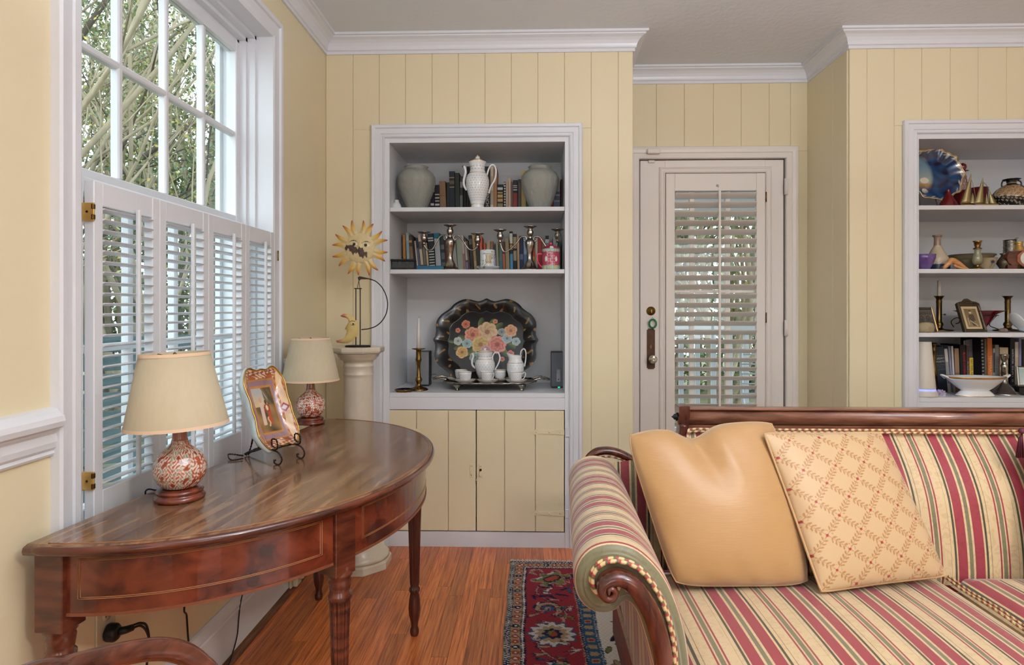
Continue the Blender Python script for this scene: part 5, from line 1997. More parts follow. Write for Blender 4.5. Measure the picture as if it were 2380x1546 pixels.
y = 3.26
t = thing('floral_mug', 'white and sepia floral lidded mug on a saucer between the candelabra', 'mug', (wx(1133, y), y, SZ[1]))
MB().lathe(fine([(0, 0), (.034, 0), (.060, .012), (.064, .016), (.060, .018), (.036, .006), (0, .005)]), 60, colf=floral).build('saucer', FLOR, t)
MB().lathe(fine([(0, .006), (.036, .006), (.0375, .010), (.0375, .078), (.0385, .080)], 12), 90, colf=floral).build('mug_body', FLOR, t)
MB().lathe(fine([(.0385, .0805), (.0385, .098), (.034, .102), (0, .103)], 8), 70, colf=floral).build('lid', FLOR, t)


def chinese(a, z, r):
    pink, teal, gold = S(170, 60, 78), S(120, 180, 184), S(206, 170, 96)
    if z < .022:
        return teal if math.sin(a * 26) > 0 else gold
    if z > .090:
        return teal if math.sin(a * 18) > -.3 else S(196, 176, 120)
    for a0 in (4.12, 5.30):
        if ((a - a0) / .14) ** 2 + ((z - .053) / .013) ** 2 < 1:
            return S(226, 222, 218)
    s1 = math.sin(a * 21 + 3 * math.sin(z * 200)) * math.sin(z * 420 + 2 * math.sin(a * 17))
    if s1 > .45 and abs(a - 4.7) < .45:
        return S(206, 176, 190)
    if s1 > .8:
        return S(150, 90, 130)
    return pink


y = 3.262
t = thing('red_lidded_mug', 'red famille-rose lidded mug at the right end of the second shelf', 'mug', (wx(1280.5, y), y, SZ[1]))
MB().lathe(fine([(0, 0), (.044, 0), (.0455, .004), (.0455, .103), (.044, .105)], 20), 140, colf=chinese).build('mug_body', FLOR, t)
MB().lathe(fine([(.0455, .1055), (.044, .109), (.034, .118), (.016, .123), (0, .124)], 5), 60, colf=lambda a, z, r: S(150, 46, 66) if not (abs(a - 4.75) < .2 and z < .119) else S(226, 220, 216)).build('lid', FLOR, t)
MB().lathe([(.003, .123), (.0075, .128), (.008, .133), (.005, .139), (0, .140)], 18).build('lid_knob', mat('rose_glaze', S(200, 52, 88), .2, 0, .6), t)
handle([(-.045, -.006, .080), (-.066, -.010, .078), (-.068, -.012, .050), (-.058, -.010, .026), (-.044, -.006, .014)], .0042, t, mat('rose_glaze', S(200, 52, 88), .2, 0, .6))

# ------------------------------------------------------------------ counter of the left bookcase
CZ = LCNT
# toleware tray leaning on the back panel
y0, y1 = 3.46, 3.625
tx0 = wx(1130, 3.55)
zc0 = CZ
trayh = .456
tilt = math.atan2(y1 - y0, trayh)
tt = thing('tole_tray', 'large black painted tray with rose bouquet leaning at the back of the counter', 'tray', (tx0, y0, zc0 + .012), rot=(-tilt, 0, 0))
ths, tvs = .2865, .240


_q = [(0, 1.0), (.08, .955), (.17, .93), (.29, .965), (.40, .985), (.52, .945), (.63, .86), (.70, .76), (.77, .69), (.87, .60), (.94, .48), (.965, .36), (.955, .22), (.965, .09)]
_full = _q + [(1.0, 0)] + [(a, -b) for a, b in _q[:0:-1]] + [(0, -1)] + [(-a, -b) for a, b in _q[1:]] + [(-1, 0)] + [(-a, b) for a, b in _q[:0:-1]]
_out = [(p.x, p.y) for p in smooth_path([(a, b, 0) for a, b in _full], 6, True)]


def tray_edge(a):
    f = (a / (2 * math.pi)) % 1 * len(_out)
    i = int(f) % len(_out)
    j = (i + 1) % len(_out)
    w_ = f - int(f)
    return (_out[i][0] * (1 - w_) + _out[j][0] * w_) * ths, (_out[i][1] * (1 - w_) + _out[j][1] * w_) * tvs


rngF = random.Random(9)
FLW = []                                               # (x, y, radius, kind/colour)
for fx_, fy_, fr_, c_ in ((.005, .055, .058, (214, 176, 130)), (-.075, .038, .046, (206, 122, 90)), (-.030, -.018, .052, (196, 160, 84)), (.062, -.018, .052, (200, 104, 92)), (-.155, .002, .024, (172, 190, 184)), (-.105, -.012, .028, (136, 176, 178)), (.115, .018, .030, (140, 172, 176)), (.165, .0, .024, (150, 178, 176)), (-.130, -.062, .034, (200, 152, 72)), (-.115, .100, .024, (206, 100, 70)), (.135, .062, .036, (214, 150, 104)), (.048, .116, .014, (206, 130, 80)), (-.158, .064, .014, (206, 96, 60)), (.135, -.07, .02, (206, 96, 66)), (.09, -.10, .014, (206, 96, 66)), (-.06, -.09, .03, (120, 156, 152)), (.0, -.05, .03, (190, 128, 136)), (.085, .055, .022, (120, 140, 136))):
    FLW.append((fx_, fy_, fr_, S(*c_)))
LEAVES = [(-.030, .105, .034, 1.4), (.030, .105, .030, 1.1), (.065, .085, .034, .7), (-.10, .075, .026, 2.4), (-.125, .022, .030, 2.9), (-.15, -.03, .03, 3.6), (-.085, -.055, .036, 3.9), (.14, .03, .03, .3), (.14, -.025, .028, -.6), (.10, -.06, .034, -.9), (-.02, -.075, .03, 4.4), (-.19, .0, .018, 3.0)]


def tray_col(x, y, t):
    c = S(34, 32, 32)
    if t > .74:
        c = S(28, 26, 26)
        a = math.atan2(y / tvs, x / ths)
        k = math.sin(a * 15 + 9 * (t - .87) * math.sin(a * 7)) * math.cos((t - .87) * 22 + .9 * math.sin(a * 30))
        if k > .80:
            c = S(140, 104, 56)
        return c
    for lx_, ly_, lr, la in LEAVES:
        dx, dy = x - lx_, y - ly_
        p, q_ = dx * math.cos(la) + dy * math.sin(la), -dx * math.sin(la) + dy * math.cos(la)
        if (p / lr) ** 2 + (q_ / (lr * .5)) ** 2 < 1:
            c = lerp(S(50, 66, 42), S(112, 122, 72), min(1, max(0, .4 + q_ / lr * 1.2)))
    for fx_, fy_, fr_, fc in FLW:
        d = math.hypot(x - fx_, y - fy_)
        a = math.atan2(y - fy_, x - fx_)
        lob = .84 + .18 * abs(math.cos((5 if fr_ < .04 else 7) * a / 2 + fx_ * 40)) ** .6
        r = d / (fr_ * lob)
        if r < 1:
            sh = .72 + .34 * r + .12 * math.cos(7 * a + 9 * r + fy_ * 60)
            if r < .24:
                c = lerp(fc, S(120, 52, 40), .7)
            else:
                ring_ = .5 + .5 * math.cos(r * 15 + 1.1 * math.cos(6 * a))
                c = lerp(tuple(v * sh for v in fc), S(232, 212, 188), .42 * ring_ * r)
    return c


NA, NT = 420, 130
vs, cs = [], []
for j in range(NT + 1):
    t = j / NT
    for i in range(NA):
        a = 2 * math.pi * i / NA
        ex, ey = tray_edge(a)
        s_ = t
        dpt = 0 if t < .74 else .034 * math.sin((t - .74) / .26 * math.pi / 2) ** 1.0
        vs.append((ex * s_, -dpt, trayh / 2 + .012 + ey * s_))
        cs.append(tray_col(ex * s_, ey * s_, t))
fs = [(j * NA + i, j * NA + (i + 1) % NA, (j + 1) * NA + (i + 1) % NA, (j + 1) * NA + i) for j in range(NT) for i in range(NA)]
q = MB().add(vs, fs, True, cs)
q.build('painted_face', attr_mat('tole_lacquer', .26, .5, .35), tt)
q = MB()
vs = [(x, yv + .003, z) for (x, yv, z) in vs[:: 1] if True][(NT - 40) * NA:]
q.add(vs, [(j * NA + i, (j + 1) * NA + i, (j + 1) * NA + (i + 1) % NA, j * NA + (i + 1) % NA) for j in range(40) for i in range(NA)], True)
q.f.append(tuple(range(NA)))
q.sm.append(False)
q.build('tray_back', BLACKP, tt)

# silver tray on feet
y = 3.385
sx_ = wx(1140, y)
t = thing('silver_tray', 'footed silver serving tray carrying the sprigged tea set', 'tray', (sx_, y, CZ))
NA = 160


def st_edge(a):
    ca, sa = math.cos(a), math.sin(a)
    p = 3.0
    r = (abs(ca) ** p + abs(sa) ** p) ** (-1 / p) * (1 + .018 * math.cos(20 * a))
    return r * ca * .238, r * sa * .145


SZT = .036
vs = []
pr = [(0.001, 0), (.80, 0), (.84, .001), (.93, .004), (1.0, .006), (1.015, .005), (1.0, .003), (.92, -.001), (.80, -.005), (.001, -.005)]
for f, z in pr:
    for i in range(NA):
        ex, ey = st_edge(2 * math.pi * i / NA)
        vs.append((ex * f, ey * f, SZT + z))
q = MB().add(vs, [(j * NA + i, j * NA + (i + 1) % NA, (j + 1) * NA + (i + 1) % NA, (j + 1) * NA + i) for j in range(len(pr) - 1) for i in range(NA)], True)
q.build('tray_plate', SILVER, t)
MB().tube([(*[v * 1.0 for v in st_edge(2 * math.pi * i / NA)], SZT + .006 + .0015 * math.sin(i * 1.2)) for i in range(NA)], .0035, 6, True).build('gadroon_rim', SILVER, t)
for sgx in (-1, 1):
    MB().tube(smooth_path([(sgx * .225, -.05, SZT + .012), (sgx * .262, -.045, SZT + .022), (sgx * .300, -.025, SZT + .014), (sgx * .306, 0, SZT + .012), (sgx * .300, .025, SZT + .014), (sgx * .262, .045, SZT + .022), (sgx * .225, .05, SZT + .012)], 6), [.004 + .002 * abs(math.sin(k * .9)) for k in range(37)], 8).build('tray_handle', SILVER, t)
    for sgy in (-1, 1):
        q = MB().lathe([(0, 0), (.010, 0), (.011, .004), (.007, .009), (.009, .016), (.016, .024), (.018, SZT - .003)], 16, rf=lambda a, z: 1 + .18 * math.cos(5 * a))
        q.build('foot', SILVER, t, (sgx * .165, sgy * .098, 0))
TTOP = CZ + SZT + .0004

# speakers
def speaker(label, px0, px1, pyt, y, m, side):
    x0, x1 = wx(px0, y), wx(px1, y)
    h = wz(pyt, y, px0) - CZ
    t = thing('desk_speaker', label, 'speaker', (x0, y, CZ), group='pair of small grey speakers')
    w = x1 - x0
    MB().box(0, w, .006, .095, 0, h, .003).build('cabinet', BLACKP, t)
    MB().box(.001, w - .001, 0, .006, .008, h - .002, .002).build('grille', m, t)
    MB().box(.001, w - .001, .001, .006, .001, .008, .001).build('foot_strip', BLACKP, t)
    return t, w, h


GRIL = mat('grey_speaker_cloth', S(122, 122, 124), .6, 0, .4, bump=(500, .2))
t, w, h = speaker('small grey speaker behind the brass candlestick', 966, 997, 817, 3.46, GRIL, 0)
t, w, h = speaker('small grey speaker with volume dial at the right of the counter', 1281, 1314, 818.5, 3.40, mat('slate_speaker_cloth', S(98, 102, 110), .55, 0, .4, bump=(500, .2)), 1)
cp = MB()
cp.box(-.0105, .0105, -.003, 0, .0, .066, .0028)
co = cp.build('control_panel', mat('silver_plastic', S(150, 152, 156), .35), t, (w * .52, 0, .034))
MB().lathe([(.009, 0), (.009, .006), (.008, .008), (0, .008)], 24).build('volume_dial', mat('silver_plastic', S(150, 152, 156), .35), co, (0, -.003, .055), (math.pi / 2, 0, 0))
MB().lathe([(.003, 0), (.003, .0012), (0, .0012)], 12).build('jack', BLACKP, co, (0, -.003, .012), (math.pi / 2, 0, 0))
MB().box(-.006, .006, -.001, .003, -.003, .003, .001).build('power_light', mat('green_led', S(40, 170, 130), .3, emit=(S(40, 200, 150), 1.2)), t, (w * .55, -.0008, .0046))
tag(MB().tube(smooth_path([(wx(1012, 3.52), 3.55, CZ + .055), (wx(1004, 3.52), 3.54, CZ + .056), (wx(998, 3.5), 3.53, CZ + .05)], 5), .0016, 5).build('speaker_wire', CORDM), 'short black wire behind the left speaker', 'wire')

# brass candlestick with white candle, little dish
y = 3.30
t = thing('brass_candlestick', 'brass candlestick with white taper candle at the left of the counter', 'candlestick', (wx(973, y), y, CZ))
zz = lambda py: wz(py, y, 973) - CZ
MB().lathe([(r, z * 1.11) for r, z in [(0, 0), (.048, 0), (.050, .004), (.040, .010), (.020, .016), (.012, .024), (.011, .032), (.016, .040), (.019, .048), (.016, .056), (.010, .064), (.0085, .10), (.010, .128), (.015, .136), (.016, .144), (.012, .152), (.0125, .175), (.014, .186), (.033, .190), (.034, .193), (.012, .194), (0, .194)]], 40).build('stem', BRASS, t)
MB().tube([(0, 0, .207), (0, 0, .28), (.001, 0, .370)], [.0108, .0088, .0058], 16).build('candle', mat('candle_wax', S(222, 216, 206), .4), t)
MB().tube([(.001, 0, .370), (.001, 0, .378)], .0007, 5).build('wick', BLACKP, t)
y = 3.235
t = thing('trinket_dish', 'tiny bronze dish with dark blue lining on the left counter', 'dish', (wx(940, y), y, CZ))
MB().lathe([(0, 0), (.038, 0), (.047, .007), (.050, .013), (.046, .014), (.036, .006), (0, .005)], 40, rf=lambda a, z: 1 + .03 * math.cos(10 * a)).build('bowl', BRASS, t)
MB().lathe([(.044, .0135), (.040, .0125), (0, .012)], 32, rf=lambda a, z: 1 + .05 * math.cos(10 * a)).build('lining', mat('cobalt_glaze', S(24, 34, 92), .2, 0, .6), t)

# tea set
def saucer(label, px, y):
    t = thing('saucer', label, 'saucer', (wx(px, y), y, TTOP), group='saucers of the tea set')
    MB().lathe([(0, 0), (.026, 0), (.046, .010), (.0565, .018), (.057, .019), (.048, .0145), (.030, .0045), (0, .004)], 48).build('plate', PORC, t)
    ring(t, .0565, .0188, .0006)
    return t


CUPP = [(0, 0), (.019, 0), (.020, .003), (.026, .011), (.031, .026), (.033, .042), (.0345, .054), (.0335, .054), (.030, .028), (.018, .006), (0, .005)]


def cup(label, px, y, hang, dz=.0045):
    t = thing('teacup', label, 'cup', (wx(px, y), y, TTOP + dz), group='cups of the tea set')
    MB().lathe(CUPP, 48).build('bowl', PORC, t)
    ring(t, .0343, .0528, .0008)
    sprigs(t, CUPP[3:7], .008, .048, 5, 18, .0030, .1)
    if hang is not None:
        ca, sa = math.cos(hang), math.sin(hang)
        handle([(r * ca, r * sa, z) for r, z in ((.030, .014), (.042, .022), (.051, .040), (.048, .051), (.039, .049), (.034, .042))], .0024, t)
    return t


ya, yb_ = 3.305, 3.40
saucer('saucer at the back left of the silver tray', 1062, yb_)
cup('sprigged cup at the back left of the silver tray', 1072, yb_, 2.2)
saucer('saucer at the front left of the silver tray', 1081, ya)
cup('sprigged cup at the front left of the silver tray', 1081, ya, 1.9)
saucer('saucer at the front centre of the silver tray', 1134, ya)
cup('sprigged cup at the front centre, in front of the teapot', 1132, ya, -.75)
saucer('saucer behind the centre of the silver tray', 1163, yb_ + .01)
cup('sprigged cup between the teapot and the cream jug', 1162, yb_ + .01, 1.6)
saucer('saucer at the front right of the silver tray', 1200, ya)
cup('sprigged cup at the front right of the silver tray', 1199, ya, -.25)
# teapot
y, pxc = 3.385, 1127
k_ = y / 1500
t = thing('teapot', 'white sprigged teapot with gilt bands at the centre of the tray', 'teapot', (wx(pxc, y), y, TTOP))
hz = lambda py: wz(py, y, pxc) - TTOP
pr = [(0, 0), (13 * k_, 0), (14 * k_, .003), (15 * k_, hz(878)), (20 * k_, hz(866)), (23.5 * k_, hz(852)), (23.5 * k_, hz(844)), (21 * k_, hz(838)), (17 * k_, hz(834.5)), (16.5 * k_, hz(826)), (18.5 * k_, hz(819)), (19 * k_, hz(817)), (14 * k_, hz(815.5)), (5 * k_, hz(814)), (2.5 * k_, hz(813)), (4 * k_, hz(811)), (3.6 * k_, hz(809.5)), (0, hz(809))]
MB().lathe(pr, 52).build('pot_body', PORC, t)
ring(t, pr[8][0], pr[8][1], .0013)
ring(t, pr[11][0], pr[11][1], .0014)
sprigs(t, pr[3:8], pr[3][1], pr[7][1] - .002, 8, 20, .0036)
sprigs(t, [pr[8], pr[9], pr[10]], hz(832), hz(824), 1, 16, .0050)
K = lambda dx, py: (dx * k_, 0, hz(py))
handle([K(-22, 856), K(-29, 849), K(-30, 838), K(-27, 828), K(-30, 821)], .0055, t, nm='spout')
MB().tube([K(-29.5, 822), K(-34, 818.5)], [.005, .003], 8).build('spout_tip', GOLD, t)
handle([K(19, 840), K(18, 829), K(23, 820), K(31, 820), K(35, 832), K(31, 846), K(23, 860)], .0038, t)
# cream jug
y, pxc = 3.385, 1198
k_ = y / 1500
t = thing('cream_jug', 'white gilt-edged cream jug with high loop handle, right of the teapot', 'jug', (wx(pxc, y), y, TTOP))
hz = lambda py: wz(py, y, pxc) - TTOP
pr = [(0, 0), (13 * k_, 0), (14 * k_, .003), (17 * k_, hz(872)), (20 * k_, hz(860)), (20 * k_, hz(845)), (18.5 * k_, hz(843)), (15 * k_, hz(837)), (14 * k_, hz(831))]
q = MB()
n = 52
prj = pr + [(15 * k_, hz(826)), (14.2 * k_, hz(826)), (13.2 * k_, hz(832))]
vs = []
for r, z in prj:
    for i in range(n):
        a = 2 * math.pi * i / n
        lip = max(0, -math.cos(a)) ** 2 * max(0, (z - hz(838)) / (hz(826) - hz(838)))
        vs.append((r * math.cos(a) * (1 + .45 * lip), r * math.sin(a) * (1 - .15 * lip), z + .014 * lip))
q.add(vs, [(j * n + i, j * n + (i + 1) % n, (j + 1) * n + (i + 1) % n, (j + 1) * n + i) for j in range(len(prj) - 1) for i in range(n)], True)
q.build('jug_body', PORC, t)
ring(t, pr[6][0] + .0004, pr[6][1], .001)
sprigs(t, pr[3:6], pr[3][1], pr[5][1], 4, 16, .0026)
K = lambda dx, py: (dx * k_, 0, hz(py))
handle([K(12, 833), K(12, 824), K(14, 815), K(20, 811), K(24, 818), K(24, 834), K(21, 852)], .0034, t)
# ------------------------------------------------------------------ right bookcase: top shelf
RZ1, RZ2, RZ3 = 1.688, 1.378, 1.067
y = 3.30
# cobalt cabinet plate on edge
pc = thing('cobalt_plate', 'cobalt blue gilt-edged cabinet plate standing at the left of the top shelf', 'plate', (wx(2170, 3.40), 3.40, wz(407.5, 3.40, 2170)), rot=(math.radians(-11), 0, 0))
RP = 62 * 3.40 / 1500


def cp_edge(a):
    return RP * (1 + .035 * math.cos(9 * a) + .018 * math.cos(18 * a + .6))


def cobalt(x, z, t):
    n1 = math.sin(x * 60 + 2 * math.sin(z * 50)) * math.sin(z * 55 + 1.5 * math.sin(x * 42))
    c = lerp(S(12, 20, 56), S(26, 74, 122), max(0, min(1, .45 + .55 * n1)))
    u, v = (x + .075) / .075, (z - .0) / .11
    d = u * u + v * v
    if d < 1:
        w_ = min(1, (1 - d) * 2.2)
        scene_ = lerp(S(110, 140, 160), S(170, 176, 156), max(0, min(1, .5 - z * 9)))
        if z < -.045:
            scene_ = lerp(S(176, 140, 80), S(70, 84, 110), max(0, min(1, (-.05 - z) * 30)))
        if math.hypot(x + .058, (z + .088) * 1.2) < .017:
            scene_ = S(226, 222, 206)
        if math.hypot(x + .105, z + .03) < .024:
            scene_ = S(206, 128, 124)
        if math.hypot((x + .05) * .7, z + .028) < .016:
            scene_ = S(220, 210, 190)
        c = lerp(c, scene_, w_)
    if t > .955:
        c = S(206, 182, 140)
    elif t > .86 and math.sin(math.atan2(z, x) * 18 + 30 * t) > .55:
        c = S(176, 168, 150)
    return c


NA, NT = 200, 50
vs, cs = [], []
for j in range(NT + 1):
    t = j / NT
    for i in range(NA):
        a = 2 * math.pi * i / NA
        r = cp_edge(a) * t
        dp = -.020 + .020 * max(0, (t - .55) / .45) ** 1.3 if t > .55 else -.020
        vs.append((r * math.cos(a), -dp - .02, r * math.sin(a)))
        cs.append(cobalt(r * math.cos(a), r * math.sin(a), t))
fs = [(j * NA + i, j * NA + (i + 1) % NA, (j + 1) * NA + (i + 1) % NA, (j + 1) * NA + i) for j in range(NT) for i in range(NA)]
MB().add(vs, fs, True, cs).build('painted_face', attr_mat('cobalt_glaze_painted', .12, .6, .5), pc)
MB().add([(x, yv + .004, z) for x, yv, z in vs[::1]][(NT - 20) * NA:], [(j * NA + i, (j + 1) * NA + i, (j + 1) * NA + (i + 1) % NA, j * NA + (i + 1) % NA) for j in range(20) for i in range(NA)], True).build('plate_back', PORC, pc)
MB().tube([(cp_edge(2 * math.pi * i / NA) * math.cos(2 * math.pi * i / NA), -.0205, cp_edge(2 * math.pi * i / NA) * math.sin(2 * math.pi * i / NA)) for i in range(NA)], .0028, 6, True).build('gilt_rim', mat('pale_gilt', S(206, 186, 148), .25, 1.0), pc)
st = thing('plate_stand', 'small clear stand under the cobalt plate', 'stand', (wx(2170, 3.40), 3.40, RZ1))
MB().tube(smooth_path([(-.05, -.05, .002), (-.05, -.02, .012), (-.05, .03, .004), (-.04, .06, .1)], 5), .003, 6).build('strut', SILVER, st)
MB().tube(smooth_path([(.05, -.05, .002), (.05, -.02, .012), (.05, .03, .004), (.04, .06, .1)], 5), .003, 6).build('strut', SILVER, st)
MB().tube([(-.05, .03, .004), (.05, .03, .004)], .003, 6).build('cross_bar', SILVER, st)

RUBY = mat('ruby_glass', S(120, 14, 22), .05, 0, .6, .4, var=(18, S(86, 8, 16), (1, 1, 1), .3))
CUT = mat('ruby_flashed_clear', S(186, 150, 146), .1, 0, .6, .4)


def decanter(label, px, y, k0, stop=True):
    t = thing('ruby_decanter', label, 'decanter', (wx(px, y), y, RZ1), group='ruby glass decanters')
    k = y / 1500 * k0
    zz = lambda py: max(0, (wz(py, y, px) - RZ1) * k0)
    body = [(0, 0), (20 * k, 0), (22 * k, .006), (22 * k, zz(472)), (18 * k, zz(455)), (12 * k, zz(443))]
    MB().lathe(body, 40).build('bowl', RUBY, t)
    MB().lathe([(12 * k, zz(443)), (9.5 * k, zz(432)), (7.5 * k, zz(418)), (7 * k, zz(408))], 32).build('neck', CUT, t)
    q = MB()
    for r_ in range(4):
        z = zz(440) + (zz(410) - zz(440)) * (r_ + .5) / 4
        R_ = (11 - 1.1 * r_) * k
        for i in range(9):
            a = 2 * math.pi * (i + .5 * (r_ % 2)) / 9
            pts = [((R_) * math.cos(a + .30 * math.cos(b_)), (R_) * math.sin(a + .30 * math.cos(b_)), z + .010 * math.sin(b_)) for b_ in [2 * math.pi * m_ / 6 for m_ in range(6)]]
            q.tube(pts, .0007, 4, True)
    stuff(q.build('cut_cells', RUBY, t))
    MB().lathe([(7 * k, zz(408)), (6.5 * k, zz(402)), (6.5 * k, zz(399.5))], 28).build('collar', RUBY, t)
    if stop:
        MB().lathe([(12 * k, zz(398.5)), (12.5 * k, zz(397.5)), (5 * k, zz(397)), (7 * k, zz(393)), (8.3 * k, zz(389)), (7.5 * k, zz(384)), (4 * k, zz(380.5)), (0, zz(378.5))], 28).build('stopper', RUBY, t)
    return t


decanter('ruby glass decanter with pointed stopper behind the brass sailboats', 2237, 3.42, 1.0)
t = thing('ruby_bottle', 'squat ruby glass bottle between the cobalt plate and the tall decanter', 'bottle', (wx(2204, 3.35), 3.35, RZ1))
k = 3.35 / 1500
MB().lathe([(0, 0), (21 * k, 0), (21 * k, .012), (17 * k, .035), (10 * k, .062), (5 * k, .082), (3.5 * k, .10), (4 * k, .104), (2 * k, .104)], 36).build('bottle_body', RUBY, t)
t = thing('ruby_dish', 'low ruby glass tumbler standing behind the brass sailboats', 'tumbler', (wx(2275, 3.50), 3.50, RZ1))
k = 3.5 / 1500
MB().lathe([(0, 0), (15 * k, 0), (17 * k, .01), (19 * k, wz(437, 3.5, 2275) - RZ1), (18 * k, wz(437, 3.5, 2275) - RZ1), (16 * k, .012), (0, .01)], 32).build('bowl', RUBY, t)

SAIL = mat('pale_brass_sheet', S(168, 150, 108), .38, .85, var=(10, S(140, 124, 84), (1, 1, 1), .3))


def sailboat(label, px0, sails, y, grp):
    t = thing('brass_sailboat', label, 'ornament', (wx(px0, y), y, RZ1), group=grp)
    z = lambda py: wz(py, y, px0) - RZ1
    X_ = lambda p: wx(p, y) - wx(px0, y)
    for nm, (fx_, bx_, tp) in sails:
        # a curved triangular sheet with thickness
        q = MB()
        n = 8
        rows = []
        for i in range(n + 1):
            v = i / n
            xl = X_(bx_[0]) + (X_(tp[0]) - X_(bx_[0])) * v
            xr = X_(fx_[0]) + (X_(tp[0]) - X_(fx_[0])) * v
            zl = z(bx_[1]) + (z(tp[1]) - z(bx_[1])) * v
            zr = z(fx_[1]) + (z(tp[1]) - z(fx_[1])) * v
            bow = .012 * (1 - v) * math.sin(math.pi * .5)
            rows.append([(xl, .0, zl), (xl + (xr - xl) * .33, -bow, zl + (zr - zl) * .33), (xl + (xr - xl) * .66, -bow, zl + (zr - zl) * .66), (xr, 0, zr)])
        vs = [p for r in rows for p in r] + [(a, b_ + .0018, c) for r in rows for a, b_, c in r]
        m = 4 * (n + 1)
        fs = [(i * 4 + j, i * 4 + j + 1, (i + 1) * 4 + j + 1, (i + 1) * 4 + j) for i in range(n) for j in range(3)]
        fs += [tuple(m + a for a in f[::-1]) for f in fs]
        for i in range(n):
            fs += [(i * 4, (i + 1) * 4, m + (i + 1) * 4, m + i * 4), (i * 4 + 3, m + i * 4 + 3, m + (i + 1) * 4 + 3, (i + 1) * 4 + 3)]
        fs += [(0, m, m + 1, 1), (1, m + 1, m + 2, 2), (2, m + 2, m + 3, 3)]
        q.add(vs, fs, True).build(nm, SAIL, t)
    xa, xb = X_(sails[0][1][1][0]), X_(sails[-1][1][0][0])
    q = MB()
    q.prism([(xa - .002, .014), (xb + .002, .014), (xb - .012, .001), (xa + .016, 0)], lambda a, c, d: (a, d, c), -.010, .012)
    q.build('hull', SAIL, t)
    return t, X_, z


b1, X_, z_ = sailboat('smaller left brass sailboat on the top shelf', 2252, [('mainsail', ((2257, 474), (2232, 474), (2257.5, 403))), ('jib', ((2270, 474), (2252, 474), (2261, 448)))], 3.28, 'pair of brass sailboats')
MB().tube(smooth_path([(X_(2257.5), 0, z_(418)), (X_(2262), 0, z_(430)), (X_(2266), 0, z_(452)), (X_(2268), 0, z_(474))], 5), .0013, 5).build('stay', SAIL, b1)
b2, X_, z_ = sailboat('larger right brass sailboat beside the black vase', 2285, [('mainsail', ((2288, 475), (2263, 475), (2285, 412))), ('staysail', ((2300, 475), (2287, 475), (2293, 450))), ('jib', ((2318, 475), (2299, 475), (2300, 446)))], 3.27, 'pair of brass sailboats')
MB().tube(smooth_path([(X_(2286), 0, z_(424)), (X_(2294), 0, z_(432)), (X_(2304), 0, z_(452)), (X_(2318), 0, z_(476))], 5), .0013, 5).build('stay', SAIL, b2)

# black and tan two-handled vase
y = 3.30


def vasecol(a, z, r):
    f = a - 4.4
    k = z - .035
    if z > .118:
        return S(30, 26, 26) if z > .126 or z < .122 else S(170, 140, 106)
    if -1.35 < f < .5 and k > .012 - f * .012 and k < .075:
        s_ = math.sin(a * 90 + 2 * math.sin(z * 900)) * math.sin(z * 1100 + 2 * math.sin(a * 70))
        if abs(k - (.012 - f * .012)) < .0022 or f < -1.25:
            return S(206, 190, 164)
        return S(176, 142, 104) if s_ < .45 else S(110, 84, 62)
    w = (a * 5.5 + z * 60) % 1
    if z < .07 and w < .13:
        return S(200, 184, 160)
    return S(28, 24, 24)


t = thing('black_tan_vase', 'black and tan two-handled pottery vase at the right end of the top shelf', 'vase', (wx(2351, y), y, RZ1))
kz = lambda py: wz(py, y, 2351) - RZ1
k = y / 1500
pr = fine([(0, 0), (24 * k, 0), (28 * k, .006), (36 * k, kz(470)), (38 * k, kz(461)), (36 * k, kz(450)), (29 * k, kz(440)), (18 * k, kz(432)), (11 * k, kz(429)), (9 * k, kz(426)), (10 * k, kz(421)), (17 * k, kz(418)), (18 * k, kz(417)), (16 * k, kz(416.5)), (7 * k, kz(420))], 5)
MB().lathe(pr, 110, colf=vasecol).build('vase_body', attr_mat('slip_glaze', .25, .5, .3), t)
for sg in (-1, 1):
    handle([(sg * 14 * k, 0, kz(420)), (sg * 20 * k, 0, kz(422)), (sg * 22 * k, 0, kz(430)), (sg * 20 * k, 0, kz(439))], .0034, t, mat('dark_glaze', S(34, 30, 30), .25))
MB().tube(smooth_path([(14 * k, -20 * k, kz(441)), (24 * k, -26 * k, kz(440)), (30 * k, -28 * k, kz(436))], 5), [.004 - .00025 * i for i in range(11)], 7).build('relief_leaf', mat('tan_slip', S(176, 142, 104), .4), t)

# ------------------------------------------------------------------ right bookcase: second shelf
AME = mat('purple_glass', S(82, 50, 112), .12, 0, .6, .3, var=(20, S(120, 96, 150), (1, 1, 1), .2))
y = 3.262
t = thing('purple_bowl', 'mottled purple glass bowl at the left end of the second shelf', 'bowl', (wx(2146, y), y, RZ2))
k = y / 1500
h = wz(592, y, 2146) - RZ2
MB().lathe([(0, 0), (11 * k, 0), (13 * k, .004), (19 * k, h * .35), (24 * k, h * .72), (25.5 * k, h), (24.5 * k, h), (18 * k, h * .4), (0, .012)], 40).build('bowl', AME, t)
y = 3.36
t = thing('stoneware_bottle', 'beige stoneware bottle vase with dark blue foot on the second shelf', 'vase', (wx(2178.5, y), y, RZ2))
k = y / 1500
kz = lambda py: wz(py, y, 2178.5) - RZ2


def stone(a, z, r):
    if z < kz(614):
        return S(34, 42, 72)
    if z < kz(605) and math.sin(a * 40) * math.sin(z * 700) > .2:
        return S(150, 146, 136)
    return S(196, 176, 150) if z < kz(570) else S(150, 122, 106)


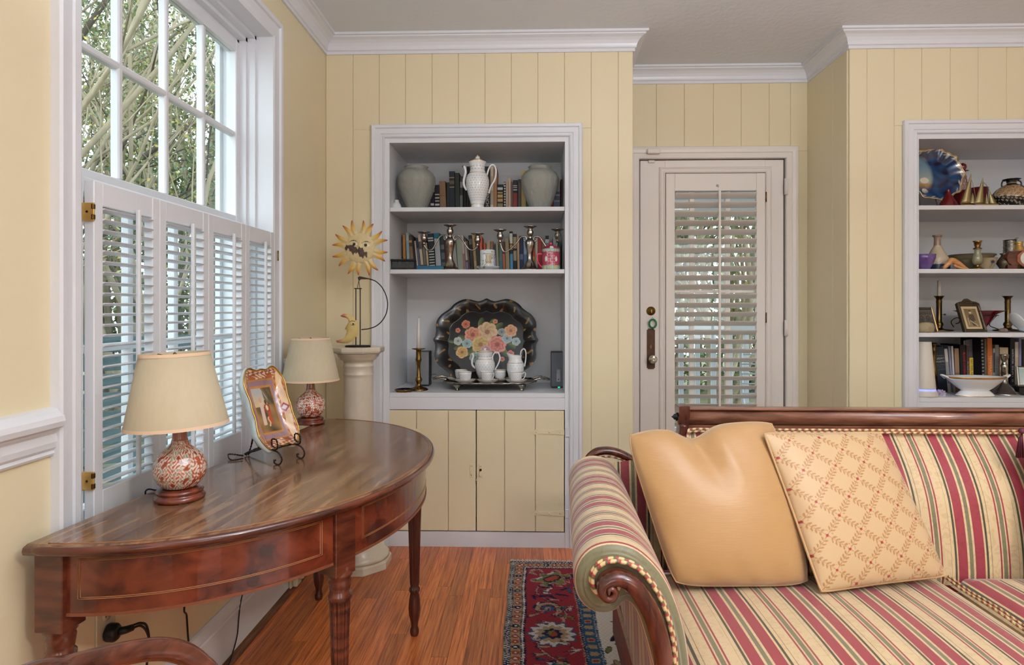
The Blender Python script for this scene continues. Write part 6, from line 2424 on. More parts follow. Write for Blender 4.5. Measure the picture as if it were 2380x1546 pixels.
MB().lathe(fine([(0, 0), (24 * k, 0), (25 * k, .008), (25 * k, kz(614)), (22 * k, kz(600)), (14 * k, kz(584)), (7.5 * k, kz(572)), (6.5 * k, kz(560)), (7 * k, kz(552)), (10 * k, kz(548.5)), (9 * k, kz(546.5)), (6 * k, kz(552))], 6), 56, colf=stone, rf=lambda a, z: 1 + (.04 * math.cos(5 * a) if z > kz(550) else 0)).build('vase_body', attr_mat('stoneware_glaze', .3, .5, .2), t)
y = 3.255
t = thing('carved_animal', 'orange carved wooden animal lying at the front of the second shelf', 'ornament', (wx(2222, y), y, RZ2))
k = y / 1500
kz = lambda py: wz(py, y, 2222) - RZ2
OW = wood_mat('orange_wood', S(176, 116, 66), S(196, 138, 86), S(210, 156, 104), .35, .2, 8, (2, 8, 8))
MB().tube(smooth_path([(-28 * k, 0, .006), (-22 * k, -.002, .020), (-12 * k, 0, kz(606)), (-4 * k, 0, kz(607)), (8 * k, 0, kz(615)), (20 * k, 0, kz(624)), (30 * k, 0, kz(629))], 5), [.005 + .009 * math.sin(math.pi * min(1, (i + 3) / 34)) for i in range(31)], 12).build('body', OW, t)
MB().tube(smooth_path([(-8 * k, -.010, .022), (-2 * k, -.016, .012), (10 * k, -.016, .006), (18 * k, -.012, .004)], 4), [.006, .007, .007, .006, .006, .006, .005, .005, .005, .004, .004, .004, .003], 8).build('foreleg', OW, t)
MB().tube([(-10 * k, 0, kz(607)), (-9 * k, 0, kz(602))], [.005, .002], 8).build('ear', OW, t)
MB().tube([(-27 * k, -.004, .006), (-31 * k, -.006, .004)], [.006, .003], 8).build('muzzle', OW, t)
BOWLG = mat('olive_pottery', S(142, 128, 100), .4, 0, .4, var=(14, S(122, 108, 82), (1, 1, 1), .25))
y = 3.42
t = thing('pottery_bowl', 'wide olive pottery bowl behind the onyx candlestick', 'bowl', (wx(2258, y), y, RZ2))
k = y / 1500
kz = lambda py: wz(py, y, 2258) - RZ2
MB().lathe([(0, 0), (24 * k, 0), (27 * k, .008), (38 * k, kz(604)), (45 * k, kz(595)), (46 * k, kz(593)), (44 * k, kz(594)), (26 * k, .014), (0, .012)], 48).build('bowl', BOWLG, t)
MB().lathe([(46.2 * k, kz(595)), (46.8 * k, kz(592.5)), (45 * k, kz(592))], 48, caps=False).build('rim', mat('brown_rim', S(96, 80, 62), .4), t)
y = 3.30
t = thing('palm_bowl', 'tan footed bowl painted with a blue palm flower', 'bowl', (wx(2290, y), y, RZ2))
k = y / 1500
kz = lambda py: wz(py, y, 2290) - RZ2
PR = [(0, 0), (12 * k, 0), (14 * k, .006), (20 * k, kz(613)), (23 * k, kz(601)), (24 * k, kz(600)), (22 * k, kz(602)), (14 * k, .012), (0, .01)]
MB().lathe(PR, 48).build('bowl', mat('tan_pottery', S(166, 146, 112), .35, 0, .5, .1), t)
q = MB()
fc = Vector((2 * k, -21.6 * k, kz(609.5)))
for j in range(7):
    a = j * 2 * math.pi / 7 + .2
    q.tube([fc, fc + Vector((math.cos(a) * .006, .0004, math.sin(a) * .006)), fc + Vector((math.cos(a) * .012, .001, math.sin(a) * .012))], [.002, .0026, .0008], 5, flat=.4)
q.tube([fc, fc + Vector((-.004, .004, -.016)), fc + Vector((-.009, .010, -.030))], .0008, 4)
q.build('palm_flower', mat('cobalt_brush', S(30, 48, 96), .3), t)
y = 3.245
ONYX = mat('green_onyx', S(150, 144, 112), .18, 0, .6, .3, var=(9, S(112, 110, 80), (2, 2, .6), .2))
t = thing('onyx_candlestick', 'green onyx and brass candlestick in front of the bowls', 'candlestick', (wx(2272, y), y, RZ2))
k = y / 1500
kz = lambda py: wz(py, y, 2272) - RZ2
MB().lathe([(0, 0), (13 * k, 0), (14 * k, .004), (6 * k, kz(622)), (4 * k, kz(618)), (5 * k, kz(616))], 32).build('foot', BRASS, t)
MB().lathe([(6 * k, kz(616)), (10 * k, kz(611)), (11 * k, kz(605)), (9 * k, kz(595)), (6 * k, kz(586)), (6.5 * k, kz(581)), (7 * k, kz(579))], 32).build('onyx_stem', ONYX, t)
MB().lathe([(9 * k, kz(579)), (9 * k, kz(577.5)), (5 * k, kz(575)), (6.5 * k, kz(570)), (7 * k, kz(564)), (10 * k, kz(560.5)), (9 * k, kz(560)), (5 * k, kz(566)), (0, kz(567))], 32).build('candle_cup', BRASS, t)
y = 3.42
t = thing('pewter_pitcher', 'engraved pewter cylinder pitcher near the right end of the second shelf', 'pitcher', (wx(2347, y), y, RZ2))
k = y / 1500
kz = lambda py: wz(py, y, 2347) - RZ2
PEW = mat('engraved_pewter', S(150, 146, 138), .28, 1.0, var=(70, S(90, 86, 80), (1, 1, 1), .12))
MB().lathe([(0, 0), (13 * k, 0), (13.5 * k, .01), (12.3 * k, kz(562)), (13 * k, kz(558)), (11.5 * k, kz(558)), (11 * k, .02)], 40).build('cylinder', PEW, t)
for pz in (565, 574, 583, 592):
    MB().lathe([(12.4 * k, kz(pz + 1)), (13.6 * k, kz(pz)), (12.4 * k, kz(pz - 1))], 40, caps=False).build('band', SILVER, t)
MB().prism([(8 * k, kz(558)), (18 * k, kz(552.5)), (12 * k, kz(562))], lambda a, c, d: (a, d, c), -.008, .008).build('lip', SILVER, t)
y = 3.31
t = thing('bronze_vase', 'dull bronze tapering vase left of the desk clock', 'vase', (wx(2334, y), y, RZ2))
k = y / 1500
kz = lambda py: wz(py, y, 2334) - RZ2
MB().lathe([(0, 0), (9 * k, 0), (10 * k, kz(622)), (15 * k, kz(613)), (14 * k, kz(607)), (8 * k, kz(598)), (5 * k, kz(594)), (9.5 * k, kz(589.5)), (8 * k, kz(589)), (4 * k, kz(594))], 36).build('vase_body', mat('dull_bronze', S(96, 84, 66), .4, .6), t)
y = 3.40
t = thing('brass_pot', 'small polished brass pot behind the desk clock', 'pot', (wx(2368, y), y, RZ2))
k = y / 1500
kz = lambda py: wz(py, y, 2368) - RZ2
MB().lathe([(0, 0), (14 * k, 0), (16 * k, kz(600)), (12 * k, kz(582)), (9 * k, kz(578)), (9.5 * k, kz(574)), (7 * k, kz(571)), (7 * k, kz(566)), (9 * k, kz(563)), (8 * k, kz(562.5)), (5 * k, kz(566))], 36).build('pot_body', BRIGHTBRASS, t)
y = 3.27
t = thing('desk_clock', 'reddish wooden desk clock with white dial at the right edge of the picture', 'clock', (wx(2380, y), y, RZ2))
k = y / 1500
kz = lambda py: wz(py, y, 2380) - RZ2
CW = wood_mat('clock_wood', S(70, 34, 26), S(92, 48, 38), S(110, 60, 46), .35, .3, 6, (2, 8, 8))
X_ = lambda p: wx(p, y) - wx(2380, y)
oc = [(X_(2340), kz(600)), (X_(2345), kz(588)), (X_(2360), kz(583)), (X_(2400), kz(583)), (X_(2412), kz(595)), (X_(2412), kz(608)), (X_(2400), kz(616)), (X_(2352), kz(616)), (X_(2344), kz(610))]
MB().prism(oc, lambda a, c, d: (a, d, c), 0, .05).build('case', CW, t)
MB().box(X_(2343), X_(2366), .002, .048, 0, kz(616)).build('foot', CW, t)
MB().box(X_(2388), X_(2410), .002, .048, 0, kz(616)).build('foot', CW, t)
pb = [(X_(2386) + 24 * k * math.cos(a), kz(601) + 20 * k * math.sin(a)) for a in [math.pi / 8 + j * math.pi / 4 for j in range(8)]]
MB().prism(pb, lambda a, c, d: (a, d, c), -.006, .001).build('bezel', wood_mat('bezel_wood', S(130, 70, 46), S(150, 86, 60), S(164, 100, 72), .3, .3), t)
MB().lathe([(16 * k, 0), (16 * k, .002), (14 * k, .004), (0, .0045)], 40).build('dial', mat('dial_white', S(216, 214, 204), .2, 0, .6), t, (X_(2386), -.006, kz(601)), (math.pi / 2, 0, 0))
q = MB()
q.box(-.001, .001, -.012, -.0112, 0, .022)
q.box(0, .016, -.012, -.0112, -.001, .001)
q.build('hands', BLACKP, t, (X_(2386), 0, kz(601)))

# ------------------------------------------------------------------ right bookcase: third shelf
OLDB = mat('old_brass', S(112, 90, 56), .32, 1.0, var=(20, S(78, 62, 38), (1, 1, 1), .25))


def push_stick(label, px, y, candle):
    t = thing('brass_push_candlestick', label, 'candlestick', (wx(px, y), y, RZ3), group='brass push-up candlesticks')
    zz = lambda py: wz(py, y, px) - RZ3
    k = y / 1500
    MB().lathe([(0, 0), (27 * k, 0), (29 * k, .004), (27 * k, .008), (9 * k, .013), (6.5 * k, .022), (9 * k, .034), (8 * k, .042), (5.5 * k, .050), (5.8 * k, zz(705)), (6.2 * k, zz(702)), (5.6 * k, zz(698)), (6.2 * k, zz(694)), (10 * k, zz(689)), (11 * k, zz(688)), (5.5 * k, zz(688))], 36).build('stem', OLDB, t)
    MB().tube([(5 * k, -.004, zz(731)), (10 * k, -.006, zz(731))], [.0014, .0014], 6).build('slide_rod', OLDB, t)
    MB().lathe([(0, -.005), (.004, -.004), (.006, 0), (.004, .004), (0, .005)], 14).build('slide_knob', OLDB, t, (11.5 * k, -.006, zz(731)))
    if candle:
        MB().tube([(0, 0, zz(689)), (0, 0, zz(652))], [4 * k, 3.4 * k], 14).build('candle', mat('candle_wax', S(222, 216, 206), .4), t)
        MB().tube([(0, 0, zz(652)), (0, 0, zz(649.5))], .0006, 5).build('wick', BLACKP, t)
    return t


push_stick('left brass push-up candlestick holding a white candle, third shelf', 2182.5, 3.43, True)
push_stick('right empty brass push-up candlestick on the third shelf', 2342, 3.43, False)


def frame(label, name, px, y, w, h, lean, yaw, border, mb, art, crest=False, gold_edge=False):
    t = thing(name, label, 'picture frame', (wx(px, y), y, RZ3 if name != 'small_frame' else RCNT), rot=(-lean, 0, yaw))
    MB().prism([(-w / 2, 0), (w / 2, 0), (w / 2, h), (-w / 2, h)], lambda a, c, d: (a, d, c), .002, .010).build('frame_board', mb, t)
    q = MB().sweep([(-w / 2 + border, border), (-w / 2 + border, h - border), (w / 2 - border, h - border), (w / 2 - border, border)], [(0, .001), (0, -.003), (-border * .4, -.006), (-border, -.004), (-border, .010)], lambda a, c, hh: (a, hh, c), closed=True)
    q.build('frame_moulding', mb, t)
    return t


MATB = mat('cream_mount', S(206, 182, 142), .6)
SEPIA = attr_mat('sepia_print', .5)


def print_panel(t, w, h, z0, fn, m=SEPIA, n=70):
    MB().grid(lambda u, v: ((u - .5) * w, .0006, z0 + v * h), n, n, smooth=False, colf=fn).build('print', m, t)


def soldier(u, v):
    """seated figure in dark uniform, sepia"""
    c = lerp(S(150, 126, 92), S(112, 92, 66), v * .6 + .2 * math.sin(u * 9))
    if (u - .47) ** 2 + ((v - .80) * 1.2) ** 2 < .010:
        c = S(206, 184, 146)
    if (u - .47) ** 2 + ((v - .87) * 1.6) ** 2 < .009 and v > .84:
        c = S(70, 56, 40)
    if abs(u - .5) < .20 + .15 * (.7 - v) and .34 < v < .70:
        c = S(62, 52, 42) if math.sin(u * 40) * math.sin(v * 50) < .6 else S(150, 130, 100)
    if abs(u - .52 - (v - .2) * -.5) < .13 and .06 < v < .36:
        c = S(78, 66, 52)
    if abs((v - .25) + (u - .5) * .55) < .035 and .3 < u < .85:
        c = S(196, 176, 140)
    if abs(u - .18) < .05 and .1 < v < .5:
        c = S(176, 154, 120)
    return c


def arches(u, v):
    c = S(206, 196, 174)
    k = (u * 3.2) % 1
    d = math.hypot((k - .5) * 1.1, max(0, v - .55) * 1.7)
    if abs(d - .36) < .05 and v > .3:
        c = S(92, 96, 104)
    if d < .2 and v > .32:
        c = S(120, 124, 130)
    if v < .3:
        c = lerp(S(96, 108, 110), S(140, 150, 140), .5 + .5 * math.sin(u * 14))
    if v > .86:
        c = S(176, 170, 156) if math.sin(u * 60) > 0 else S(110, 110, 110)
    return c


FRB = mat('old_bronze_frame', S(96, 84, 66), .4, .5, var=(40, S(70, 60, 46), (1, 1, 1), .25), bump=(90, .3))
y = 3.315
t = frame('bronze photograph frame with crest and sepia portrait on the third shelf', 'portrait_frame', 2268, y, .142, .150, .30, .0, .012, FRB, None)
t.rotation_euler = (-.30, -.0, .28)
MB().box(-.050, .050, -.0006, .002, .016, .134).build('mount', MATB, t)
print_panel(t, .078, .096, .026, soldier, n=60)
t.children[-1].location.y = -.0014
q = MB()
q.prism([(-.071, .150), (.071, .150), (.060, .157), (.030, .162), (.008, .176), (-.008, .176), (-.030, .162), (-.060, .157)], lambda a, c, d: (a, d, c), -.002, .008)
for j in range(9):
    q.lathe([(.0055, 0), (.003, .003), (0, .004)], 8, (j - 4) * .012, 0, 0)
q2 = q
cr_ = MB().prism([(-.071, .150), (.071, .150), (.060, .157), (.030, .162), (.008, .176), (-.008, .176), (-.030, .162), (-.060, .157)], lambda a, c, d: (a, d, c), -.002, .008).build('crest', FRB, t)
for j in range(9):
    MB().lathe([(.0052, 0), (.003, .003), (0, .004)], 10).build('crest_bead', OLDB, cr_, ((j - 4) * .0125, -.002, .155 + .010 * math.exp(-((j - 4) / 1.6) ** 2)), (math.pi / 2, 0, 0))
y = 3.30
t = frame('gilt-edged framed drawing of arches at the left of the third shelf', 'drawing_frame', 2152, y, .150, .128, .28, .30, .010, mat('dark_frame', S(66, 58, 52), .4), None)
print_panel(t, .128, .084, .018, arches)
t.children[-1].location.y = -.0016
MB().box(-.066, .066, -.0010, .002, .012, .116).build('mount', mat('grey_mount', S(86, 78, 70), .6), t)
MB().box(.068, .076, -.007, .010, 0, .128, .001).build('gilt_edge', GOLD, t)
y = 3.245
t = thing('pale_stone', 'rounded pale stone in front of the framed drawing', 'stone', (wx(2150, y), y, RZ3))
MB().lathe([(0, 0), (.034, 0), (.042, .006), (.044, .024), (.038, .042), (.022, .050), (0, .051)], 28, sy=.6, rf=lambda a, z: 1 + .07 * math.sin(3 * a + 1) + .03 * math.sin(7 * a + z * 80)).build('stone_body', mat('limestone', S(176, 158, 122), .8, var=(22, S(146, 128, 96), (1, 1, 1), .25), bump=(60, .5)), t)
# red bowl in a wire stand
y = 3.45
t = thing('red_glass_bowl', 'red glass bowl on scrolled iron stand behind the portrait frame', 'bowl', (wx(2275, y), y, RZ3))
k = y / 1500
kz = lambda py: wz(py, y, 2275) - RZ3
MB().lathe([(0, kz(765)), (12 * k, kz(764)), (22 * k, kz(748)), (34 * k, kz(730)), (48 * k, kz(723)), (50 * k, kz(721.5)), (46 * k, kz(722)), (30 * k, kz(732)), (0, kz(760))], 44).build('bowl', mat('red_glass', S(112, 8, 26), .1, 0, .6, .4), t)
MB().tube([(36 * k * math.cos(a), 36 * k * math.sin(a), kz(733)) for a in [2 * math.pi * i / 40 for i in range(40)]], .0022, 6, True).build('stand_ring', BLACKM, t)
for j, a in enumerate((3.3, -.2, 1.6)):
    ca, sa = math.cos(a), math.sin(a)
    W_ = lambda r, py: (r * k * ca, r * k * sa, kz(py))
    MB().tube(smooth_path([W_(36, 733), W_(24, 748), W_(22, 757), W_(34, 763), W_(42, 766)], 5), .0022, 6).build('stand_leg', BLACKM, t)
    if j == 0:
        MB().tube(smooth_path([W_(63, 760), W_(70, 748), W_(58, 739), W_(48, 741), W_(50, 750), W_(58, 752)], 6), .0022, 6).build('scroll', BLACKM, t)
y = 3.29
t = thing('pink_pebble', 'small rosy pebble at the foot of the right candlestick', 'stone', (wx(2333, y), y, RZ3))
MB().lathe([(0, 0), (.016, 0), (.020, .008), (.014, .018), (0, .021)], 18, rf=lambda a, z: 1 + .12 * math.sin(3 * a)).build('pebble', mat('rose_stone', S(128, 106, 94), .7, bump=(80, .4)), t)
y = 3.27
t = thing('china_cup_tilted', 'white china cup tipped against its saucer at the right end of the third shelf', 'cup', (wx(2374, y), y, RZ3))
MB().lathe(fine([(0, 0), (.020, 0), (.030, .008), (.044, .028), (.048, .046), (.047, .046), (.028, .010), (0, .008)]), 48, colf=lambda a, z, r: S(150, 130, 106) if z > .036 and math.sin(a * 9) > -.2 else S(214, 224, 230)).build('bowl', FLOR, t, (.012, 0, .004), (0, .35, 0))
MB().lathe([(0, 0), (.024, 0), (.046, .008), (.050, .011), (.030, .004), (0, .003)], 40).build('saucer', PORC, t, (-.030, -.002, .050), (0, 1.05, 0))

# ------------------------------------------------------------------ right bookcase: counter
y = 3.26
t = thing('white_air_device', 'white cone-shaped electric device with blue light at the left of the right counter', 'device', (wx(2146, y), y, RCNT))
k = y / 1500
kz = lambda py: wz(py, y, 2146) - RCNT
MB().lathe([(0, 0), (29 * k, 0), (29.5 * k, .004), (27 * k, kz(909)), (25 * k, kz(907))], 40).build('base', mat('cream_plastic', S(214, 204, 190), .4), t)
MB().lathe([(25 * k, kz(907)), (24 * k, kz(902.5))], 40, caps=False).build('light_ring', mat('blue_led', S(120, 120, 255), .3, emit=(S(110, 120, 255), 2.2)), t)
MB().lathe([(24.5 * k, kz(902.5)), (24.5 * k, kz(901)), (16 * k, kz(795)), (14.5 * k, kz(794)), (0, kz(794))], 40).build('cone', mat('cream_plastic', S(214, 204, 190), .4), t)
y = 3.34
t = thing('brass_vase', 'tall tarnished brass vase beside the white device', 'vase', (wx(2170, y), y, RCNT))
k = y / 1500
kz = lambda py: wz(py, y, 2170) - RCNT
MB().lathe([(0, 0), (13 * k, 0), (14 * k, .006), (9 * k, .03), (5 * k, kz(880)), (8.5 * k, kz(866)), (7 * k, kz(858)), (4.6 * k, kz(848)), (5.6 * k, kz(828)), (5 * k, kz(818)), (6 * k, kz(816)), (5 * k, kz(812)), (5 * k, kz(802)), (7.5 * k, kz(797)), (5 * k, kz(798))], 32).build('vase_body', OLDB, t)

rb = [
    (2182, 2203, 806, (34, 46, 58), 6, 'navy poetry anthology book', None, 'poems'),
    (2203.5, 2211, 811, (196, 192, 190), 5, 'white lettered', [(.2, .7, (150, 146, 148))], None),
    (2211.5, 2216, 805, (136, 136, 156), 4, 'grey lilac', None, None),
    (2216.5, 2221, 805, (200, 198, 204), 3, 'thin white', None, None),
    (2221.5, 2232, 810, (150, 120, 96), 2, 'tan leather', [(.28, .30, (96, 70, 52)), (.42, .44, (96, 70, 52))], None),
    (2232.5, 2238, 802, (22, 20, 24), 1, 'plain black', None, None),
    (2238.5, 2247, 802, (28, 24, 28), 1.5, 'black book with red lettering', None, ('BLOOD COVENANT', (206, 40, 44), .56, .84, 'v')),
    (2247.5, 2254, 803, (66, 52, 54), 1, 'plum brown', None, ('No Shade in the City', (170, 150, 150), .45, .8, 'v')),
    (2254.5, 2263.5, 832, (214, 178, 66), 1, 'short yellow', [(.12, .5, (200, 70, 46))], ('EAT THIS, NOT THAT', (40, 36, 26), .56, .84, 'v')),
    (2284, 2289.5, 787, (30, 30, 32), 2, 'spiral-bound black', [(j / 16 + .01, j / 16 + .03, (150, 150, 150)) for j in range(16)], None),
    (2290, 2295.5, 788, (106, 92, 78), 1, 'thin brown folder-like', None, None),
    (2296.5, 2308, 786.5, (206, 110, 54), 1, 'orange', None, ('TEMPERATE CITY', (226, 190, 120), .40, .62, 'v')),
    (2308.5, 2312.5, 810, (176, 170, 168), 0, 'thin white and red', [(.05, .35, (170, 50, 60)), (.45, .9, (60, 66, 76))], None),
    (2313, 2322, 802, (130, 130, 126), 0, 'grey', None, ('WHO IS JESUS?', (76, 78, 80), .55, .72, 'v')),
    (2324, 2344, 808, (196, 178, 152), 0, 'wide cream', [(.72, .82, (150, 116, 84))], None),
    (2348, 2359, 787, (24, 26, 32), 0, 'black lettered', None, ('NORTH STAR   VOLUME 2   US', (206, 206, 206), .50, .66, 'v')),
    (2359.5, 2367.5, 795, (196, 188, 182), 0, 'white and beige', [(.3, .7, (190, 166, 138))], None),
    (2368, 2374.5, 787, (130, 128, 158), 0, 'lilac', None, None),
    (2376, 2392, 790, (28, 26, 32), 0, 'thick black', None, None)]
for j, (a, b_, pt, c, ln, nm, deco, tx) in enumerate(rb):
    nm = nm if 'book' in nm else nm + ' book'
    yy = 3.40
    o = book('%s, %s from the left on the right counter' % (nm, ORD[j]), 'books on the right counter', a, b_, pt, RCNT, yy, c, ln, deco, tx if tx != 'poems' else None, .16)
    if tx == 'poems':
        w = (wx(b_, yy) - wx(a, yy)) * .97
        h = .235
        for s_, sz, zf, cc in (('A Treasury of', .0085, .80, (150, 150, 140)), ('GREAT', .0150, .735, (196, 196, 184)), ('POEMS', .0135, .665, (190, 190, 178)), ('English and American', .0052, .60, (140, 140, 132)), ('from Chaucer to the', .0048, .565, (120, 120, 114)), ('present day', .0048, .535, (120, 120, 114)), ('Louis Untermeyer', .0056, .495, (150, 150, 142))):
            obj('title', text_mesh(s_, sz, ink(cc)), o, (w / 2, -.0011, h * zf), (math.pi / 2, 0, 0))
t = thing('grey_portfolio', 'large lilac-grey portfolio leaning behind the yellow book', 'portfolio', (wx(2262, 3.47), 3.47, RCNT), rot=(-.0, -.06, .55))
MB().box(-.055, .055, 0, .006, 0, .272, .001).build('cover', mat('lilac_board', S(140, 132, 142), .6, var=(10, S(120, 112, 122), (1, 1, 1), .3)), t)
MB().box(-.053, .054, .006, .014, .002, .268).build('sheets', PAGES, t)
# white footed bowl with twig handles
y = 3.265
t = thing('footed_china_bowl', 'white oval china bowl with gilt rim and twig handles on the right counter', 'bowl', (wx(2266, y), y, RCNT))
k = y / 1500
kz = lambda py: wz(py, y, 2266) - RCNT
MB().lathe([(0, 0), (43 * k, 0), (43 * k, .004), (34 * k, kz(910)), (30 * k, kz(907)), (42 * k, kz(899)), (56 * k, kz(887)), (66 * k, kz(877)), (67 * k, kz(875)), (64 * k, kz(875.5)), (50 * k, kz(888)), (0, kz(900))], 64, sy=.55).build('bowl', PORC, t)
MB().lathe([(66.4 * k, kz(878)), (67.6 * k, kz(876)), (66.8 * k, kz(874.6)), (64 * k, kz(875))], 64, sy=.55, caps=False).build('gilt_rim', GOLD, t)
MB().lathe([(43.3 * k, .0012), (43.6 * k, .0026), (43.2 * k, .004)], 48, sy=.55, caps=False).build('gilt_foot', GOLD, t)
for sg in (-1, 1):
    hq = MB().tube(smooth_path([(sg * 44 * k, -.034, kz(882)), (sg * 56 * k, -.022, kz(881)), (sg * 72 * k, -.012, kz(873)), (sg * 76 * k, 0, kz(872)), (sg * 70 * k, .012, kz(875)), (sg * 62 * k, .02, kz(880))], 5), .005, 8).build('twig_handle', PORC, t)
    for dx_, py_ in ((53, 879.5), (47, 884), (43, 880)):
        MB().tube([(sg * dx_ * k, -.030, kz(881)), (sg * (dx_ - 5) * k, -.034, kz(py_))], [.0022, .001], 6).build('leaf', mat('dark_enamel', S(60, 64, 76), .3), hq)
y = 3.26
t = thing('amethyst_cluster', 'small amethyst crystal cluster between the device and the china bowl', 'crystal', (wx(2186, y), y, RCNT))
q = MB()
AMC = mat('amethyst', S(140, 124, 158), .3, 0, .6, var=(40, S(196, 184, 196), (1, 1, 1), .2))
rr = random.Random(3)
q.lathe([(0, 0), (.026, 0), (.024, .012), (.012, .024), (0, .028)], 12, sy=.7, smooth=False, rf=lambda a, z: 1 + .2 * math.sin(4 * a + z * 90))
q.build('matrix', AMC, t)
for j in range(22):
    a, e_ = rr.uniform(0, 6.28), rr.uniform(.3, 1.4)
    d = Vector((math.cos(a) * math.cos(e_), math.sin(a) * math.cos(e_) * .7, math.sin(e_)))
    p0 = Vector((d.x * .014, d.y * .012, .006 + d.z * .010))
    MB().tube([p0, p0 + d * .012, p0 + d * .018], [.005, .0048, .0004], 6).build('crystal_point', AMC, t)
y = 3.335
t = thing('silver_candlestick', 'turned silver candlestick behind the china bowl', 'candlestick', (wx(2334, y), y, RCNT))
k = y / 1500
kz = lambda py: wz(py, y, 2334) - RCNT
SIL2 = mat('polished_silver', S(196, 194, 190), .14, 1.0, var=(16, S(150, 148, 144), (1, 1, 1), .3))
MB().lathe([(0, 0), (32 * k, 0), (33 * k, .003), (30 * k, .008), (16 * k, kz(898)), (9 * k, kz(892)), (5 * k, kz(884)), (5 * k, kz(876)), (7.5 * k, kz(868)), (6 * k, kz(856)), (7.5 * k, kz(850)), (6 * k, kz(847)), (3.5 * k, kz(842)), (5 * k, kz(838)), (8.5 * k, kz(832)), (9 * k, kz(826)), (9.8 * k, kz(824)), (7 * k, kz(824)), (6 * k, kz(830)), (0, kz(831))], 40).build('stem', SIL2, t)
y = 3.30
t = frame('small silver-edged picture frame at the right edge of the counter', 'small_frame', 2390, y, .085, .100, .25, -.35, .008, SIL2, None)
print_panel(t, .066, .08, .010, lambda u, v: lerp(S(196, 206, 200), S(150, 170, 160), v), n=8)
t.children[-1].location.y = -.001
t.location.z = RCNT + .045
t2 = thing('black_box', 'small black box under the silver picture frame', 'box', (wx(2388, y), y - .01, RCNT))
MB().box(-.045, .045, 0, .08, 0, .040, .003).build('box_body', BLACKP, t2)
MB().box(-.046, .046, -.001, .081, .040, .0445, .002).build('lid', BLACKP, t2)
# ------------------------------------------------------------------ outdoors
GRASS = mat('garden_ground', S(92, 100, 66), .9, var=(3, S(120, 108, 80), (1, 1, 1), .3))
struct(MB().box(-26, XL - .2, -12, 26, -.9, -.7).build('ground', GRASS))
struct(MB().box(XL - .2, 14, YR + .12, 26, -.95, -.72).build('ground_rear', GRASS))
LEAFM = [mat('leaf_%d' % i, S(*c), .55, 0, .4) for i, c in enumerate(((120, 130, 82), (150, 150, 90), (96, 114, 76), (184, 164, 84), (108, 130, 98)))]
BARK = mat('smooth_bark', S(170, 156, 130), .8, var=(7, S(136, 124, 102), (3, 3, .5), .25), bump=(20, .4, (3, 3, .4)))
BARKD = mat('dark_bark', S(92, 82, 68), .8, var=(7, S(70, 62, 52), (3, 3, .5), .25), bump=(20, .4, (3, 3, .4)))


def leaf_mesh(spots, m, rr, s0, s1):
    q = MB()
    vs, fs = [], []
    for p in spots:
        s_ = rr.uniform(s0, s1)
        a, e_ = rr.uniform(0, 6.283), rr.uniform(-1.2, 1.2)
        d1 = Vector((math.cos(a) * math.cos(e_), math.sin(a) * math.cos(e_), math.sin(e_)))
        d2 = d1.cross(Vector((rr.uniform(-1, 1), rr.uniform(-1, 1), rr.uniform(-1, 1)))).normalized()
        n = len(vs)
        vs += [p, p + d1 * s_ * .5 + d2 * s_ * .28, p + d1 * s_, p + d1 * s_ * .5 - d2 * s_ * .28]
        fs.append((n, n + 1, n + 2, n + 3))
    q.v = [tuple(v) for v in vs]
    q.f = fs
    q.sm = [False] * len(fs)
    return q


def tree(label, base, height, seed, spread, stems, leafn, lm, bark, thick=.06, lsize=(.035, .065), grp='crape myrtles outside the window'):
    rr = random.Random(seed)
    t = thing('garden_tree', label, 'tree', base, group=grp)
    q = MB()
    tips = []

    def grow(p, d, L, r, lev):
        pts, rad = [p.copy()], [r]
        n = 6 if lev < 2 else 4
        for i in range(n):
            d = (d + Vector((rr.uniform(-.22, .22), rr.uniform(-.22, .22), rr.uniform(-.08, .14)))).normalized()
            p = p + d * (L / n)
            pts.append(p.copy())
            rad.append(r * (1 - .55 * (i + 1) / n))
            if lev > 0:
                tips.append(p.copy())
            if lev < 3 and i > 0 and rr.random() < (.75 if lev < 2 else .6):
                a = rr.uniform(0, 6.283)
                nd = (d + Vector((math.cos(a), math.sin(a), rr.uniform(-.1, .5))) * rr.uniform(.5, .95)).normalized()
                grow(p.copy(), nd, L * rr.uniform(.42, .62), rad[-1] * .62, lev + 1)
        q.tube(pts, rad, 7 if lev < 2 else 4)
    for k in range(stems):
        a = rr.uniform(0, 6.283)
        grow(Vector((rr.uniform(-.18, .18), rr.uniform(-.18, .18), 0)), Vector((math.cos(a) * spread, math.sin(a) * spread, 1)).normalized(), height * rr.uniform(.8, 1.05), thick * rr.uniform(.7, 1.2), 0)
    q.build('trunk', bark, t)
    groups = [[] for _ in lm]
    for _ in range(leafn):
        p = rr.choice(tips)
        groups[rr.randrange(len(lm))].append(p + Vector((rr.gauss(0, .16), rr.gauss(0, .16), rr.gauss(0, .16))))
    for g, m in zip(groups, lm):
        stuff(leaf_mesh(g, m, rr, *lsize).build('foliage', m, t))
    return t


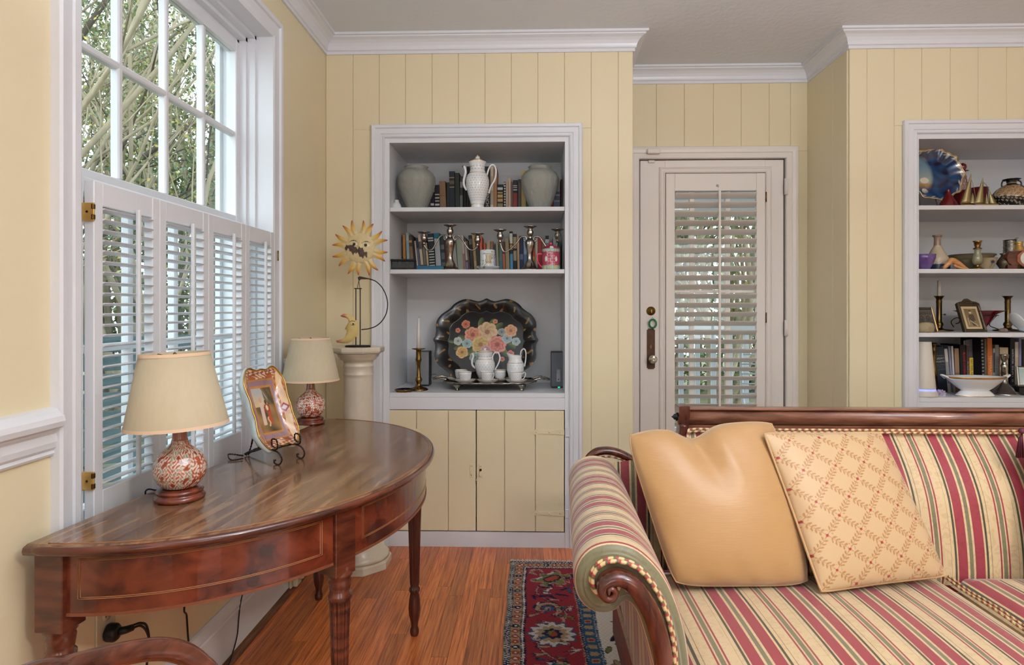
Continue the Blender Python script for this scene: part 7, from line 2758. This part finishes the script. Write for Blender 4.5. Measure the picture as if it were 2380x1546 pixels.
tree('multi-stemmed pale tree closest to the side window', (-2.75, 3.55, -.7), 5.2, 5, .34, 7, 7000, [LEAFM[0], LEAFM[1], LEAFM[3]], BARK, .030, (.022, .042))
tree('leaning pale tree behind the left panes of the side window', (-3.9, 3.5, -.7), 5.6, 8, .38, 7, 7500, [LEAFM[0], LEAFM[1]], BARK, .032, (.022, .042))
tree('pale tree seen through the right panes of the side window', (-2.9, 5.6, -.7), 5.6, 12, .30, 7, 7000, [LEAFM[1], LEAFM[3], LEAFM[0]], BARK, .032, (.022, .042))
tree('dark-barked tree crossing the middle panes', (-4.3, 5.6, -.7), 6.2, 21, .30, 5, 8000, [LEAFM[0], LEAFM[2]], BARKD, .030, (.022, .042))
tree('shady tree deep in the garden left of centre', (-6.2, 5.0, -.7), 7.0, 31, .3, 7, 11000, [LEAFM[2], LEAFM[0], LEAFM[4]], BARKD, .05, (.05, .09), 'background trees')
tree('shady tree deep in the garden at centre', (-5.2, 8.4, -.7), 7.0, 37, .3, 7, 11000, [LEAFM[2], LEAFM[1], LEAFM[4]], BARK, .05, (.05, .09), 'background trees')
tree('tall shady tree far behind the right panes', (-3.9, 10.2, -.7), 7.5, 41, .3, 7, 11000, [LEAFM[2], LEAFM[0], LEAFM[1]], BARKD, .05, (.05, .09), 'background trees')
tree('bushy tree at the far left of the garden view', (-7.6, 7.4, -.7), 7.4, 43, .3, 7, 11000, [LEAFM[2], LEAFM[0], LEAFM[4]], BARK, .05, (.05, .10), 'background trees')

SIDING = mat('white_siding', S(222, 226, 228), .5)
# white porch corner right outside the window and a slatted garden screen
t = thing('porch_screen', 'white boarded porch screen outside the far shutter leaves', 'screen', (-1.23, 3.10, -.7))
for k in range(9):
    MB().box(-.26, 0, 0, .018, .05 + k * .245, .05 + k * .245 + .238, .002).build('board', SIDING, t)
MB().box(-.30, -.25, -.02, .04, 0, 2.26, .004).build('post', SIDING, t)
TEAL = mat('blue_grey_fence_paint', S(62, 86, 92), .6)
t = thing('garden_fence', 'blue-grey slatted garden fence seen between the shutter louvers', 'fence', (-5.0, 2.2, -.7), rz=.62)
for k in range(14):
    MB().box(-2.6, 4.2, 0, .02, .12 + k * .115, .12 + k * .115 + .095, .003).build('slat', TEAL, t)
for k in range(5):
    MB().box(-2.6 + k * 1.65, -2.52 + k * 1.65, -.04, .06, 0, 1.80, .006).build('post', SIDING, t)

def hedge(label, x0, x1, y0, y1, z1, n, seed, lm, s0, s1, grp):
    rr = random.Random(seed)
    t = thing('garden_hedge', label, 'hedge', ((x0 + x1) / 2, (y0 + y1) / 2, -.7), group=grp)
    cx, cy = (x0 + x1) / 2, (y0 + y1) / 2
    hx, hy = (x1 - x0) / 2, (y1 - y0) / 2
    gs = [[] for _ in lm]
    for _ in range(n):
        z = rr.random() * (z1 + .7)
        x, y = rr.uniform(-hx, hx), rr.uniform(-hy, hy)
        top = (z1 + .7) * (.72 + .28 * math.sin(x * 1.3 + seed) * math.sin(y * 1.1 + 1))
        if z < top:
            gs[rr.randrange(len(lm))].append(Vector((x, y, z)))
    for g, m in zip(gs, lm):
        stuff(leaf_mesh(g, m, rr, s0, s1).build('foliage', m, t))
    q = MB()
    for k in range(46):
        x, y = rr.uniform(-hx, hx), rr.uniform(-hy - .6, hy)
        q.tube([(x, y, 0), (x + rr.uniform(-.25, .25), y, z1 * .35), (x + rr.uniform(-.5, .5), y, z1 * .65), (x + rr.uniform(-.7, .7), y, z1 * .95)], [.075, .06, .045, .02], 6)
    stuff(q.build('stems', BARK, t))
    return t


hedge('tall leafy hedge closing the garden behind the trees', -10.5, -8.6, 3.0, 12.5, 6.5, 15000, 3, [LEAFM[2], LEAFM[0], LEAFM[4]], .10, .18, 'garden hedges')
hedge('tall leafy hedge at the end of the side garden', -9.0, -2.2, 12.6, 14.0, 9.0, 36000, 6, [LEAFM[2], LEAFM[0], LEAFM[1]], .10, .18, 'garden hedges')
hedge('dense green hedge beyond the rear porch', -.5, 7.5, 14.2, 15.6, 4.6, 13000, 9, [LEAFM[4], LEAFM[2], LEAFM[0]], .10, .2, 'garden hedges')
# rear porch behind the garden door
PW = mat('porch_white', S(216, 220, 228), .5)
struct(MB().box(-.6, 3.2, YR + .12, YR + 2.3, -.10, -.02).build('floor_porch', mat('porch_boards', S(120, 124, 130), .6)))
struct(MB().box(-.6, 3.2, YR + .12, YR + 2.35, 2.20, 2.30).build('ceiling_porch', mat('porch_ceiling_blue', S(150, 158, 176), .6)))
struct(MB().box(-.6, 3.2, YR + 2.12, YR + 2.28, 2.06, 2.22).build('trim_porch_beam', PW))
t = thing('porch_railing', 'white porch railing with balusters seen through the door louvers', 'railing', (0, YR + 2.2, 0))
MB().box(-.6, 3.2, -.03, .03, .98, 1.03, .005).build('top_rail', PW, t)
MB().box(-.6, 3.2, -.02, .02, .06, .11, .004).build('bottom_rail', PW, t)
for k in range(26):
    MB().box(-.55 + k * .145, -.51 + k * .145, -.02, .02, .11, .98, .003).build('baluster', PW, t)
t = thing('porch_post', 'white square porch post behind the railing', 'post', (2.28, YR + 2.2, 0))
MB().box(-.06, .06, -.06, .06, 0, 2.2, .01).build('shaft', PW, t)
MB().box(-.075, .075, -.075, .075, 0, .16, .01).build('base', PW, t)
tree('leafy tree beyond the rear porch, left half of the door', (1.2, 9.5, -.7), 5.0, 51, .35, 6, 11000, [LEAFM[4], LEAFM[2], LEAFM[0]], BARK, .06, (.07, .13), 'trees behind the porch')
tree('leafy tree beyond the rear porch, right half of the door', (3.0, 10.5, -.7), 5.4, 57, .35, 6, 11000, [LEAFM[4], LEAFM[2], LEAFM[1]], BARK, .06, (.07, .13), 'trees behind the porch')
tree('low spreading tree far behind the porch', (2.0, 13.5, -.7), 5.6, 59, .4, 7, 5600, [LEAFM[2], LEAFM[4]], BARKD, .06, (.09, .16), 'trees behind the porch')
t = thing('white_patio_chair', 'white metal patio chair on the rear porch', 'chair', (1.95, YR + 1.5, -.02))
for sx in (-.2, .2):
    MB().tube(smooth_path([(sx, -.2, 0), (sx, -.2, .42), (sx, .2, .42), (sx, .26, .88)], 4), .014, 8).build('side_frame', PW, t)
    MB().tube([(sx, .2, .42), (sx, .2, 0)], .014, 8).build('leg', PW, t)
for k in range(6):
    MB().tube([(-.2, -.18 + k * .075, .42), (.2, -.18 + k * .075, .42)], .006, 6).build('seat_bar', PW, t)
for k in range(5):
    MB().tube([(-.2, .21 + k * .012, .50 + k * .08), (.2, .21 + k * .012, .50 + k * .08)], .006, 6).build('back_bar', PW, t)
# ------------------------------------------------------------------ outlets and cords on the left wall
IVORY = mat('ivory_plate', S(206, 194, 166), .4)


def on_wall(px, py):
    a = (px - 1190) / 1500
    r = (-_s + a * _c, _c + a * _s, -(py - 715) / 1500)
    k = XL / r[0]
    return (XL, r[1] * k, H + r[2] * k)


ox, oy, oz = on_wall(243, 1448)
t = thing('wall_outlet', 'ivory duplex outlet low on the wall under the table', 'outlet', (XL, oy, oz))
MB().box(0, .005, -.036, .036, -.060, .060, .003).build('cover_plate', IVORY, t)
for dz in (-.021, .021):
    q = MB().lathe([(.0165, 0), (.0165, .002), (0, .0022)], 24)
    so = q.build('socket', mat('ivory_socket', S(196, 184, 156), .4), t, (.005, 0, dz), (0, math.pi / 2, 0))
    for dy in (-.006, .006):
        MB().box(.0015, .0028, dy - .001, dy + .001, -.006, .004).build('slot', BLACKP, so, (0, 0, 0), (0, -math.pi / 2, 0))
t2 = thing('black_plug', 'black power plug with double cord in the ivory outlet', 'plug', (XL + .0085, oy, oz - .023))
q = MB()
q.lathe([(0, 0), (.020, 0), (.0215, .004), (.0215, .018), (.017, .024), (.008, .026)], 28)
po_ = q.build('plug_body', BLACKP, t2, (0, 0, 0), (0, math.pi / 2, 0))
MB().tube([(.022, .004, 0), (.034, .016, -.001), (.042, .030, -.002)], [.010, .009, .008], 10).build('strain_relief', BLACKP, t2)
for k, dz in enumerate((.003, -.004)):
    MB().tube(smooth_path([(.042, .030, dz), (.052, .046, dz - .002), (.058, .062, -.022 + dz * 2), (.056, .074, -.07), (.04, .085, -.16), (.03, .10, -.26 - oz * .1)], 6), .003, 6).build('cord', CORDM, t2)
p1, p2 = on_wall(398, 1400), on_wall(427, 1470)
q = MB().tube(smooth_path([(XL + .10, p1[1] - .02, TZ - .15), (XL + .04, p1[1] + .0, p1[2]), (XL + .02, on_wall(418, 1430)[1], on_wall(418, 1430)[2]), (XL + .012, p2[1], p2[2]), (XL + .02, p2[1] - .01, p2[2] - .05), (XL + .03, p2[1] - .05, .12), (XL + .05, p2[1] - .06, .02)], 6), .0028, 6)
tag(q.build('hanging_cord', CORDM), 'black cord hanging from the table and curving towards the wall outlet', 'cord')
p3, p4 = on_wall(552, 1374), on_wall(520, 1530)
q = MB().tube(smooth_path([(XL + .12, p3[1] - .02, TZ - .15), (XL + .02, p3[1], p3[2]), (XL + .022, on_wall(541, 1430)[1], on_wall(541, 1430)[2]), (XL + .022, on_wall(536, 1480)[1], on_wall(536, 1480)[2]), (XL + .03, p4[1] - .02, p4[2]), (XL + .045, p4[1] - .10, .01), (XL + .05, p4[1] - .2, .008)], 6), .0022, 6)
tag(q.build('thin_hanging_cord', CORDM), 'thin black cord hanging in front of the white baseboard', 'cord')
px0 = on_wall(672, 1370)
t = thing('baseboard_outlet', 'ivory surface outlet box with adapter on the baseboard near the corner', 'outlet', (XL + .018, 2.70, .052))
MB().box(0, .008, -.040, .050, -.052, .048, .003).build('cover_plate', IVORY, t)
MB().box(.008, .030, -.025, .030, -.035, .030, .005).build('adapter', IVORY, t)
MB().tube([(.03, .004, .0), (.044, .008, .004)], [.014, .012], 12).build('plug', mat('cream_plastic', S(214, 204, 190), .4), t)
